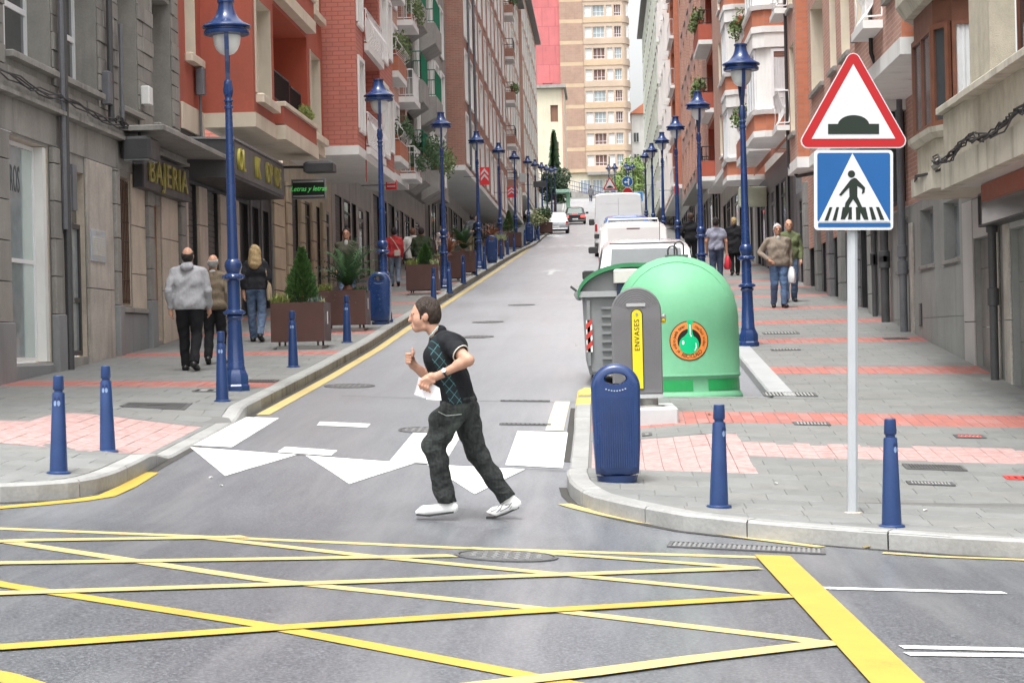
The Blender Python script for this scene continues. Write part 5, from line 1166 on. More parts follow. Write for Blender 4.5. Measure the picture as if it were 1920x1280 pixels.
def make_bin():
    t = thing('litter_bin', '', 'litter bin')
    w, h, d, N = .205, .98, .15, 56
    hc = (0, .855)                         # hole centre
    def outer(a, ins=0):
        c, s = math.cos(a), math.sin(a)
        W_, top = w - ins, .775
        # ray from the hole centre to the outline: straight sides, rounded bottom, half-round head
        best = 9
        lo, hi = 0, 2
        for _ in range(40):
            m = (lo + hi) / 2; x, z = hc[0] + c * m, hc[1] + s * m
            if z > top: ok = math.hypot(x, (z - top)) < W_
            else:
                ww = W_ * (.93 + .07 * z / top); rb = .05
                ok = abs(x) < ww and z > .05 + ins and not (z < .05 + ins + rb and abs(x) > ww - rb and math.hypot(abs(x) - ww + rb, z - .05 - ins - rb) > rb)
            if ok: lo = m
            else: hi = m
        return hc[0] + c * lo, hc[1] + s * lo
    def inner(a, k=1): return hc[0] + .088 * k * math.cos(a), hc[1] + .046 * k * math.sin(a)
    mb = MB(); R_ = []
    for off, ins in ((-d + .012, .03), (-d + .003, .045)): pass
    seq = [('i', 1.0, d - .02), ('i', 1.0, -d + .02), ('i', 1.12, -d + .002), ('o', .035, -d), ('o', .01, -d + .018), ('o', 0, -d + .05), ('o', 0, d - .05), ('o', .01, d - .018), ('o', .035, d), ('i', 1.12, d - .002), ('i', 1.0, d - .02)]
    rs = [[((inner(2 * math.pi * i / N, k) if typ == 'i' else outer(2 * math.pi * i / N, k))[0], y, (inner(2 * math.pi * i / N, k) if typ == 'i' else outer(2 * math.pi * i / N, k))[1]) for i in range(N)] for typ, k, y in seq]
    mb.rings(rs, False, False); mb.build('body', BLUE, t, smooth=True, fix=True, angle=50)
    mb = MB()
    for i in range(17):
        x = -.15 + .3 * i / 16; mb.box(x - .0035, x + .0035, -d - .003, -d + .004, .12, .70)
    tag(mb.build('rib', BLUE, t), kind='stuff')
    mb = MB()
    for i in range(8): x = -.08 + .16 * i / 7; mb.box(x - .006, x + .006, -d - .002, -d + .002, .772 - .02 * (1 - (x / .09) ** 2), .78 - .02 * (1 - (x / .09) ** 2))
    tag(mb.build('slot', mat('scratched_pale_blue', (.45, .52, .62), .5), t), kind='stuff')
    mb = MB(); mb.lathe([(.16, -.04), (.165, .0), (.175, .05)], 20); 
    for i, v in enumerate(mb.v): mb.v[i] = (v[0], v[1] * .8, v[2])
    mb.build('foot', BLUE, t, smooth=True)
    mb = MB(); mb.box(-.085, .085, -.11, .11, .802, .812); mb.build('liner', GAP, t)
    return t
bn = make_bin()
spread(bn, treeof(), [(.07, 17.85, .02, 'blue litter bin on the right corner in front of the grey collector'), (-4.29, 40.6, -.05, 'blue litter bin at the foot of a lamp, right of the palm planter', 1.02), bp(923, 493, 0, 'blue litter bin between bollards half way up the left pavement', 1.05), bp(993, 453, 0, 'far blue litter bin on the left pavement by the kerb gap', 1.05)], 'blue rounded litter bins')

# planters
CORT = mat('brown_steel', (.072, .034, .028), .5, .18, 2.5, obj=True, streak=.25)
SOIL = mat('potting_soil', (.04, .03, .022), .95, .3, 20)
LABELW = mat('white_plate', (.75, .75, .75), .5, .02)
def planter(x, y, label, w=.84, h=.72, rz=0, plant='cone'):
    t = thing('planter', label, 'planter', (x, y, pav(x, y)), rz, 'brown steel planters on the left pavement')
    k = w / 2
    mb = MB(); T = .02
    for a in ((-k, k, -k, -k + T), (-k, k, k - T, k), (-k, -k + T, -k + T, k - T), (k - T, k, -k + T, k - T)): mb.box(*a, .10, h)
    mb.build('box', CORT, t, at=None) if False else None
    def loc(mb_, name, m, par=t, **kw):
        me_o = mb_.build(name, m, None, **kw); me_o.parent = par; return me_o
    loc(mb, 'box', CORT); mb = MB(); mb.box(-k + T, k - T, -k + T, k - T, h - .08, h - .06); loc(mb, 'soil', SOIL)
    mb = MB(); mb.box(-k + .08, k - .05, -k + .06, k - .06, -.02, .035); loc(mb, 'plinth', CONC)
    for sx in (-1, 1):
        for sy in (-1, 1): loc(MB().box(sx * (k - .12) - .015, sx * (k - .12) + .015, sy * (k - .12) - .015, sy * (k - .12) + .015, .03, .10), 'foot', DARKP)
    loc(MB().box(k + .001, k + .006, -.05, .03, .38, .58), 'label_plate', LABELW)
    g = 'plants in the brown planters'; z = pav(x, y) + h - .06
    return t, z
def conifer(x, y, z, h, r, label, m=None, n=2600, seed=1):
    rr = random.Random(seed); t = thing('conifer', label, 'conifer', (x, y, z), 0, 'clipped conifers in planters')
    mb = MB(); mb.tube([(x, y, z), (x, y, z + h * .9)], .02, 6); mb.build('trunk', WOOD, t)
    mb = MB()
    lob = [rr.uniform(.82, 1.15) for _ in range(40)]
    for _ in range(n):
        q = rr.random() ** .75; zz = z + h * (.04 + .96 * q); a = rr.uniform(0, 2 * math.pi)
        R0 = r * (1 - q) ** .75 * (.9 + .25 * math.sin(q * 4)) * lob[int(a * 3 + q * 17) % 40] + .015; k = rr.random() ** .35
        p = Vector((x + math.cos(a) * R0 * k, y + math.sin(a) * R0 * k, zz))
        d = Vector((math.cos(a) * .6, math.sin(a) * .6, .9 + rr.uniform(-.3, .3))).normalized() * .055 * rr.uniform(.6, 1.2)
        s = d.orthogonal().normalized() * .014
        s.rotate(Matrix.Rotation(rr.uniform(0, 6.3), 3, d.normalized()))
        mb.add([p - s, p + s, p + d + s * .4, p + d - s * .4], [(0, 1, 2, 3)])
    tag(mb.build('crown', m or mat('conifer_needle', (.045, .105, .025), .6, .4, 14), t), kind='stuff')
    return t
def cycad(x, y, z, label, m=None, n=26, L=.62, seed=3, up_=.9, name='palm', cat='palm', grp='palms in planters', wid=.05):
    rr = random.Random(seed); t = thing(name, label, cat, (x, y, z), 0, grp)
    mb = MB(); mb.lathe([(.09, 0), (.11, .08), (.06, .16)], 8, (x, y, z)); mb.build('trunk', WOOD, t)
    for i in range(n):
        a = i * 2.399 + rr.uniform(-.2, .2); tilt = rr.uniform(.15, up_); l = L * rr.uniform(.8, 1.15); mb = MB()
        for j in range(18):
            q = j / 17; ang = tilt + q * q * .8 * (tilt + .2)
            rx, rz_ = l * q * math.sin(ang), l * q * math.cos(ang)
            p = Vector((x + math.cos(a) * rx, y + math.sin(a) * rx, z + .12 + rz_))
            tan = Vector((math.cos(a) * math.sin(ang), math.sin(a) * math.sin(ang), math.cos(ang))); side = Vector((-math.sin(a), math.cos(a), 0))
            ll_ = wid * 2.6 * math.sin(math.pi * min(1, .12 + q * .9)) + .012
            for s in (-1, 1):
                e = p + side * s * ll_ + tan * ll_ * .8; wq = tan * .017
                mb.add([p - wq, p + wq, e + wq * .3, e - wq * .3], [(0, 1, 2, 3)])
        mb.build('frond', m or mat('palm_frond', (.025, .07, .022), .5, .3, 10), t)
    return t
def grassy(x, y, z, r, label, m, n=160, L=.22, name='edging_plant', droop=.8, seed=5, w=.006):
    rr = random.Random(seed); t = MB()
    for _ in range(n):
        a = rr.uniform(0, 6.283); q = rr.random() ** .5 * r; p = Vector((x + math.cos(a) * q, y + math.sin(a) * q, z)); b = rr.uniform(0, 6.283); l = L * rr.uniform(.6, 1.2); th = rr.uniform(.1, droop)
        pts = [p, p + Vector((math.cos(b) * math.sin(th * .6), math.sin(b) * math.sin(th * .6), math.cos(th * .6))) * l * .55]
        pts.append(pts[1] + Vector((math.cos(b) * math.sin(th * 1.5), math.sin(b) * math.sin(th * 1.5), math.cos(th * 1.5))) * l * .45)
        s = Vector((-math.sin(b), math.cos(b), 0)) * w
        t.add([pts[0] - s, pts[0] + s, pts[1] + s, pts[1] - s, pts[2]], [(0, 1, 2, 3), (3, 2, 4)])
    o = t.build(name, m, at=(x, y, z)); tag(o, label, 'plant', 'low plants in the planters'); return o
CORD = mat('reddish_leaf', (.23, .085, .045), .5, .35, 10); CREAML = mat('cream_edged_leaf', (.30, .34, .17), .55, .3, 12); SILV = mat('silvery_leaf', (.13, .17, .14), .6, .25, 10)
x, y = -4.92, 34.35; _, z = planter(x, y, 'brown square planter with a tall cone shaped conifer, nearest of the planters', .86, .73)
conifer(x + .03, y, z, .92, .26, 'tall cone shaped conifer in the nearest brown planter', seed=11, n=3600); grassy(x - .30, y - .25, z, .14, 'yellow green grass at the left of the nearest planter', LEAFY, 200, .24); grassy(x + .26, y - .2, z, .12, 'grey green cushion plant beside the tall conifer', SILV, 160, .16); grassy(x + .38, y - .3, z, .05, 'small pale yellow plant at the right edge of the nearest planter', CREAML, 40, .12)
x, y = -4.76, 38.95; _, z = planter(x, y, 'brown square planter with a dark green palm, second from the camera', .84, .73)
cycad(x + .06, y, z, 'dark green palm in the second brown planter', n=38, L=.95, seed=4, up_=1.15, wid=.034); grassy(x - .32, y - .28, z, .12, 'yellow green grass left of the palm', LEAFY, 140, .22); grassy(x + .3, y - .2, z, .14, 'dark grass beside the palm', LEAFD, 120, .16)
x, y = -4.55, 53.5; _, z = planter(x, y, 'brown square planter with a small conifer, behind the running man', .80, .74)
conifer(x + .06, y, z, .56, .22, 'small conifer in the planter behind the running man', seed=13, n=1500); grassy(x - .26, y - .25, z, .14, 'yellow grass left of the small conifer', LEAFY, 160, .24); grassy(x + .3, y - .25, z, .12, 'white flecked trailing plant right of the small conifer', CREAML, 120, .22)
x, y = -4.50, 61.5; _, z = planter(x, y, 'brown square planter with reddish spiky leaves', .8, .74)
cycad(x + .02, y, z, 'spiky reddish leaved plant in a brown planter', CORD, 24, .68, 8, .8, 'cordyline', 'plant', 'spiky plants in planters', .012); grassy(x - .2, y - .28, z, .15, 'pale variegated plant at the foot of the reddish leaves', CREAML, 150, .2)
x, y = -4.40, 66.6; _, z = planter(x, y, 'brown square planter with a second palm, behind the reddish one', .8, .74)
cycad(x, y, z, 'green palm behind the reddish spiky plant', n=28, L=.85, seed=9, up_=1.0, wid=.045)
x, y, _ = at(942, 483); _, z = planter(x - .35, y + .5, 'brown planter behind the second litter bin', .8, .74)
cycad(x - .45, y + .5, z, 'thin reddish plant in the planter behind the second litter bin', CORD, 26, .8, 18, 1.0, 'cordyline', 'plant', 'spiky plants in planters', .012); grassy(x - .1, y + .3, z, .28, 'variegated bushy plant right of the thin reddish leaves', CREAML, 260, .3)
x, y, _ = at(962, 467); _, z = planter(x, y + .4, 'brown planter with a dark conifer far up the left pavement', .82, .76)
conifer(x - .2, y + .4, z, 1.1, .28, 'dark conifer far up the left pavement', seed=17, n=1400)
x, y, _ = at(1024, 440); _, z = planter(x, y + .4, 'brown planter with a big variegated shrub near the silver car', .8, .76)
t = thing('variegated_shrub', 'big cream and green shrub in the planter near the silver car', 'shrub', (x - .5, y + .4, z)); mb = MB(); leaf_tuft(mb, (x - .45, y + .4, z + .25), .75, 900, .09, .6); tag(mb.build('foliage', CREAML, t), kind='stuff'); mb = MB(); leaf_tuft(mb, (x - .1, y + .4, z + .6), .5, 500, .10, .7); tag(mb.build('dark_foliage', LEAFD, t), kind='stuff')

# ---- waste containers
BELLG = mat('mint_green_plastic', (.155, .41, .235), .6, .12, 1.1, spec=.3, streak=.3, grime=(.115, .30, .17)); BELLD = mat('strong_green_sticker', (.02, .30, .085), .4, .08, 6)
bx, by = .86, 25.95; bz = zr(bx, by) + .02
bell = thing('bottle_bank', 'mint green bell shaped bottle bank with an orange round sticker', 'bottle bank', (bx, by, bz))
prof = [(.60, 0), (.775, .005), (.785, .03), (.78, .07), (.755, .10), (.748, .115), (.742, .26), (.755, .285), (.762, .30), (.758, .315), (.752, .33), (.752, .8), (.748, 1.0), (.735, 1.12), (.70, 1.26), (.645, 1.38), (.57, 1.49), (.47, 1.59), (.35, 1.665), (.22, 1.715), (.10, 1.74), (.03, 1.745)]
def brad(z):
    for (a, b), (c, d) in zip(prof[1:], prof[2:]):
        if b <= z <= d and d > b: return a + (c - a) * (z - b) / (d - b)
    return .75
mb = MB(); mb.lathe(prof, 56, (bx, by, bz)); mb.build('shell', BELLG, bell, smooth=True, angle=35)
def bpt(a, z, off=0): r_ = brad(z) + off; return (bx + r_ * math.sin(a), by - r_ * math.cos(a), bz + z)     # a: angle from the camera side, to the right
for a0 in range(-2, 3):
    a_, b_ = a0 * 1.1 + .47, a0 * 1.1 + 1.31
    mb = MB(); n = 8; rs = [[bpt(a_ + (b_ - a_) * i / n, z, .004) for i in range(n + 1)] for z in (.125, .255)]
    mb.add(rs[0] + rs[1], [(i, i + 1, n + 2 + i, n + 1 + i) for i in range(n)]); mb.build('green_sticker', BELLD, bell)
for sgn in (-1,):
    pts = []
    for i in range(33):
        xx = -.70 + 1.4 * i / 32; yo = -.36 - .1 * (xx / .7) ** 2 * 0
        r_ = math.hypot(xx, yo)
        lo, hi = .33, 1.745
        for _ in range(30):
            m = (lo + hi) / 2
            if brad(m) > r_: lo = m
            else: hi = m
        pts.append((bx + xx * .995, by + yo, bz + lo + .002))
    mb = MB(); mb.tube(pts[2:-2], .011, 6); mb.build('moulded_seam', BELLG, bell, smooth=True)
mb = MB(); mb.box(bx - .12, bx + .16, by - .1, by + .1, bz + 1.735, bz + 1.755); mb.build('top_plate', IRON, bell)
for dx, h in ((-.03, .10), (.05, .19)):
    mb = MB(); cx = bx + dx; pts = [(cx - .055, by, bz + 1.75)] + [(cx + .055 * math.cos(math.pi - math.pi * i / 10), by, bz + 1.75 + h * .6 + .055 * math.sin(math.pi * i / 10)) for i in range(11)] + [(cx + .055, by, bz + 1.75)]
    mb.tube(pts, .012, 6); mb.build('lifting_hook', DARKP, bell, smooth=True)
mb = MB(); mb.add([bpt(.25, 1.64, .004), bpt(.55, 1.64, .004), bpt(.55, 1.68, .006), bpt(.25, 1.68, .006)], [(0, 1, 2, 3)]); mb.build('green_sticker', BELLD, bell)
MB().box(bx - .12, bx + .07, by - .80, by - .76, bz - .01, bz + .055).build('pallet_notch', CONC, bell)
# round sticker wrapped on the shell
la, lz = .165, .715; LR = .235
def lp(u_, v_, off): return bpt(la + u_ / .752, lz + v_, off)
def disc(r0, r1, off, name, m, par, n=48):
    mb = MB(); rs = [[lp(r_ * math.cos(2 * math.pi * i / n), r_ * math.sin(2 * math.pi * i / n), off) for i in range(n)] for r_ in np.linspace(max(r0, .001), r1, 6)]
    mb.rings(rs, False, False); return mb.build(name, m, par)
BLK = mat('black_print', (.012, .010, .008), .45, .1); ORG = mat('orange_print', (.72, .23, .05), .45, .06)
st = disc(0, LR, .003, 'round_sticker', BLK, bell); disc(.0, LR * .955, .0045, 'orange_ring', ORG, st); disc(0, LR * .60, .006, 'black_disc', BLK, st)
bot = mat('bottle_green_print', (.0, .50, .20), .4, .05); BW = mat('white_print', (.85, .85, .82), .5, .02)
def lpoly(pts, off, name, m):
    bm = bmesh.new(); bm.faces.new([bm.verts.new((a, c, 0)) for a, c in pts]); bmesh.ops.triangulate(bm, faces=bm.faces[:])
    for _ in range(3):
        es = [e for e in bm.edges if e.calc_length() > .03]
        if es: bmesh.ops.subdivide_edges(bm, edges=es, cuts=1)
        bmesh.ops.triangulate(bm, faces=bm.faces[:])
    bm.verts.index_update(); mb = MB(); mb.add([lp(v.co.x, v.co.y, off) for v in bm.verts], [tuple(v.index for v in f.verts) for f in bm.faces]); bm.free(); return mb.build(name, m, st)
body_ = [(.118 * math.cos(t_) - .005, .112 * math.sin(t_) - .045) for t_ in np.linspace(math.radians(118), math.radians(422), 30)]
lpoly(body_ + [(.036, .10), (.034, .205), (.048, .21), (.048, .24), (-.028, .24), (-.028, .21), (-.016, .205), (-.018, .10)], .0075, 'bottle_print', bot)
lpoly([(.002, .19), (.014, .19), (.016, .08), (.03, .05), (.018, .045), (.004, .075)], .009, 'glint_print', BW); lpoly([(.07, -.02), (.08, -.03), (.085, -.08), (.06, -.125), (.058, -.11), (.074, -.075)], .009, 'glint_print', BW); lpoly([(-.075 + .014 * math.cos(t_), -.02 + .026 * math.sin(t_)) for t_ in np.linspace(0, 6.0, 10)], .009, 'glint_print', BW)
def arc_text(txt, r, a0, a1, size, flip, m):
    n = len(txt)
    for i, ch in enumerate(txt):
        if ch == ' ': continue
        a = a0 + (a1 - a0) * (i + .5) / n
        def fn(p, q, d, a=a):
            if flip: u_, v_ = (r - q) * math.cos(a), (r - q) * math.sin(a); u_ += -math.sin(a) * p; v_ += math.cos(a) * p
            else: u_, v_ = (r + q) * math.cos(a), (r + q) * math.sin(a); u_ += math.sin(a) * p; v_ += -math.cos(a) * p
            return lp(u_, v_, .0065)
        text_mesh(ch, size, 'letter', m, st, fn, 0, xs=.85)
arc_text('el vidrio puede tener', LR * .775, math.radians(228), math.radians(106), .058, False, BLK)
arc_text('muchas vidas', LR * .775, math.radians(66), math.radians(-22), .058, False, BLK)
arc_text('RECICLALO', LR * .785, math.radians(240), math.radians(318), .066, True, BLK)

GREYC = mat('grey_ribbed_plastic', (.135, .135, .14), .55, .1, 3, obj=True); GREYCL = mat('light_grey_plastic', (.36, .37, .37), .5, .1, 3); YELP = mat('yellow_panel', (.66, .53, .02), .35, .05, 5)
ex, ey = .335, 23.3; ez = pav(ex, ey)
MB().cbox(-.12, .72, 22.62, 24.35, ez - .12, ez + .045, .015)
pad = tag(MB().cbox(-.12, .75, 22.66, 24.4, pav(.3, 22.7) - .1, pav(.3, 23.5) + .05, .015).build('concrete_pad', mat('pale_concrete', (.47, .48, .48), .7, .1, 2), at=(.3, 23.5, pav(.3, 23.5))), 'pale concrete pad under the grey packaging collector', 'pad')
ez = pav(.3, 23.5) + .05
cn = thing('packaging_collector', 'grey round topped packaging collector with a tall yellow stripe', 'recycling bin', (ex, ey, ez))
def arch(w, h, ins=0, n=20): r_ = w - ins; return [(r_ * math.cos(t_), h - w + r_ * math.sin(t_)) for t_ in np.linspace(0, math.pi, n)] + [(-r_, .14 + ins), (r_, .14 + ins)]
ar = lambda a, c, d: (ex + a, ey + d, ez + c)
mb = MB(); mb.rings([[ar(a, c, d) for a, c in arch(.272, 1.30, i)] for d, i in ((-.14, .012), (-.128, 0), (.128, 0), (.14, .012))]); mb.build('body', GREYC, cn, smooth=True, angle=30)
mb = MB()
for i in range(9):
    r_ = .25 - i * .024; mb.tube([(ex + r_ * math.cos(t_), ey - .14, ez + 1.03 + r_ * math.sin(t_)) for t_ in np.linspace(.35, math.pi - .35, 12)], .004, 4)
for i in range(-12, 13):
    if abs(i) < 3: continue
    mb.box(ex + i * .02 - .003, ex + i * .02 + .003, ey - .1445, ey - .139, ez + .2, ez + .95)
tag(mb.build('rib', GREYC, cn), kind='stuff')
MB().box(ex - .105, ex + .10, ey - .149, ey - .1405, ez + 1.09, ez + 1.125).build('label_plate', GREYCL, cn)
mb = MB(); mb.prism([(.055 * math.cos(t_), 1.0 + .055 * math.sin(t_)) for t_ in np.linspace(0, math.pi, 10)] + [(-.055, .2), (.055, .2)], lambda a, c, d: (ex + .005 + a, ey + d, ez + c), -.152, -.141); mb.build('yellow_panel', YELP, cn)
mb = MB(); mb.prism([(.064 * math.cos(t_), 1.0 + .064 * math.sin(t_)) for t_ in np.linspace(0, math.pi, 10)] + [(-.064, .19), (.064, .19)], lambda a, c, d: (ex + .005 + a, ey + d, ez + c), -.1465, -.1405); mb.build('panel_edge', BLK, cn)
text_mesh('ENVASES', .078, 'lettering', BLK, cn, lambda a, c, d: (ex + .005 - c, ey - .1525 - d, ez + .78 + a), .002, 1.15)
MB().lathe([(.012, 0), (.012, .01)], 10, (0, 0, 0)); mb = MB(); mb.tube([(ex + .005, ey - .150, ez + 1.005), (ex + .005, ey - .158, ez + 1.005)], .014, 10); mb.build('lock', GREYM, cn)
MB().box(ex - .272, ex + .275, ey - .146, ey + .14, ez + .095, ez + .138).build('base_rail', GREYCL, cn)
mb = MB(); mb.lathe([(.17, 0), (.17, .012), (.10, .02), (.10, .094)], 16, (ex + .12, ey, ez)); mb.build('pedestal', mat('galvanised_steel', (.28, .27, .25), .5, .2, 6), cn, smooth=True)
for z_, m in ((.93, YELP), (.97, GREYCL)): mb = MB(); mb.tube([(ex + .272, ey - .03, ez + z_), (ex + .315, ey - .05, ez + z_ + .005)], .028, 8); mb.build('deposit_flap', m, cn)

dm = thing('refuse_container', 'grey refuse container with a curved green lid and a red and white striped panel', 'refuse container', (.2, 28.9, zr(.2, 28.9)))
dz = zr(.2, 28.9)
def dsec(y, i=0): return [(-.22 + i, y, dz + .10 + i), (.75 - i, y, dz + .10 + i), (.95 - i, y, dz + .35), (1.02 - i, y, dz + 1.12), (-.30 + i, y, dz + 1.12), (-.27 + i, y, dz + .30)]
GREYB = mat('refuse_grey_plastic', (.225, .23, .235), .5, .12, 2.5, streak=.25, obj=True)
mb = MB(); mb.rings([dsec(28.15, .04), dsec(28.19), dsec(29.85), dsec(29.9, .04)]); mb.build('body', GREYB, dm, fix=True)
mb = MB(); mb.box(-.34, 1.06, 28.08, 29.96, dz + 1.122, dz + 1.20); mb.build('rim', GREYCL, dm)
mb = MB()
for i in range(7): mb.box(-.05, .9, 28.115, 28.165, dz + .30 + i * .11, dz + .335 + i * .11)
for x_ in (-.22, .30, .9): mb.box(x_ - .02, x_ + .02, 28.10, 28.16, dz + .22, dz + 1.08)
tag(mb.build('side_rib', GREYB, dm), kind='stuff')
LIDG = mat('green_lid_plastic', (.035, .21, .085), .4, .2, 3, spec=.5, streak=.3, grime=(.12, .25, .14))
lid = [(-.36 + .70 * (1 - math.cos(t_)), 1.16 + .40 * math.sin(t_)) for t_ in np.linspace(0, HP, 12)] + [(.75, 1.55), (1.02, 1.42)]
mb = MB(); mb.rings([[(a, y, dz + c) for a, c in lid] + [(a + .015, y, dz + c - .055) for a, c in reversed(lid)] for y in (28.06, 29.98)]); mb.build('lid', LIDG, dm, fix=True)
mb = MB(); mb.rings([[(a + .02, y, dz + c - .058) for a, c in lid[1:]] + [(1.0, y, dz + 1.205), (-.28, y, dz + 1.205)] for y in (28.16, 29.9)]); mb.build('lid_end', GREYB, dm, fix=True)
MB().cbox(.12, .45, 28.02, 28.13, dz + 1.30, dz + 1.48, .02).build('hinge_box', mat('ivory_plastic', (.62, .61, .56), .5, .06), dm); MB().box(.16, .26, 28.05, 28.12, dz + 1.05, dz + 1.295).build('hinge_arm', mat('dark_blue_plastic', (.02, .03, .07), .5), dm)
mb = MB(); mb.tube([(-.36, 28.1, dz + 1.16), (-.36, 29.9, dz + 1.16)], .05, 8); mb.build('lid_bar', GREYB, dm, smooth=True); mb = MB(); mb.tube([(-.36, 28.2, dz + 1.2), (-.45, 28.2, dz + 1.27)], .018, 6); mb.build('handle', DARKP, dm)
RW = mat('red_chevron', (.55, .05, .04), .4, .05); 
mb = MB(); mb.box(-.255, -.175, 28.10, 28.13, dz + .40, dz + .82); pn = mb.build('reflector_panel', LABELW, dm)
for i in range(3):
    z0 = dz + .42 + i * .14; mb = MB(); mb.add([(-.255, 28.097, z0), (-.175, 28.097, z0 + .07), (-.175, 28.097, z0 + .14), (-.255, 28.097, z0 + .07)], [(0, 1, 2, 3)]); mb.build('red_stripe', RW, pn)
for x_ in (-.12, .75): mb = MB(); mb.box(x_ - .08, x_ + .08, 28.25, 28.45, dz - .01, dz + .10); mb.build('foot', DARKP, dm)

# ---- the big warning signs on their pole
SR_ = mat('sign_red', (.37, .009, .012), .35, .04); SW = mat('sign_white', (.55, .56, .57), .4, .03); SB = mat('sign_blue', (.008, .085, .26), .35, .05); SK = mat('sign_black', (.014, .015, .015), .4, .05); ALU = mat('painted_aluminium', (.40, .42, .44), .4, .06, 4)
def rpoly(pts, r_, n=6):
    out = []
    for i, p in enumerate(pts):
        a, c = Vector(pts[i - 1]), Vector(pts[(i + 1) % len(pts)]); p = Vector(p); u_ = (a - p).normalized(); v_ = (c - p).normalized()
        h = math.acos(max(-1, min(1, u_.dot(v_)))) / 2; d = r_ / math.tan(h); cc = p + (u_ + v_).normalized() * (r_ / math.sin(h)); s_ = p + u_ * d - cc; e_ = p + v_ * d - cc
        for k in range(n + 1): q = s_.lerp(e_, k / n).normalized() * r_; out.append(tuple(cc + q))
    return out
def plate(t, name, pts, y0, y1, m, par=None):
    mb = MB(); mb.prism(pts, lambda a, c, d: (a, d, c), y0, y1); o = mb.build(name, m, None); o.parent = par or t; return o
def tri(w, h, z, k=0): return [(-w / 2, z), (w / 2, z), (0, z + h)]
def hump_sign(t, zb, w=.885, h=.785, y=0):
    p = plate(t, 'triangle_plate', rpoly(tri(w, h, zb), .055), y - .012, y, SW)
    plate(t, 'red_border', rpoly(tri(w - .028, h - .022, zb + .009), .048), y - .0145, y - .0125, SR_, p)
    c = zb + .072; plate(t, 'white_field', tri(w - .245, h - .215, c), y - .017, y - .015, SW, p)
    k = w / .885; hb = [(-.195, .035), (.195, .035), (.195, .113), (.12, .113)] + [(.12 * math.cos(t_), .105 + .075 * math.sin(t_)) for t_ in np.linspace(.12, math.pi - .12, 14)] + [(-.12, .113), (-.195, .113)]
    plate(t, 'hump_symbol', [(a * k, c + q * k) for a, q in hb], y - .0195, y - .0175, SK, p)
def rsq(w, z0, z1, r_): return rpoly([(-w / 2, z0), (w / 2, z0), (w / 2, z1), (-w / 2, z1)], r_)
ped = [(418, 893), (395, 905), (322, 1000), (335, 1007), (386, 955), (388, 1012), (362, 1052), (358, 1078), (385, 1078), (387, 1065), (411, 1028), (432, 1058), (440, 1078), (468, 1078), (438, 1012), (438, 945), (470, 965), (466, 997), (484, 985), (487, 955), (432, 897)]
bars = [[(262, 1078), (280, 1078), (253, 1162), (230, 1162)], [(305, 1078), (322, 1078), (304, 1162), (280, 1162)], [(345, 1078), (403, 1078), (403, 1155), (378, 1155), (384, 1110), (358, 1155), (332, 1155)], [(428, 1078), (490, 1078), (508, 1158), (480, 1158), (458, 1112), (456, 1158), (430, 1158)], [(512, 1078), (532, 1078), (558, 1158), (530, 1158)], [(555, 1078), (575, 1078), (608, 1158), (582, 1158)]]
def ped_sign(t, z0, w=.605, y=0):
    k = w / 500; f = lambda p: ((p[0] - 415) * k, z0 + (1222 - p[1]) * k)
    p = plate(t, 'square_plate', rsq(w, z0, z0 + .61 * w / .605, .03), y - .012, y, SW)
    plate(t, 'blue_field', rpoly([f(q) for q in ((186, 1168), (646, 1168), (646, 735), (186, 735))], .018), y - .0145, y - .0125, SB, p); plate(t, 'blue_strip', rpoly([f(q) for q in ((190, 1204), (648, 1204), (648, 1178), (190, 1178))], .006), y - .0145, y - .0125, SB, p)
    plate(t, 'white_triangle', [f(q) for q in ((193, 1171), (645, 1171), (408, 738))], y - .017, y - .015, SW, p)
    plate(t, 'walker_symbol', [f(q) for q in ped], y - .0195, y - .0175, SK, p); plate(t, 'walker_head', [f((401 + 23 * math.cos(t_), 869 + 23 * math.sin(t_))) for t_ in np.linspace(0, 6.283, 20)[:-1]], y - .0195, y - .0175, SK, p)
    for b_ in bars: plate(t, 'stripe_symbol', [f(q) for q in b_], y - .0195, y - .0175, SK, p)
x, y, z = at(1600, 961)
sg = thing('traffic_sign', 'large road hump triangle over a blue zebra crossing square on a pale pole', 'traffic sign', (x, y, z)); sg.rotation_euler = (0, math.radians(1.15), A)
mb = MB(); n = 16; mb.rings([[((.038 + (.003 if i % 2 else 0)) * math.cos(2 * math.pi * i / n), .02 + (.038 + (.003 if i % 2 else 0)) * math.sin(2 * math.pi * i / n), z_) for i in range(n)] for z_ in (-.05, 3.42)]); o = mb.build('pole', ALU, None, smooth=True); o.parent = sg
mb = MB(); mb.lathe([(.075, -.02), (.07, .004), (.045, .008)], 14, (0, .02, 0)); o = mb.build('pole_collar', PEBC, None); o.parent = sg
hump_sign(sg, 2.79, y=-.04); ped_sign(sg, 2.165, y=-.04)
for z_ in (2.3, 2.65, 2.9, 3.25): o = MB().box(-.06, .06, -.039, -.018, z_ - .02, z_ + .02).build('clamp', GREYM, None); o.parent = sg
# small signs far up the street
def post(t, h, r_=.03): mb = MB(); mb.lathe([(r_, -.05), (r_, h)], 10, (0, .04, 0)); o = mb.build('pole', GREYM, None, smooth=True); o.parent = t
def far_sign(px, V, label): U = (px - 1136) * V / 4000; t = thing('traffic_sign', label, 'traffic sign', (U, V, zr(U, V))); t.rotation_euler = (0, 0, A); return t
t = far_sign(1150, 114, 'far road hump triangle sign above the white van roof'); post(t, 4.6); ZT = ZC + (640 - 361) * 114 / 4000 - t.location.z; hump_sign(t, ZT, .82, .75); o = MB().box(-.4, .4, -.012, 0, ZT - .12, ZT - .03).build('sub_plate', SW, None); o.parent = t; o2 = MB().box(-.3, -.05, -.015, -.0125, ZT - .10, ZT - .05).build('blue_strip', SB, None); o2.parent = t; o3 = MB().box(.05, .3, -.015, -.0125, ZT - .10, ZT - .05).build('blue_strip', SB, None); o3.parent = t
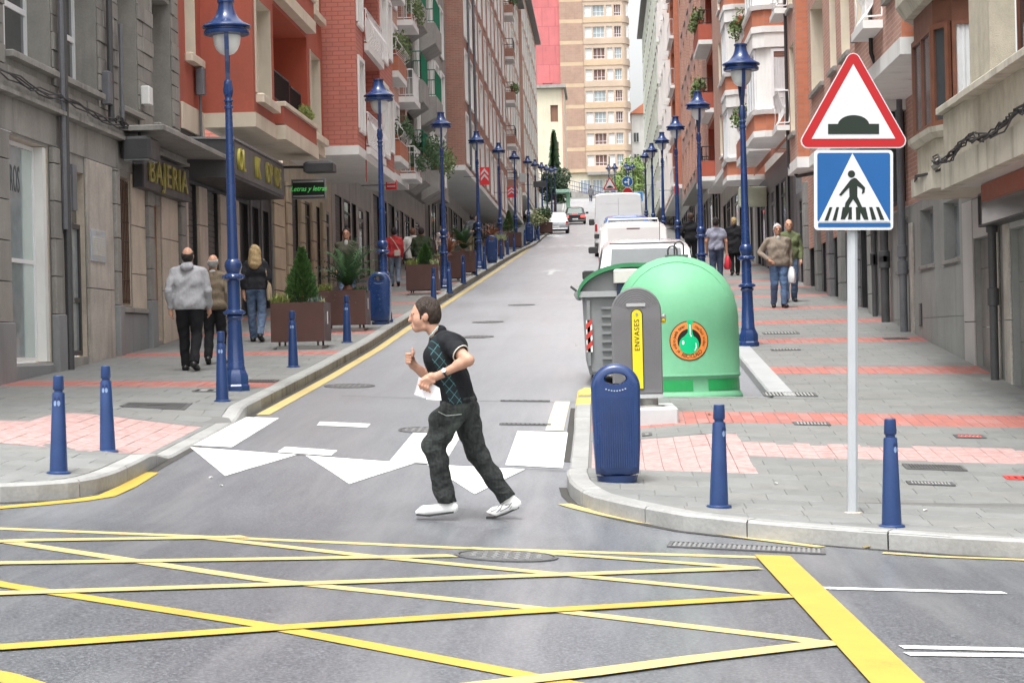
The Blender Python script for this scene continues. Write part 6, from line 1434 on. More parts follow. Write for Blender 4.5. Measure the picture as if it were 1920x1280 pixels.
t = far_sign(1183, 120, 'round blue sign with white turn arrows above a red sign, behind the van'); zc_ = ZC + (640 - 346) * 120 / 4000 - t.location.z; post(t, zc_ + .2)
p = plate(t, 'round_plate', [(.31 * math.cos(q), zc_ + .31 * math.sin(q)) for q in np.linspace(0, 6.283, 25)[:-1]], -.012, 0, SW); plate(t, 'blue_field', [(.285 * math.cos(q), zc_ + .285 * math.sin(q)) for q in np.linspace(0, 6.283, 25)[:-1]], -.0145, -.0125, SB, p)
plate(t, 'arrow_symbol', [(.03, zc_ - .2), (.09, zc_ - .2), (.09, zc_ + .08), (.14, zc_ + .08), (.06, zc_ + .2), (-.02, zc_ + .08), (.03, zc_ + .08)], -.017, -.015, SW, p); plate(t, 'arrow_symbol', [(.028, zc_ - .06), (.028, zc_ + .0), (-.08, zc_ + .0), (-.08, zc_ + .05), (-.2, zc_ - .03), (-.08, zc_ - .11), (-.08, zc_ - .06)], -.017, -.015, SW, p)
plate(t, 'stop_plate', [(.30 * math.cos(q), zc_ - .62 + .30 * math.sin(q)) for q in np.arange(8) * math.pi / 4 + math.pi / 8], -.012, 0, SW); plate(t, 'red_field', [(.28 * math.cos(q), zc_ - .62 + .28 * math.sin(q)) for q in np.arange(8) * math.pi / 4 + math.pi / 8], -.0145, -.0125, SR_)
t = far_sign(1203, 128, 'light blue square crossing sign right of the white van'); zc_ = ZC + (640 - 384) * 128 / 4000 - t.location.z; post(t, zc_ + .6); o = plate(t, 'square_plate', rsq(.58, zc_, zc_ + .62, .04), -.012, 0, SW); plate(t, 'blue_field', rsq(.52, zc_ + .03, zc_ + .59, .02), -.0145, -.0125, mat('light_blue', (.05, .25, .55), .4), o); plate(t, 'white_triangle', [(-.2, zc_ + .08), (.2, zc_ + .08), (0, zc_ + .5)], -.017, -.015, SW, o)
# shop signs hanging out on the left
def box_sign(px0, px1, py0, py1, V, label, m, name='shop_sign'):
    U0, U1 = (px0 - 1136 + .0227 * (640 - py0)) * V / 4000, (px1 - 1136 + .0227 * (640 - py0)) * V / 4000; zt, zb_ = ZC + (640 - py0) * V / 4000, ZC + (640 - py1) * V / 4000
    t = thing(name, label, 'sign', (U0, V, zb_)); o = MB().cbox(U0, U1, V, V + .18, zb_, zt, .01).build('panel', m, t)
    MB().tube([(U0, V + .09, (zb_ + zt) / 2), (U0 - .7, V + .09, (zb_ + zt) / 2)], .014, 6).build('bracket', DARKP, t)
    return t, (U0 + U1) / 2, (zb_ + zt) / 2, U1 - U0, zt - zb_
SIGNR = mat('sign_scarlet', (.66, .03, .035), .35, .05)
def chevrons(t, cx, cz, w, h, V):
    for k in (0, 1):
        z0 = cz - h * .28 + k * h * .30; mb = MB(); q = [(-w * .4, 0), (0, h * .26), (w * .4, 0), (w * .4, h * .14), (0, h * .42), (-w * .4, h * .14)]
        mb.prism([(cx + a, z0 + c) for a, c in q], lambda a, c, d: (a, d, c), V - .012, V - .002); mb.build('chevron', SW, t)
t, cx, cz, w, h = box_sign(899, 917, 312, 345, 92, 'red hanging sign with two white chevrons, larger of the two', SIGNR); chevrons(t, cx, cz, w, h, 92)
t, cx, cz, w, h = box_sign(950, 968, 350, 370, 112, 'smaller red hanging sign with white chevrons farther up', SIGNR); chevrons(t, cx, cz, w, h, 112)
t, cx, cz, w, h = box_sign(722, 742, 331, 349, 60, 'small red hanging shop sign with two white lines beside the second left lamp', SIGNR)
for dz_ in (.04, -.05): MB().box(cx - w * .38, cx + w * .38, 59.985, 59.998, cz + dz_ - .015, cz + dz_ + .015).build('text_line', SW, t)
t, cx, cz, w, h = box_sign(1000, 1024, 341, 352, 122, 'dark hanging sign beside the far left lamp', DARKP)
t, cx, cz, w, h = box_sign(974, 986, 325, 342, 105, 'round grey hanging sign right of the far left lamp', GREYCL)
t, cx, cz, w, h = box_sign(1264, 1273, 356, 372, 96, 'red and white sign behind the third right lamp', SIGNR); MB().box(cx - w * .2, cx + w * .2, 95.985, 95.998, cz - h * .15, cz + h * .15).build('white_mark', SW, t)
t, cx, cz, w, h = box_sign(1230, 1243, 347, 360, 120, 'small white sign plate between two right lamps', SW)
# ------------------------------------------------------------------ people: continuous bodies from blended limbs, clothes as separate skins
def cap(a, b, r0, r1=None, k=.03, cuts=()): return ('c', np.array(a, float), np.array(b, float), r0, r0 if r1 is None else r1, k, cuts)
def ell(c, r, k=.03, cuts=(), rot=None): return ('e', np.array(c, float), np.array(r, float), rot, 0, k, cuts)
def grow(ps, d): return [(p[0], p[1], p[2], p[3] + d, p[4] + d, p[5], p[6]) if p[0] == 'c' else (p[0], p[1], p[2] + d, p[3], p[4], p[5], p[6]) for p in ps]
def sdf(ps, h, wr=0, cuts=(), seed=0, wf=26):
    lo = np.array([1e9] * 3); hi = -lo
    for p in ps:
        if p[0] == 'c':
            r_ = max(p[3], p[4]); lo = np.minimum(lo, np.minimum(p[1], p[2]) - r_); hi = np.maximum(hi, np.maximum(p[1], p[2]) + r_)
        else: lo = np.minimum(lo, p[1] - p[2].max()); hi = np.maximum(hi, p[1] + p[2].max())
    lo -= 3 * h + wr * 2; hi += 3 * h + wr * 2; n = np.ceil((hi - lo) / h).astype(int) + 1
    D = np.full(n, .2, np.float32); ax = [lo[i] + h * np.arange(n[i]) for i in range(3)]
    for p in ps:
        k = p[5]; m = max(k * 2.5, .05) + 2 * h
        if p[0] == 'c': a, b = np.minimum(p[1], p[2]) - max(p[3], p[4]) - m, np.maximum(p[1], p[2]) + max(p[3], p[4]) + m
        else: a, b = p[1] - p[2].max() - m, p[1] + p[2].max() + m
        i0 = np.maximum(0, ((a - lo) / h).astype(int)); i1 = np.minimum(n, ((b - lo) / h).astype(int) + 2)
        X, Y, Z = np.meshgrid(*[ax[i][i0[i]:i1[i]].astype(np.float32) for i in range(3)], indexing='ij')
        if p[0] == 'c':
            v = p[2] - p[1]; L = max(v.dot(v), 1e-9)
            t = np.clip(((X - p[1][0]) * v[0] + (Y - p[1][1]) * v[1] + (Z - p[1][2]) * v[2]) / L, 0, 1)
            d = np.sqrt((X - p[1][0] - t * v[0]) ** 2 + (Y - p[1][1] - t * v[1]) ** 2 + (Z - p[1][2] - t * v[2]) ** 2) - (p[3] + (p[4] - p[3]) * t)
        else:
            x, y, z = X - p[1][0], Y - p[1][1], Z - p[1][2]
            if p[3]: c, s = math.cos(p[3]), math.sin(p[3]); x, z = x * c + z * s, -x * s + z * c      # tilt in the x-z plane
            q = np.sqrt((x / p[2][0]) ** 2 + (y / p[2][1]) ** 2 + (z / p[2][2]) ** 2); g = np.sqrt((x / p[2][0] ** 2) ** 2 + (y / p[2][1] ** 2) ** 2 + (z / p[2][2] ** 2) ** 2) + 1e-6
            d = q * (q - 1) / g
        for o, nn in p[6]: d = np.maximum(d, (X - o[0]) * nn[0] + (Y - o[1]) * nn[1] + (Z - o[2]) * nn[2])
        S_ = D[i0[0]:i1[0], i0[1]:i1[1], i0[2]:i1[2]]
        hh = np.clip(.5 + .5 * (S_ - d) / k, 0, 1); D[i0[0]:i1[0], i0[1]:i1[1], i0[2]:i1[2]] = S_ * (1 - hh) + d * hh - k * hh * (1 - hh)
    if wr or cuts:
        X, Y, Z = np.meshgrid(*[a.astype(np.float32) for a in ax], indexing='ij')
        if wr:
            rr = random.Random(seed + 1)
            wx = X + .02 * np.sin(Z * 17 + seed); W_ = 0
            for q in range(5):
                a = rr.uniform(0, 6.28); W_ = W_ + np.sin(wf * (.6 + .25 * q) * (wx * math.cos(a) * .6 + Y * math.sin(a) * .6 + Z * rr.uniform(.5, 1.1)) + rr.uniform(0, 6) + 1.3 * np.sin(wx * 14 + q))
            D = D + np.float32(wr / 2.2) * W_.astype(np.float32)
        for o, nn in cuts: D = np.maximum(D, (X - o[0]) * nn[0] + (Y - o[1]) * nn[1] + (Z - o[2]) * nn[2])
    D[0] = D[-1] = .1; D[:, 0] = D[:, -1] = .1; D[:, :, 0] = D[:, :, -1] = .1
    I = D < 0; C = np.zeros(n - 1, np.int8)
    for a in (0, 1):
        for b in (0, 1):
            for c in (0, 1): C += I[a:n[0] - 1 + a, b:n[1] - 1 + b, c:n[2] - 1 + c]
    act = np.argwhere((C > 0) & (C < 8)); idx = np.full(n - 1, -1, np.int32); idx[tuple(act.T)] = np.arange(len(act))
    P = np.zeros((len(act), 3)); N = np.zeros(len(act)); co = [(a, b, c) for a in (0, 1) for b in (0, 1) for c in (0, 1)]
    for a in co:
        for d in range(3):
            if a[d]: continue
            b = list(a); b[d] = 1
            va = D[tuple((act + a).T)]; vb = D[tuple((act + b).T)]; m = (va < 0) != (vb < 0)
            t = np.where(m, va / np.where(m, va - vb, 1), 0); q = np.array(a, float)[None].repeat(len(act), 0); q[:, d] = t
            P += q * m[:, None]; N += m
    P = (P / N[:, None] + act) * h + lo; F_ = []
    for d in range(3):
        e = [i for i in range(3) if i != d]; sl0 = [slice(None)] * 3; sl1 = [slice(None)] * 3; sl0[d] = slice(0, -1); sl1[d] = slice(1, None)
        A_ = I[tuple(sl0)]; B_ = I[tuple(sl1)]; ed = np.argwhere(A_ != B_)
        ed = ed[(ed[:, e[0]] > 0) & (ed[:, e[1]] > 0) & (ed[:, e[0]] < n[e[0]] - 1) & (ed[:, e[1]] < n[e[1]] - 1)]
        fl = A_[tuple(ed.T)]; q = []
        for da, db in ((1, 1), (0, 1), (0, 0), (1, 0)):
            c = ed.copy(); c[:, e[0]] -= da; c[:, e[1]] -= db; q.append(idx[tuple(c.T)])
        q = np.stack(q, 1); q = np.where((fl if d != 1 else ~fl)[:, None], q, q[:, ::-1]); F_.append(q)
    F_ = np.concatenate(F_); F_ = F_[(F_ >= 0).all(1)]
    return P, F_
def skin(name, ps, m, parent, h, wr=0, cuts=(), seed=0, wf=26, fn=None):
    P, F_ = sdf(ps, h, wr, cuts, seed, wf)
    if fn: P = fn(P)
    me = bpy.data.meshes.new(name); me.vertices.add(len(P)); me.vertices.foreach_set('co', P.astype(np.float32).ravel())
    me.loops.add(len(F_) * 4); me.loops.foreach_set('vertex_index', F_.astype(np.int32).ravel()); me.polygons.add(len(F_))
    me.polygons.foreach_set('loop_start', np.arange(0, len(F_) * 4, 4, dtype=np.int32)); me.polygons.foreach_set('loop_total', np.full(len(F_), 4, np.int32))
    me.polygons.foreach_set('use_smooth', np.ones(len(F_), bool)); me.update(); me.validate(); me.materials.append(m)
    o = bpy.data.objects.new(name, me); COL.objects.link(o); o.parent = parent; return o
def skinmat(name, col):
    if name in MATS: return MATS[name]
    m = mat(name, col, .5, .08, 14, spec=.35, obj=True); b = m.node_tree.nodes['Principled BSDF']
    t = m.node_tree; p = opos(t); src = b.inputs['Base Color'].links[0].from_socket; t.links.new(mixc(t, ramp(t, noise(t, p, 22, 4, .6), [(.45, (0, 0, 0)), (.7, (.45,) * 3)]), src, tuple(q * k for q, k in zip(col, (.95, .72, .66)))), b.inputs['Base Color']); bump(t, b, noise(t, p, 180, 3, .6), .25, .004)
    b.inputs['Subsurface Weight'].default_value = .12; b.inputs['Subsurface Radius'].default_value = (.01, .004, .002); b.inputs['Subsurface Scale'].default_value = .5; return m
def wrinkle(m, sc=7, stretch=(1.4, 1.4, .7), st=.4, dist=.028):
    t = m.node_tree; b = t.nodes['Principled BSDF']; p = opos(t); n = noise(t, p, sc, 2, .45, stretch); f = noise(t, p, 240, 2)
    a = node(t, 'ShaderNodeMath', operation='MULTIPLY_ADD'); t.links.new(f, a.inputs[0]); a.inputs[1].default_value = .04; r_ = ramp(t, n, [(.30, (0, 0, 0)), (.48, (.8,) * 3), (.55, (1, 1, 1)), (.72, (.2,) * 3)]); t.links.new(r_, a.inputs[2]); bump(t, b, a.outputs[0], st, dist); return m
def cloth(name, col, var=.16):
    if name in MATS: return MATS[name]
    return wrinkle(mat(name, col, .9, var, 6, spec=.2, obj=True))
SKIN = skinmat('skin', (.50, .28, .19)); SKIND = skinmat('tanned_skin', (.36, .19, .125))
def denim(name, base, fade, sc=4, zfade=None):
    if name in MATS: return MATS[name]
    m, t, b = nodes(name); p = opos(t); n1 = noise(t, p, sc, 5, .6, (1, 1, .45)); n2 = noise(t, p, 60, 2, .6, (1, 1, .2)); n3 = noise(t, p, 18, 3, .6, (.5, .5, 1.6))
    c = ramp(t, n1, [(.42, base), (.66, fade)])
    if zfade: sx = t.nodes.new('ShaderNodeSeparateXYZ'); t.links.new(p, sx.inputs[0]); c = mixc(t, ramp(t, sx.outputs[2], [(zfade[0], (0, 0, 0)), (zfade[1], (1, 1, 1))]), base, c)
    c = mixc(t, .3, c, ramp(t, n2, [(.3, base), (.7, fade)])); c = mixc(t, ramp(t, n3, [(.55, (0, 0, 0)), (.75, (.5,) * 3)]), c, tuple(q * .5 for q in base))
    t.links.new(c, b.inputs['Base Color']); b.inputs['Roughness'].default_value = .9; MATS[name] = m; return wrinkle(m, 9, (1, 1, 1.3), .42, .03)
JEAN = denim('blue_denim', (.05, .085, .15), (.16, .22, .32)); JEAND = denim('dark_blue_denim', (.03, .045, .085), (.07, .10, .17)); BLACKT = cloth('black_trousers', (.014, .014, .016)); KHAKI = cloth('khaki_trousers', (.24, .18, .10)); GREYTR = cloth('grey_trousers', (.06, .06, .065))
SHOEB = mat('black_shoe_leather', (.012, .011, .011), .4, .2, 8); SHOEW = mat('white_trainer', (.72, .72, .70), .5, .06, 12); SOLE = mat('dark_sole', (.03, .03, .03), .7)
def hairm(name, col): return MATS[name] if name in MATS else wrinkle(mat(name, col, .55, .35, 26, spec=.4, obj=True), 60, (1.6, 1, .25), .7, .012)
EYE = mat('eye_dark', (.02, .015, .012), .2)

def person(label, x, y, yaw, H=1.72, f=pav, top='jacket', topm=None, legm=None, shoem=None, skinm=None, hair=None, bald=0, long_=0, stride=.7, lead=1, arms=('hang', 'hang'), lean=0, girth=1, h=.017, group=None, hem=None, short=False, collar=None, skirt=False, seed=0, bend=0):
    t = thing('person', label, 'person', (x, y, f(x, y)), yaw, group or 'people walking along the street'); s = H / 1.735; skinm = skinm or SKIN; legm = legm or BLACKT
    g = girth
    def tf(P):
        P = P.copy(); z = np.maximum(P[:, 2] - .9, 0)
        if bend: a = bend * np.clip((P[:, 2] - .85) / .35, 0, 1); yy, zz = P[:, 1], P[:, 2] - .95; m = P[:, 2] > .85; P[:, 1] = np.where(m, yy * np.cos(a) + zz * np.sin(a), yy); P[:, 2] = np.where(m, .95 + zz * np.cos(a) - yy * np.sin(a), P[:, 2])
        else: P[:, 1] += lean * z
        return P * s
    st = stride; fy, ry = .24 * st, -.28 * st
    hipz = .93 - .03 * st
    L = {}
    for sd in (-1, 1):
        fr = (sd == lead)
        ank = (sd * .085, fy if fr else ry, .085 if fr else .085 + .10 * st); knee = (sd * .095, (.13 if fr else .03) * st + .02, .50 - .01 * st)
        tdir = (0, 1, .0) if fr else (0, .75, -.65 * st)
        L[sd] = dict(hip=(sd * .09, 0, hipz), knee=knee, ank=ank, toe=(ank[0] + sd * .02, ank[1] + .15 * tdir[1], max(.03, ank[2] - .055 + .15 * tdir[2])), heel=(ank[0], ank[1] - .045, ank[2] - .045))
    A_ = {}
    for sd, kind in zip((-1, 1), arms):
        sh = np.array((sd * .175 * g, 0, 1.385)); sw = -.16 * st if sd == lead else .16 * st
        el, wr_ = {'hang': ((sd * .235 * g, -.03 + sw * .4, 1.13), (sd * .225 * g, .06 + sw, .88)), 'pocket': ((sd * .32 * g, -.09, 1.14), (sd * .20 * g, .13, .99)), 'bag': ((sd * .24 * g, -.01, 1.12), (sd * .25 * g, .02, .85)),
                   'cross': ((sd * .24, .06, 1.16), (-sd * .02, .22, 1.12)), 'phone': ((sd * .23, .05, 1.15), (sd * .10, .24, 1.22)), 'reach': ((sd * .21, .18, 1.2), (sd * .15, .42, 1.12))}[kind]
        A_[sd] = (sh, np.array(el), np.array(wr_))
    torso = [cap((-.115 * g, 0, 1.375), (.115 * g, 0, 1.375), .060, k=.05), cap((-.03, -.005, 1.435), (-.15 * g, 0, 1.40), .045, .038, .04), cap((.03, -.005, 1.435), (.15 * g, 0, 1.40), .045, .038, .04), cap((-.085 * g, .01, 1.25), (.085 * g, .01, 1.25), .108 * g, k=.06), cap((-.075 * g, .015, 1.08), (.075 * g, .015, 1.08), .108 * g, k=.06), cap((-.075 * g, 0, .95), (.075 * g, 0, .95), .115 * g, k=.05)]
    legs = []
    for sd in (-1, 1):
        q = L[sd]; legs += [cap(q['hip'], q['knee'], .088 * g, .062, .02), cap(q['knee'], q['ank'], .06, .042, .02), ell(tuple(np.array(q['knee']) * .65 + np.array(q['ank']) * .35 - np.array((0, .02, 0))), (.052, .058, .11), .03)]
    feet = []
    for sd in (-1, 1): q = L[sd]; feet += [cap(q['heel'], q['toe'], .042, .038, .015), cap(q['ank'], q['heel'], .04, .04, .015)]
    arm = {}; hands = []
    for sd in (-1, 1):
        sh, el, wr_ = A_[sd]; arm[sd] = [cap(sh, el, .046 * g, .038, .035), cap(el, wr_, .039, .027, .02)]
        d = (wr_ - el) / np.linalg.norm(wr_ - el); sdv = np.array((0, 1, 0)) if abs(d[1]) < .7 else np.array((0, 0, 1.))
        hands += [cap(wr_, wr_ + d * .075, .028, .034, .015)]
        for i, (o, l_) in enumerate(((-.028, .07), (-.010, .08), (.009, .077), (.027, .06))):
            b0 = wr_ + d * .085 + sdv * o; m_ = b0 + d * l_ * .5 + np.array((-sd * .008, 0, 0)); hands += [cap(b0, m_, .0105, .010, .006), cap(m_, m_ + d * l_ * .4 + np.array((-sd * .022, 0, 0)), .010, .008, .006)]
        hands.append(cap(wr_ + d * .03 + sdv * .025, wr_ + d * .08 + sdv * .055, .013, .010, .008))
    head = [cap((0, -.01, 1.42), (0, .01, 1.54), .056, .054, .03), ell((0, -.005, 1.635), (.076, .094, .098), .03), ell((0, .028, 1.575), (.057, .07, .075), .03), cap((0, .07, 1.525), (0, .075, 1.525), .026, k=.03), cap((0, .092, 1.625), (0, .113, 1.592), .010, .015, .012), ell((.077, -.005, 1.605), (.013, .022, .033), .008), ell((-.077, -.005, 1.605), (.013, .022, .033), .008), cap((-.035, .083, 1.642), (.035, .083, 1.642), .014, k=.015), cap((-.02, .088, 1.556), (.02, .088, 1.556), .009, k=.01)]
    body_ = grow(torso, -.012) + grow(legs, -.028) + arm[-1] + arm[1] + hands + head + grow(feet, -.012)
    skin('body', body_, skinm, t, h * .8, fn=tf)
    inf = {'jacket': .021, 'shirt': .010, 'coat': .026, 'jumper': .016}[top]; hz = hem or {'jacket': .86, 'shirt': .90, 'coat': .66, 'jumper': .88}[top]
    tp = grow(torso, inf) + [ell((0, -.012, 1.455), (.072, .066, .055), .03)]
    if hz < .85: tp += [cap((-.07 * g, 0, .93), (-.06 * g, 0, hz), .12 * g + inf, .13 * g + inf, .05), cap((.07 * g, 0, .93), (.06 * g, 0, hz), .12 * g + inf, .13 * g + inf, .05)]
    for sd in (-1, 1):
        sh, el, wr_ = A_[sd]; d = (wr_ - el) / np.linalg.norm(wr_ - el)
        if short: e2 = sh + (el - sh) * .62; tp.append(cap(sh, e2, .048 * g + inf, .05 + inf, .035, ((e2, (e2 - sh) / np.linalg.norm(e2 - sh)),)))
        else: tp += [cap(sh, el, .048 * g + inf, .042 + inf, .012), cap(el, wr_, .042 + inf * .9, .032 + inf * .6, .012, ((wr_ + d * .005, d),))]
    skin(top, tp, topm, t, h, .007, [((0, 0, hz), (0, 0, -1)), ((0, .03, 1.50), (0, .4, .92))], seed, fn=tf)
    if collar: skin('collar', [ell((0, .064, 1.425), (.042, .036, .075), .02)] if collar[1] else [ell((0, 0, 1.47), (.078, .075, .035), .02)], collar[0], t, h * .8, fn=tf)
    if skirt: lg = [cap((-.06, 0, .95), (-.06, 0, .42), .13 * g, .17 * g, .06), cap((.06, 0, .95), (.06, 0, .42), .13 * g, .17 * g, .06)]; lc = [((0, 0, 1.0), (0, 0, 1)), ((0, 0, .45), (0, 0, -1))]
    else:
        lg = grow([torso[-1]], .005); lc = [((0, 0, .97), (0, 0, 1))]
        for sd in (-1, 1):
            q = L[sd]; a_, k_ = np.array(q['ank']), np.array(q['knee']); d = (a_ - k_) / np.linalg.norm(a_ - k_); e_ = a_ + d * .025
            lg += [cap(q['hip'], q['knee'], .10 * g, .078, .02), cap(q['knee'], e_, .078, .066, .02, ((e_, d),))]
    skin('skirt' if skirt else 'trousers', lg, legm, t, h, .0045, lc, seed + 5, fn=tf)
    skin('shoes', grow(feet, .006), shoem or SHOEB, t, h, 0, [((0, 0, .002), (0, 0, -1))], fn=tf)
    if hair:
        hp = [ell((0, -.012, 1.64), (.086, .102, .105), .02, (((0, .045, 1.655), (0, .86, -.5)),) + ((((0, 0, 1.665), (0, -.35, .94)),) if bald else ()))]
        hp += [ell((0, -.045, 1.60), (.083, .075, .085), .02, (((0, .0, 1.6), (0, 1, -.2)),) + ((((0, 0, 1.665), (0, -.35, .94)),) if bald else ()))]
        if long_: hp += [cap((0, -.05, 1.62), (0, -.075, 1.62 - long_), .088, .10, .04), cap((-.06, -.02, 1.62), (-.075, -.05, 1.6 - long_ * .8), .045, .05, .03), cap((.06, -.02, 1.62), (.075, -.05, 1.6 - long_ * .8), .045, .05, .03)]
        skin('hair', hp, hair, t, h * .8, .004, seed=seed, wf=60, fn=tf)
    for sd in (-1, 1):
        P = tf(np.array([[sd * .031, .083, 1.613]]))[0]; mb = MB(); mb.lathe([(.001, -.007), (.008, -.004), (.010, 0), (.008, .004), (.001, .007)], 8, tuple(P)); o = mb.build('eye', EYE, None, smooth=True); o.parent = t
    if hair and not bald:
        pass
    t['_s'] = s
    return t, (lambda p: tuple(tf(np.array([p], float))[0])), A_
def attach(mb, name, m, t, fn, **k):
    mb.v = [fn(v) for v in mb.v]; o = mb.build(name, m, None, **k); o.parent = t; return o
def held(name, label, cat, t, fn, mbs):
    """a carried bag: its own thing, at the hand"""
    yaw = t.rotation_euler.z; c, s = math.cos(yaw), math.sin(yaw); L0 = t.location
    o = thing(name, label, cat, tuple(L0 + Vector((fn((0, 0, 0))[0], 0, 0))))
    def w(v): a, b, z = fn(v); return (L0.x + a * c - b * s, L0.y + a * s + b * c, L0.z + z)
    o.location = w(mbs[0][0].v[0])
    for mb, nm, m, sm in mbs:
        mb.v = [w(v) for v in mb.v]; mb.build(nm, m, o, smooth=sm)
    return o
def bagmesh(c, w, d, h, n=10, sag=.25, seed=0):
    rr = random.Random(seed); mb = MB(); rs = []
    for q, (k, z) in enumerate(((.35, 0), (.85, .04), (1, .25), (.95, .55), (.7, .85), (.35, 1))): rs.append([(c[0] + w * k * math.cos(2 * math.pi * i / n) * rr.uniform(.85, 1.15), c[1] + d * k * math.sin(2 * math.pi * i / n) * rr.uniform(.85, 1.15), c[2] - h + h * z) for i in range(n)])
    mb.rings(rs); return mb
GH = hairm('grey_hair', (.30, .29, .28)); DH = hairm('dark_hair', (.018, .013, .011)); BH = hairm('brown_hair', (.06, .035, .022)); BLH = hairm('blonde_hair', (.42, .30, .15)); WHH = hairm('white_hair', (.55, .54, .52)); RH = hairm('reddish_hair', (.16, .07, .04))
def PG(px, py): p = at(px, py); return p[0], p[1]
x, y = PG(357, 695); t, fn, A_ = person('balding man in a light grey hooded jacket and black trousers walking away', x, y, 0, 1.70, top='jacket', topm=cloth('light_grey_nylon', (.33, .33, .345), .1), hair=DH, bald=1, girth=1.14, lead=-1, stride=.5, arms=('hang', 'hang'), seed=1, h=.013, skinm=SKIN)
skin('hood', [ell((0, -.085, 1.455), (.105, .06, .06), .02), ell((0, -.06, 1.50), (.085, .05, .035), .03)], cloth('light_grey_nylon', (.33, .33, .345)), t, .012, .006, seed=4, fn=lambda P: P * t['_s'])
x, y = PG(404, 683); person('balding grey haired man in a brown jacket, partly behind the nearest left lamp', x, y, 0, 1.58, top='jacket', topm=cloth('brown_wool', (.155, .12, .085)), hair=GH, bald=1, lead=1, stride=.45, seed=2, collar=(LABELW, 0), h=.014)
x, y = PG(482, 641); t, fn, A_ = person('woman with long blonde hair, dark jacket and blue jeans walking away', x, y, 0, 1.66, top='jacket', topm=cloth('charcoal_padded', (.022, .022, .026)), legm=JEAN, hair=BLH, long_=.24, lead=-1, stride=.55, girth=.95, seed=3, hem=.93)
held('shoulder_bag', 'beige shoulder bag of the blonde woman by the dark shops', 'bag', t, fn, [(bagmesh((.25, -.06, 1.05), .05, .09, .32, seed=2), 'bag_body', cloth('beige_canvas', (.32, .25, .17)), True), (MB().tube([(.24, -.02, 1.0), (.20, -.06, 1.25), (.16, -.02, 1.47), (.2, .06, 1.2), (.25, .02, 1.0)], .014, 5), 'strap', cloth('beige_canvas', (.32, .25, .17)), False)])
person('bearded man in an olive zipped jacket standing behind the palm, facing down the street', -5.5, 45.5, math.pi, 1.80, top='jacket', topm=cloth('olive_drab', (.075, .075, .055)), legm=JEAN, hair=DH, stride=.3, collar=(cloth('pale_shirt', (.4, .4, .38)), 1), seed=4, skinm=SKIND, arms=('hang', 'hang'))
x, y = PG(741, 537); t, fn, A_ = person('woman in a red jacket and pale jeans with a cream handbag, walking away', x, y, .15, 1.63, top='jacket', topm=cloth('coral_red', (.50, .055, .06)), legm=denim('pale_denim', (.13, .17, .23), (.28, .33, .40)), hair=DH, stride=.5, seed=5, lead=-1)
held('handbag', 'cream handbag across the red jacket', 'bag', t, fn, [(MB().cbox(-.02, .16, -.25, -.17, .90, 1.06, .015), 'bag_body', mat('cream_leather', (.55, .50, .42), .5), False), (MB().tube([(.14, -.2, 1.05), (0, -.15, 1.3), (-.12, -.06, 1.47)], .012, 5), 'strap', mat('cream_leather', (.55, .50, .42), .5), False)])
x, y = PG(776, 534); t, fn, A_ = person('stout woman in a white cardigan and long black skirt, walking away', x, y, 0, 1.60, top='coat', topm=cloth('white_knit', (.62, .61, .58), .06), legm=BLACKT, hair=RH, stride=.4, girth=1.18, skirt=True, seed=6, hem=.80, shoem=mat('pale_shoe', (.45, .42, .38), .6))
held('crossbody_bag', 'dark crossbody bag on the white cardigan', 'bag', t, fn, [(bagmesh((-.28, -.05, .95), .06, .10, .22, seed=5), 'bag_body', cloth('dark_canvas', (.03, .03, .035)), True), (MB().tube([(-.27, -.1, .95), (-.05, -.21, 1.2), (.14, -.1, 1.46)], .014, 5), 'strap', cloth('dark_canvas', (.03, .03, .035)), False)])
person('man in a dark green jumper walking away, behind the small conifer', -5.0, 58.5, 0, 1.63, top='jumper', topm=cloth('bottle_green_knit', (.04, .055, .03)), legm=JEAND, hair=DH, girth=1.2, stride=.4, seed=7)
person('man in a white shirt bending over beside the reddish plants', -5.25, 73, .9, 1.76, top='shirt', topm=cloth('white_cotton', (.66, .66, .66), .05), legm=KHAKI, hair=DH, bend=.9, stride=.2, arms=('reach', 'reach'), seed=8, h=.02)
person('blonde woman in a pale top facing down the street, behind the green palm', -5.35, 71, math.pi, 1.55, top='shirt', topm=cloth('pale_pink_cotton', (.55, .48, .45), .06), legm=JEAN, hair=BLH, stride=.1, seed=9, h=.02, long_=.06)
person('man in black standing behind the third left lamp', -4.95, 84, 2.2, 1.75, top='jacket', topm=cloth('black_cloth', (.015, .015, .017)), hair=DH, stride=.1, arms=('cross', 'cross'), seed=10, h=.02)
person('man in a grey jacket and khaki trousers by the white shop wall', -5.55, 90, .3, 1.76, top='jacket', topm=cloth('mid_grey_tweed', (.13, .135, .145)), legm=KHAKI, hair=DH, stride=.25, seed=11, h=.02)
person('far person in white beside the left terrace', -5.2, 150, math.pi, 1.7, top='shirt', topm=cloth('white_cotton', (.66, .66, .66)), hair=DH, stride=.2, arms=('cross', 'cross'), seed=12, h=.028)
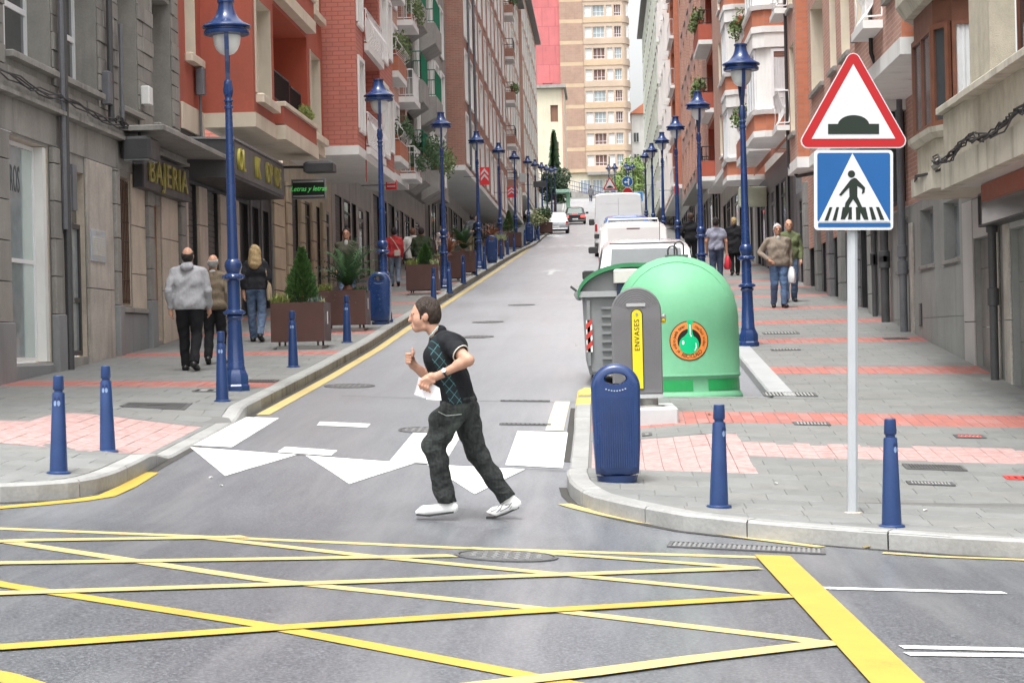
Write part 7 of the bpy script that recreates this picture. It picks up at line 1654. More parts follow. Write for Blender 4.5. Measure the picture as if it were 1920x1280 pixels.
# right pavement
x, y = PG(1461, 577); t, fn, A_ = person('white haired man in a fawn jacket and blue jeans coming down the right pavement', x, y, math.pi + .12, 1.69, top='jacket', topm=cloth('fawn_suede', (.235, .195, .155), .1), legm=denim('mid_blue_denim', (.055, .10, .19), (.11, .18, .30)), hair=WHH, stride=.45, lead=-1, girth=1.12, arms=('hang', 'pocket'), collar=(cloth('pale_shirt', (.4, .4, .38)), 1), seed=13, h=.013, skinm=SKIND)
held('carrier_bag', 'white plastic carrier bag held by the old man in the fawn jacket', 'bag', t, fn, [(bagmesh((-.27, .04, .84), .09, .12, .34, seed=3), 'bag_body', mat('white_plastic', (.66, .67, .68), .4, .08, 9), True)])
t2, fn2, _ = person('bald man in a camouflage top behind the man in the fawn jacket', x + .42, y + 2.2, math.pi, 1.75, top='jumper', topm=None or (lambda: (lambda m: m)(mat('camouflage_cloth', (.10, .12, .055), .9, .75, 9, obj=True)))(), legm=JEAN, skinm=SKIN, stride=.3, lead=1, seed=14, h=.014)
um = thing('umbrella', 'black folded umbrella held point down behind the old man', 'umbrella', (x + .2, y + 1.6, pav(x, y + 1.6) + .04)); mb = MB(); X, Y, Z = x + .27, y + 1.6, pav(x + .2, y + 1.6); mb.tube([(X + .03, Y, Z + .03), (X + .01, Y, Z + .15), (X, Y, Z + .35), (X - .03, Y, Z + .72), (X - .035, Y, Z + .78)], [.006, .022, .035, .028, .012], 8); mb.build('canopy', cloth('black_cloth', (.015, .015, .017)), um, smooth=True); mb = MB(); mb.tube([(X - .035, Y, Z + .77), (X - .045, Y, Z + .92), (X - .01, Y, Z + .97), (X + .03, Y, Z + .94)], .012, 6); mb.build('handle', DARKP, um)
person('man in a black suit walking away on the right pavement', 2.72, 66.5, 0, 1.78, top='jacket', topm=cloth('black_cloth', (.015, .015, .017)), hair=BH, stride=.3, seed=15, h=.018, arms=('pocket', 'pocket'))
t, fn, A_ = person('man in a grey blue shirt walking away with a red carrier bag', 2.86, 54.5, 0, 1.74, top='shirt', topm=cloth('blue_grey_shirt', (.22, .23, .29), .08), legm=JEAND, hair=DH, stride=.4, seed=16, short=True, h=.015, girth=1.05, arms=('hang', 'bag'))
held('carrier_bag', 'red carrier bag held by the man in the grey blue shirt', 'bag', t, fn, [(bagmesh((.28, .02, .76), .09, .13, .36, seed=7), 'bag_body', mat('red_plastic', (.50, .03, .05), .4, .25, 9), True), (MB().tube([(.26, .02, .73), (.25, .03, .82), (.29, .02, .74)], .01, 5), 'handle', mat('red_plastic', (.50, .03, .05), .4), False)])
person('fair haired woman in a black coat walking away near the wall', 3.72, 61, 0, 1.66, top='coat', topm=cloth('black_cloth', (.015, .015, .017)), hair=BLH, stride=.45, seed=17, girth=1.12, h=.016)

# ---- the running man
hx, hy = -1.04, 16.23; hz = zr(hx, hy)
t = thing('person', 'man in a black polo shirt and dark jeans running across the crossing with papers', 'person', (hx, hy, hz))
def q_(px, py, y=0): return ((px - 880) / 246, y, (975 - py) / 246)
HSK = skinmat('running_man_skin', (.44, .25, .175))
head = [cap(q_(829, 641), q_(810, 613), .060, .055, .03), ell((-.322, 0, 1.600), (.092, .076, .100), .03, rot=.15), ell((-.365, 0, 1.530), (.058, .056, .075), .03, rot=.25), cap(q_(779.5, 612.5, -.012), q_(779.5, 612.5, .012), .024, k=.025), cap(q_(772.5, 590), q_(769, 599.5), .009, .0135, .012), ell((-.376, 0, 1.555), (.058, .063, .092), .03, rot=.12), cap(q_(775.5, 587, -.033), q_(775.5, 587, .033), .012, k=.015), cap(q_(774, 606.5, -.018), q_(774, 606.5, .018), .0085, k=.01),
        cap(q_(774.5, 609.5, -.015), q_(774.5, 609.5, .015), .008, k=.01), ell(q_(801, 594, -.077), (.022, .012, .034), .006, rot=-.15), ell(q_(801, 594, .077), (.022, .012, .034), .006, rot=-.15), cap(q_(797, 613, -.035), q_(782, 616, -.015), .026, .02, .03), cap(q_(797, 613, .035), q_(782, 616, .015), .026, .02, .03), ell(q_(786, 601, -.05), (.03, .018, .03), .03), ell(q_(786, 601, .05), (.03, .018, .03), .03)]
torso = [cap((-.19, -.13, 1.345), (-.21, .13, 1.345), .075, k=.05), cap((-.13, -.08, 1.31), (-.13, .08, 1.31), .105, k=.05), cap((-.215, -.085, 1.235), (-.215, .085, 1.235), .126, k=.06), cap((-.16, -.085, 1.11), (-.16, .085, 1.11), .116, k=.06), cap((-.115, -.085, 1.0), (-.115, .085, 1.0), .115, k=.06), cap((-.09, -.08, .875), (-.09, .08, .875), .122, k=.05)]
shN, elN, wrN = np.array((-.135, -.19, 1.34)), np.array((.012, -.33, 1.215)), np.array((-.19, -.30, 1.117))
shF, elF, wrF = np.array((-.245, .19, 1.34)), np.array((-.325, .24, 1.075)), np.array((-.452, .19, 1.185))
armN = [cap(shN, elN, .055, .040, .03), cap(elN, wrN, .041, .028, .02), ell(tuple(elN * .68 + wrN * .32 + np.array((0, -.0, .004))), (.05, .030, .034), .02, rot=-.4)]
armF = [cap(shF, elF, .058, .047, .03), cap(elF, wrF, .046, .030, .02)]
kn = [q_(795.5 + i * 4.3, 711.5 + i * 2.2, -.332 + i * .004) for i in range(4)]
handN = [cap(wrN, q_(806, 711, -.30), .030, .036, .015), cap(q_(813, 704, -.31), q_(803, 709, -.30), .03, .026, .015)]
for i, p in enumerate(kn):
    p = np.array(p); a = p + np.array((-.014 + i * .003, -.006, -.030)); b = a + np.array((.008 + i * .002, .010, -.030)); handN += [cap(p + np.array((.04, 0, .015)), p, .0125, .0115, .006), cap(p, a, .0115, .0105, .006), cap(a, b, .0105, .0085, .006)]
handN += [cap(q_(808, 706, -.275), q_(797, 708, -.262), .014, .0125, .008), cap(q_(797, 708, -.262), q_(791.5, 711.5, -.265), .012, .010, .006)]
handF = [cap(wrF, q_(764, 672, .185), .031, .036, .015)]
for i in range(4):
    z_ = 662.5 + i * 5.2; a = np.array(q_(768, z_, .19)); b = np.array(q_(758.5, z_ + .5, .155)); c_ = np.array(q_(766 + (1 - abs(i - 1.5)), z_ + 1, .125)); handF += [cap(a, b, .0125, .0125, .006), cap(b, c_, .0122, .0105, .005)]
handF += [cap(q_(769, 668, .15), q_(771, 660, .148), .0135, .0125, .008), cap(q_(771, 660, .148), q_(769.5, 653.5, .15), .0118, .010, .006)]
hipN, knN, anN = np.array((-.11, -.09, .86)), np.array(q_(812, 832, -.11)), np.array(q_(829, 936, -.10))
hipF, knF, anF = np.array((-.06, .09, .85)), np.array(q_(888, 853, .10)), np.array(q_(941, 934, .10))
legN = [cap(hipN, knN, .092, .066, .02), cap(knN, anN, .064, .044, .02)]; legF = [cap(hipF, knF, .092, .064, .02), cap(knF, anF, .062, .044, .02)]
feet = [cap(q_(842, 951, -.1), q_(790, 955, -.105), .040, .034, .02), cap(anN, q_(842, 950, -.1), .045, .04, .02), cap(q_(958, 950, .1), q_(918, 965, .1), .04, .036, .02), cap(anF, q_(958, 950, .1), .045, .04, .02), cap(q_(918, 965, .1), q_(909, 968, .1), .036, .028, .02)]
skin('body', grow(torso, -.014) + head + armN + armF + handN + handF + grow(legN + legF, -.02) + grow(feet, -.022), HSK, t, .0058)
def polo():
    m, tr, b = nodes('black_polo_argyle'); p = opos(tr); sx = tr.nodes.new('ShaderNodeSeparateXYZ'); tr.links.new(p, sx.inputs[0])
    def mth(op, a, c=None):
        n = node(tr, 'ShaderNodeMath', operation=op)
        for i, v in enumerate((a, c)):
            if v is None: continue
            if hasattr(v, 'links'): tr.links.new(v, n.inputs[i])
            else: n.inputs[i].default_value = v
        return n.outputs[0]
    X, Y_, Z = sx.outputs; U_ = mth('ADD', X, mth('MULTIPLY', Y_, .35))
    def fam(k): 
        q = mth('ADD', mth('MULTIPLY', U_, 15), mth('MULTIPLY', Z, 15 * k)); fr = mth('FRACT', q); return mth('LESS_THAN', mth('ABSOLUTE', mth('SUBTRACT', fr, .5)), .036)
    ln = mth('MAXIMUM', fam(.85), fam(-.75)); U2 = mth('ADD', X, mth('MULTIPLY', Z, .38))
    band = mth('MULTIPLY', mth('LESS_THAN', U2, .292), mth('GREATER_THAN', U2, .198)); band2 = mth('LESS_THAN', U2, .12); bm_ = mth('MULTIPLY', mth('MAXIMUM', band, mth('MULTIPLY', band2, .45)), ln)
    n1 = noise(tr, p, 9, 4); base = ramp(tr, n1, [(.3, (.010, .011, .013)), (.7, (.02, .021, .024))]); base = mixc(tr, mth('MULTIPLY', band, .5), base, (.018, .032, .036))
    c = mixc(tr, bm_, base, (.07, .17, .18)); tr.links.new(c, b.inputs['Base Color']); b.inputs['Roughness'].default_value = .92; b.inputs['Specular IOR Level'].default_value = .15; return wrinkle(m, 7, (1.2, 1.2, .9), .35, .025)
POLO = polo()
d1 = (elN - shN) / np.linalg.norm(elN - shN); d2 = (elF - shF) / np.linalg.norm(elF - shF); e1 = shN + (elN - shN) * .58; e2 = shF + (elF - shF) * .62
skin('polo_shirt', grow(torso, .012) + [cap(shN, e1 + d1 * .03, .074, .072, .03, ((e1, d1),)), cap(shF, e2 + d2 * .03, .072, .068, .03, ((e2, d2),)), cap((-.205, -.03, 1.365), (-.23, .03, 1.385), .075, k=.03)], POLO, t, .0075, .005, [((-.10, 0, .885), (.12, 0, -.99)), (q_(806, 626), (-.62, 0, .78))], 3)
TEAL = mat('pale_teal_trim', (.30, .50, .50), .8, .1)
def ringtube(c, n, r_, rad_, name, m, k=22, a0=0, a1=6.2832):
    n = Vector(n).normalized(); u_ = n.orthogonal().normalized(); v_ = n.cross(u_); mb = MB(); mb.tube([Vector(c) + (u_ * math.cos(a) + v_ * math.sin(a)) * r_ for a in np.linspace(a0, a1, k)], rad_, 6); o = mb.build(name, m, None, smooth=True); o.parent = t; return o
ringtube(e1, d1, .068, .005, 'sleeve_trim', mat('cream_trim', (.55, .53, .46), .8)); ringtube(e2, d2, .064, .005, 'sleeve_trim', mat('cream_trim', (.55, .53, .46), .8))
skin('collar', [cap(q_(821, 628, -.055), q_(812, 640, -.045), .022, .017, .02), cap(q_(826, 622, 0), q_(826, 622, .001), .052, k=.03), cap(q_(821, 628, .055), q_(812, 640, .045), .022, .017, .02)], POLO, t, .006)
mb = MB(); mb.tube([q_(823.5, 612, -.062), q_(819, 618, -.075), q_(812, 626, -.078), q_(806, 631, -.062)], .0055, 5); o = mb.build('collar_trim', TEAL, None); o.parent = t
HJ = denim('washed_black_denim', (.007, .008, .009), (.060, .072, .064), 6, (.38, .66))
eN = anN + np.array((.01, 0, .0)); eF = anF; dN = (anN - knN) / np.linalg.norm(anN - knN); dF = (anF - knF) / np.linalg.norm(anF - knF)
skin('jeans', [cap((-.09, -.075, .885), (-.09, .075, .885), .128, k=.04), cap(hipN, knN, .116, .088, .03), cap(knN, eN + dN * .03, .084, .074, .03, ((eN + dN * .02, dN),)), cap(hipF, knF, .112, .080, .03), cap(knF, eF + dF * .03, .077, .070, .03, ((eF + dF * .025, dF),)), ell(q_(822, 785, -.15), (.075, .05, .10), .04, rot=-.5)], HJ, t, .0075, .006, [((-.10, 0, .925), (-.12, 0, .99))], 8, 42)
for a, c in (((823, 770, -.205), (838, 778, -.212)), ((838, 778, -.212), (866, 776, -.205))):
    mb = MB(); mb.tube([q_(*a), tuple((np.array(q_(*a)) + np.array(q_(*c))) / 2 + np.array((0, -.012, 0))), q_(*c)], .004, 5); o = mb.build('seam', mat('pale_stitching', (.22, .24, .22), .9), None); o.parent = t
skin('shoe', grow(feet[:2], .004) + [cap(q_(790, 955, -.105), q_(779, 957.5, -.105), .036, .022, .02)], SHOEW, t, .006, 0, [(q_(800, 962.5), (.02, 0, -1))])
skin('shoe', grow(feet[2:], .004), SHOEW, t, .006, 0, [(q_(925, 972), (-.35, 0, -.94)), (q_(905, 974), (0, 0, -1))])
skin('lips', [cap(q_(774.6, 606.8, -.016), q_(773.6, 606.6, 0), .0075, .009, .004), cap(q_(773.6, 606.6, 0), q_(774.6, 606.8, .016), .009, .0075, .004), cap(q_(775.2, 609.2, -.014), q_(774.4, 609.2, .0), .0075, .009, .004), cap(q_(774.4, 609.2, 0), q_(775.2, 609.2, .014), .009, .0075, .004)], skinmat('lip_skin', (.42, .17, .14)), t, .003)
for pts in (((776, 961.5), (800, 964), (846, 958)), ((903, 974), (916, 974.5), (940, 967), (966, 955))):
    mb = MB(); yv = -.105 if pts[0][0] < 800 else .1; P = [Vector(q_(a, c, yv)) for a, c in pts]
    mb.rings([[(p.x, p.y - .036, p.z - .006), (p.x, p.y + .036, p.z - .006), (p.x, p.y + .036, p.z + .008), (p.x, p.y - .036, p.z + .008)] for p in P]); o = mb.build('sole', SOLE, None); o.parent = t
for s_ in ((( 912, 962), (922, 958), (929, 950)), ((920, 966), (930, 958), (936, 948)), ((930, 962), (946, 954), (952, 946)), ((940, 950), (955, 948), (948, 958))): mb = MB(); mb.tube([q_(a, c, .1 - .041 - .004 * i) for i, (a, c) in enumerate(s_)], .0028, 4); o = mb.build('shoe_line', mat('grey_line', (.15, .15, .15), .7), None); o.parent = t
HH = hairm('short_dark_brown_hair', (.030, .018, .012))
skin('hair', [ell((-.315, 0, 1.605), (.102, .085, .104), .02, ((q_(783, 579), (-.80, 0, -.60)),), rot=.15), ell((-.285, 0, 1.56), (.078, .083, .085), .02, ((q_(806, 592), (-1, 0, -.1)),)), cap(q_(790, 582, -.066), q_(791, 597, -.068), .012, .007, .01), cap(q_(790, 582, .066), q_(791, 597, .068), .012, .007, .01)], HH, t, .0055, .0012, seed=4, wf=70)
for sd in (-1, 1):
    mb = MB(); mb.lathe([(.001, -.005), (.006, -.004), (.0085, 0), (.006, .004), (.001, .005)], 8, (-.4215, sd * .031, 1.5565)); o = mb.build('eye', EYE, None, smooth=True); o.parent = t
    mb = MB(); mb.tube([(-.4365, sd * .014, 1.576), (-.430, sd * .034, 1.582), (-.414, sd * .052, 1.576)], .0042, 5); o = mb.build('eyebrow', HH, None); o.parent = t
# wristwatch, papers
wd = (wrN - elN) / np.linalg.norm(wrN - elN); wc = wrN - wd * .025
wt = thing('wristwatch', 'silver wristwatch on the near arm of the running man', 'watch', tuple(Vector((hx, hy, hz)) + Vector(wc)))
n_ = Vector(wd); u_ = n_.orthogonal().normalized(); v_ = n_.cross(u_); mb = MB(); mb.tube([Vector((hx, hy, hz)) + Vector(wc) + (u_ * math.cos(a) + v_ * math.sin(a)) * .0375 for a in np.linspace(0, 6.2832, 20)], .008, 6); mb.build('strap', mat('dark_strap', (.02, .02, .02), .5), wt)
f_ = Vector((hx, hy, hz)) + Vector(wc) + Vector((-.006, -.036, .014)); mb = MB(); o_ = Vector((-.1, -.9, .42)).normalized(); uu = o_.orthogonal().normalized(); vv = o_.cross(uu); mb.rings([[f_ + o_ * d_ + (uu * math.cos(a) + vv * math.sin(a)) * r_ for a in np.linspace(0, 6.2832, 17)[:-1]] for d_, r_ in ((0, .017), (.008, .017), (.009, .013))]); mb.build('dial', mat('silver_dial', (.65, .65, .63), .25, .05), wt)
pp = thing('paper_sheets', 'folded white paper sheets held by the running man', 'paper', tuple(Vector((hx, hy, hz)) + Vector(q_(808, 728, -.28)))); PAP = mat('white_paper', (.80, .79, .82), .6, .02)
for pts in ([(789.5, 705, -.285), (812, 716, -.30), (828, 726, -.30), (831, 749, -.305), (802.5, 746.5, -.29)], [(789, 705, -.28), (797, 713, -.27), (801, 744.5, -.275), (779, 737, -.22)]):
    mb = MB(); a = [Vector((hx, hy, hz)) + Vector(q_(*p)) for p in pts]; mb.rings([a, [p + Vector((0, .004, 0)) for p in a]]); mb.build('sheet', PAP, pp)
# ------------------------------------------------------------------ vehicles
def car(name, label, cat, x, y, L, Wd, H, paint, kind='hatch', yaw=0, z=None, roofr=.80, rear=.12, glassm=None, lights=True, rails=None):
    """lofted body; local y from the rear bumper (0) forward; things one sees from behind are built as parts"""
    t = thing(name, label, cat, (x, y, zr(x, y)), 0); t.rotation_euler = (math.atan2(zr(x, y + 3) - zr(x, y), 3), 0, yaw)
    w = Wd / 2; belt = H * (.56 if kind != 'van' else .50); zb = .22
    if kind == 'van': st = [(0, .30, belt, H - .05, .93, .98), (.08, .28, belt, H, .92, 1), (L * .72, .28, belt, H, .92, 1), (L * .80, .28, belt * .95, H * .86, .88, 1), (L * .9, .28, belt * .82, belt * .84, .95, .98), (L, .32, belt * .55, belt * .58, .85, .9)]
    elif kind == 'saloon': st = [(0, .34, belt * .92, belt * .94, .93, .94), (.1, .25, belt * 1.0, belt * 1.02, .95, .98), (.75, .24, belt * 1.02, belt * 1.04, .94, 1), (1.35, .24, belt, H * .97, roofr, 1), (2.0, .24, belt, H, roofr, 1), (2.6, .24, belt, H * .98, roofr, 1), (3.4, .24, belt * .95, belt * .97, .93, 1), (L - .25, .26, belt * .8, belt * .82, .9, .97), (L, .34, belt * .6, belt * .62, .8, .88)]
    else: st = [(0, .36, belt * .80, belt * .86, .95, .95), (.08, .26, belt, belt * 1.02, .94, .98), (rear + .3, .25, belt, H * .965, roofr, 1), (rear + .65, .24, belt, H * .99, roofr, 1), (L * .42, .24, belt, H, roofr, 1), (L * .58, .24, belt * .98, H * .97, roofr, 1), (L * .76, .24, belt * .92, belt * .94, .92, 1), (L - .2, .26, belt * .78, belt * .8, .9, .97), (L, .34, belt * .6, belt * .62, .82, .88)]
    def ring(s):
        yy, z0, zb_, zt, rr, ww = s; W_ = w * ww; k = min(1, (zt - zb_) / .3)
        hf = [(W_ * .86, z0), (W_ * .97, z0 + .10), (W_, z0 + (zb_ - z0) * .5), (W_ * .985, zb_), (W_ * (.985 - (.985 - rr) * .55 * k), zb_ + (zt - zb_) * .5), (W_ * (.985 + (rr - .985) * k), zt - .07 * k), (W_ * rr * .86, zt - .012 * k), (W_ * rr * .45, zt + .012)]
        return [(a, yy, b) for a, b in hf] + [(-a, yy, b) for a, b in reversed(hf)]
    rs = [ring(s) for s in st]
    mb = MB(); mb.rings(rs); o = mb.build('body', paint, None, smooth=True, fix=True, angle=38); o.parent = t
    def P(mb_, nm, m, **k): o = mb_.build(nm, m, None, **k); o.parent = t; return o
    gm = glassm or GLASS
    # glass: rear, sides, front as panes proud of the shell
    def pane(nm, q): mb_ = MB(); c = sum((Vector(p) for p in q), Vector()) / len(q); n = (Vector(q[1]) - Vector(q[0])).cross(Vector(q[2]) - Vector(q[0])).normalized(); P(MB().rings([[Vector(p) - n * .02 for p in q], [Vector(p) + n * .006 for p in q]]), nm, gm)
    def mixp(a, b, k): return Vector(a) * (1 - k) + Vector(b) * k
    if kind == 'van':
        i0, i1 = 1, 3
        q = [(-w * .93, L * .62, belt + .08), (-w * .93, L * .74, belt + .06), (-w * .90, L * .735, H - .32), (-w * .90, L * .62, H - .28)]
        pane('side_window', [q[1], q[0], q[3], q[2]]); pane('side_window', [(-a, b, c) for a, b, c in q])
        A0, B0 = ring(st[3]), ring(st[4]); 
        for s_ in (-1,):
            mb = MB(); mb.box(-.004, .004, -.006, .004, .35, H - .2); P(mb, 'door_gap', DARKP)
            for zz in (H * .72, H * .84): P(MB().box(-w * .82, w * .82, -.005, .012, zz, zz + .006), 'door_crease', paint)
            for sx in (-1, 1): P(MB().box(sx * w * .88 - .02, sx * w * .88 + .02, -.03, .02, H * .58, H * .63), 'door_hinge', paint)
            P(MB().box(.05, .09, -.02, .01, belt - .1, belt + .18), 'door_handle', DARKP)
    else:
        # rear pane between the shoulder and the roof's rear edge
        a, b = rs[1], rs[2]
        if kind == 'saloon': a, b = rs[2], rs[3]
        lo_l, lo_r = Vector(a[12]), Vector(a[3]); hi_l, hi_r = Vector(b[9]), Vector(b[6])
        lo_l, lo_r = Vector((-w * .78, a[0][1] + .02, st[2 if kind == 'saloon' else 1][3] + .03)), Vector((w * .78, a[0][1] + .02, st[2 if kind == 'saloon' else 1][3] + .03))
        q = [mixp(lo_l, hi_l, .06), mixp(lo_r, hi_r, .06), mixp(lo_r, hi_r, .93), mixp(lo_l, hi_l, .93)]
        q = [Vector((p.x * .93, p.y - .012, p.z)) for p in q]; pane('rear_window', q)
        for sd in (1, -1):
            ia = 3 if kind == 'saloon' else 2; ib = ia + 3 if kind != 'saloon' else ia + 2
            for i in range(ia, ib):
                A1, B1 = rs[i], rs[i + 1]; k0, k1 = (.04 if i > ia else .35), .96
                p = [mixp(A1[3], A1[5], .12), mixp(B1[3], B1[5], .12), mixp(B1[3], B1[5], .92), mixp(A1[3], A1[5], .92)]
                p = [mixp(p[0], p[1], k0), mixp(p[0], p[1], k1), mixp(p[3], p[2], k1), mixp(p[3], p[2], k0)]
                p = [Vector((v.x * sd * 1.004, v.y, v.z)) for v in p]
                pane('side_window', p if sd < 0 else p[::-1])
    # tail lights, number plate, bumper, mirrors, wheels
    TL = mat('tail_light_red', (.45, .015, .02), .2, .1, 6, spec=.6); TLW = mat('tail_light_clear', (.55, .50, .48), .2, .1, 6)
    zl = belt * (.74 if kind != 'van' else .62)
    for sd in (-1, 1):
        if kind == 'van': mb = MB().cbox(sd * w * .93 - .05, sd * w * .93 + .05, -.03, .04, zl - .05, zl + .55, .01); o = P(mb, 'tail_light', TL); b2 = MB().box(sd * w * .93 - .048, sd * w * .93 + .048, -.034, -.031, zl + .12, zl + .24).build('clear_lens', TLW, None); b2.parent = o
        elif kind == 'saloon': mb = MB().cbox(sd * w * .78 - .19, sd * w * .78 + .17, -.035, .08, zl - .02, zl + .16, .015); P(mb, 'tail_light', mat('lit_brake_light', (.6, .03, .03), .2, .05, emit=((1, .06, .05), 1.6)) if lights == 'on' else TL)
        else: mb = MB().cbox(sd * w * .90 - .075, sd * w * .90 + .075, -.02, .22, zl, zl + .24, .02); o = P(mb, 'tail_light', TL); b2 = MB().box(sd * w * .90 - .05, sd * w * .90 + .05, -.024, -.021, zl + .02, zl + .08).build('clear_lens', TLW, None); b2.parent = o
    if lights == 'on': P(MB().box(-.22, .22, .72, .78, belt * 1.06, belt * 1.12), 'brake_light', mat('lit_brake_light', (.6, .03, .03), .2))
    P(MB().cbox(-.26, .26, -.045, .0, belt * .5, belt * .5 + .11, .005), 'number_plate', LABELW)
    P(MB().cbox(-w * .97, w * .97, -.07, .10, .30, belt * .46, .03), 'bumper', paint if kind != 'van' else DARKP)
    for sd in (-1, 1):
        ym = L * (.62 if kind != 'saloon' else .66) if kind != 'van' else L * .76; mb = MB(); c = (sd * (w + .13), ym, belt + .10)
        mb.rings([[(c[0] + a * .12 * k, c[1] + d, c[2] + b * .085 * k * (1.6 if kind == 'van' else 1)) for a, b in ((-1, -.7), (-.7, -1), (.7, -1), (1, -.7), (1, .7), (.7, 1), (-.7, 1), (-1, .7))] for d, k in ((-.02, .85), (0, 1), (.06, .95), (.11, .55))]); o = P(mb, 'mirror', DARKP if kind != 'saloon' else paint, smooth=True)
        b2 = MB().tube([(sd * w * .95, ym + .03, belt + .05), (c[0], ym + .05, belt + .06)], .03, 6).build('mirror_arm', DARKP, None); b2.parent = o
        for yy in (L * .19, L * .80):
            TY = mat('tyre_rubber', (.018, .018, .018), .85, .2, 8); RM = mat('wheel_rim', (.35, .36, .37), .35, .1, 6); r_ = .31; mb = MB()
            def wr(prof): return [[(sd * (w - .10) + x_ * sd, yy + r * math.cos(a), r_ + r * math.sin(a)) for a in np.linspace(0, 2 * math.pi, 25)[:-1]] for x_, r in prof]
            mb.rings(wr([(-.1, .2), (-.1, r_ - .02), (-.08, r_), (.09, r_), (.11, r_ - .02), (.11, .2)])); o = P(mb, 'wheel', TY, smooth=True)
            mb = MB(); mb.rings(wr([(.085, .2), (.10, .19), (.085, .1), (.095, .03)])); b2 = mb.build('rim', RM, None, smooth=True); b2.parent = o
    P(MB().box(-w * .9, w * .9, .05, L - .1, .18, .30), 'underside', DARKP)
    return t, P, rs
CW = mat('white_car_paint', (.74, .74, .75), .22, .03, 1, coat=.6); CWO = mat('offwhite_car_paint', (.70, .68, .66), .25, .03, 1, coat=.5); CB = mat('blue_car_paint', (.035, .14, .45), .25, .05, 1, coat=.6); CS = mat('silver_car_paint', (.42, .44, .46), .28, .05, 1, coat=.5, metal=.3); CK = mat('black_car_paint', (.012, .017, .016), .2, .1, 1, coat=.6)
t, P, rs = car('parked_car', 'white parked people carrier nearest the bottle bank', 'car', .72, 36.2, 4.2, 1.74, 1.69, CW, 'hatch', roofr=.84, glassm=mat('pale_car_glass', (.10, .115, .12), .08, .15, 2, spec=.8)); 
P(MB().box(-.62, .62, .50, .53, 1.655, 1.675), 'roof_seam', DARKP); P(MB().tube([(.25, .9, 1.68), (.25, .75, 2.2)], .006, 5), 'aerial', DARKP)
t, P, rs = car('parked_car', 'white boxy parked car with a roof bar, second from the bottle bank', 'car', .72, 51.5, 4.1, 1.72, 1.82, CWO, 'hatch', roofr=.90, rear=-.12, glassm=mat('white_panel_window', (.62, .60, .59), .25, .04, 1))
P(MB().box(-.16, .16, -.03 + .18, .22, 1.66, 1.69), 'brake_light', mat('dark_brake_light', (.12, .05, .05), .3)); mb = MB(); mb.tube([(-.62, .7, 1.80), (-.6, .7, 1.90), (.6, .7, 1.90), (.62, .7, 1.80)], .022, 6); P(mb, 'roof_bar', WFRAME)
t, P, rs = car('parked_car', 'blue parked car between the two white ones and the white van', 'car', .78, 71, 4.2, 1.70, 1.82, CB, 'hatch', roofr=.84, rear=.0, glassm=mat('pale_car_glass', (.22, .245, .25), .08))
t, P, rs = car('parked_van', 'tall white panel van parked behind the row of cars', 'van', .64, 88.5, 5.4, 2.02, 2.62, CW, 'van')
t, P, rs = car('parked_car', 'silver car parked at the left kerb far up the street', 'car', -3.15, 141, 4.0, 1.68, 1.42, CS, 'hatch', roofr=.78, glassm=GLASSL)
t, P, rs = car('moving_car', 'black saloon with lit brake lights driving away up the street', 'car', -2.35, 178, 4.3, 1.74, 1.42, CK, 'saloon', roofr=.78, lights='on', glassm=mat('green_car_glass', (.10, .16, .14), .08, .2, 2, spec=.8))
# ------------------------------------------------------------------ trees and the railed ramp at the top of the street
def tree(label, x, y, z, H, cw, m, kind='leafy', n=2500, seed=1, name='tree'):
    rr = random.Random(seed); t = thing(name, label, 'tree', (x, y, z), 0, 'trees at the top of the street'); mb = MB(); mb.tube([(x, y, z - .3), (x + .05, y, z + H * .35), (x, y, z + H * .92)], [.05 * cw + .08, .04 * cw + .06, .02], 8)
    for i in range(10): a = rr.uniform(0, 6.28); q = rr.uniform(.3, .8); mb.tube([(x, y, z + H * q), (x + math.cos(a) * cw * .4, y + math.sin(a) * cw * .4, z + H * (q + .12))], [.05, .015], 5)
    mb.build('trunk', WOOD, t); mb = MB()
    for _ in range(n):
        if kind == 'conifer':
            q = rr.random() ** .8; tier = (q * 9) % 1; R0 = cw * (1 - q) * (.6 + .5 * (1 - tier)) + .1; a = rr.uniform(0, 6.28); k = rr.random() ** .5; p = Vector((x + math.cos(a) * R0 * k, y + math.sin(a) * R0 * k, z + H * (.08 + .92 * q) - k * .5)); d = Vector((math.cos(a), math.sin(a), -.35)) * .45
        else:
            c = rr.randrange(9); cc = Vector((x + cw * .55 * math.cos(c * 2.4), y + cw * .55 * math.sin(c * 2.4), z + H * (.45 + .055 * c))); v = Vector((rr.gauss(0, 1), rr.gauss(0, 1), rr.gauss(0, 1))).normalized(); p = cc + v * cw * .5 * rr.random() ** .3; d = Vector((rr.gauss(0, 1), rr.gauss(0, 1), rr.gauss(0, 1))).normalized() * .3
        s = d.orthogonal().normalized() * d.length * .35; mb.add([p - d * .5, p + s, p + d * .5, p - s], [(0, 1, 2, 3)])
    tag(mb.build('crown', m, t), kind='stuff')
FOL = mat('spring_foliage', (.13, .20, .045), .6, .35, 1.5); FOLD = mat('dark_conifer_foliage', (.035, .07, .03), .6, .4, 1.5)
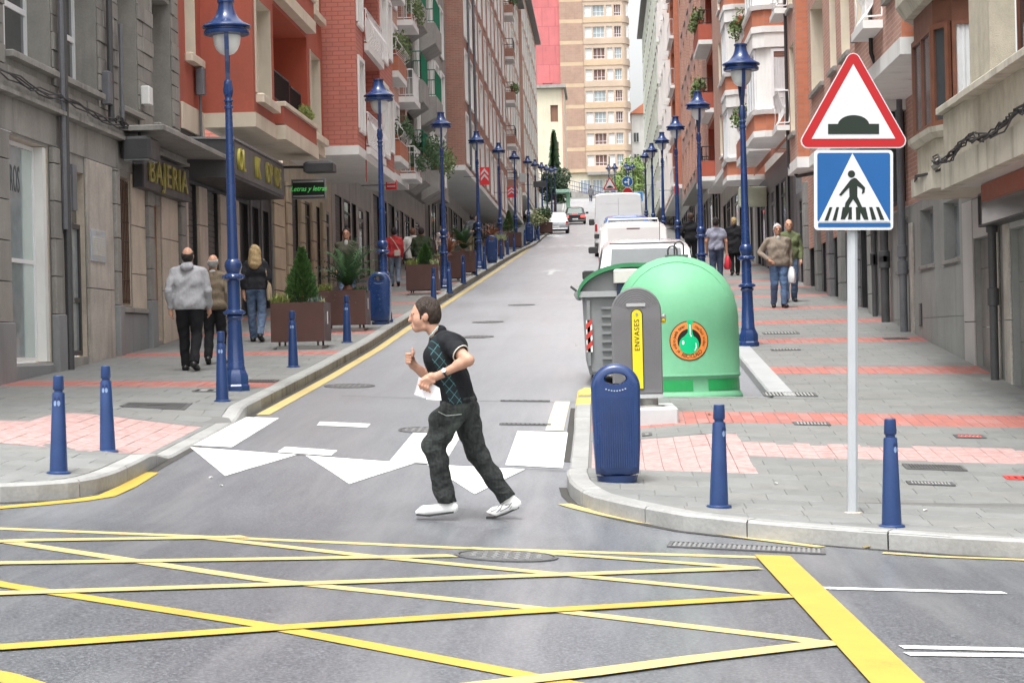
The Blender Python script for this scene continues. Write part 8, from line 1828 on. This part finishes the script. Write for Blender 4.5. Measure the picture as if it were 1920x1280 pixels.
tree('dark conifer standing before the cream house at the end of the left terrace', -4.95, 222, zr(-5, 222), 7.8, 1.05, FOLD, 'conifer', 3200, 3, 'conifer_tree')
tree('bright green leafy tree at the foot of the far tower', 3.9, 262, 15.5, 8.5, 2.3, FOL, 'leafy', 3000, 5); tree('green leafy tree by the ramp behind the far lamps', 2.2, 252, 14.5, 6.2, 2.0, FOL, 'leafy', 2400, 6)
tree('small dark tree near the green awning at the top left', -4.6, 205, zr(-4.6, 205), 4.2, 1.6, FOLD, 'leafy', 1600, 7)
rm = thing('ramp_wall', 'low grey ramp wall with blue railings crossing the top of the street', 'ramp', (-3, 246, 17))
mb = MB(); mb.rings([[(-14, 246, 14), (-14, 249, 14), (-14, 249, 21.4), (-14, 246, 21.4)], [(2.2, 246, 14), (2.2, 249, 14), (2.2, 249, 17.2), (2.2, 246, 17.2)]]); mb.build('wall', CONC, rm)
BLR = mat('blue_railing_paint', (.05, .07, .20), .5, .1)
mb = MB(); n = 60
for i in range(n + 1): q = i / n; xx, zz = -14 + 16.2 * q, 21.4 - 4.2 * q; mb.tube([(xx, 246.1, zz), (xx, 246.1, zz + 1.15)], .03 if i % 6 == 0 else .018, 4)
for dz in (.15, .6, 1.15): mb.tube([(-14, 246.1, 21.4 + dz), (2.2, 246.1, 17.2 + dz)], .035, 5)
tag(mb.build('railing', BLR, rm), kind='stuff')
aw = thing('green_awning', 'pale green kiosk panel beside the far lamps at the top left', 'kiosk', (-3.4, 200, zr(-3.4, 200))); zz = zr(-3.4, 200); MB().cbox(-3.42, -3.08, 200, 201.5, zz, zz + 2.2, .05).build('panel', mat('pale_green_metal', (.25, .48, .34), .5, .06), aw); MB().cbox(-4.4, -3.05, 199.6, 201.6, zz + 2.21, zz + 2.5, .03).build('roof', mat('pale_green_roof', (.36, .58, .46), .5, .05), aw)
# people far up at the crest
person('far person with a dark umbrella on the crest of the street', -1.25, 226, 0, 1.7, f=zr, top='coat', topm=cloth('mid_grey_tweed', (.13, .135, .145)), legm=JEAND, hair=DH, stride=.3, seed=21, h=.035)
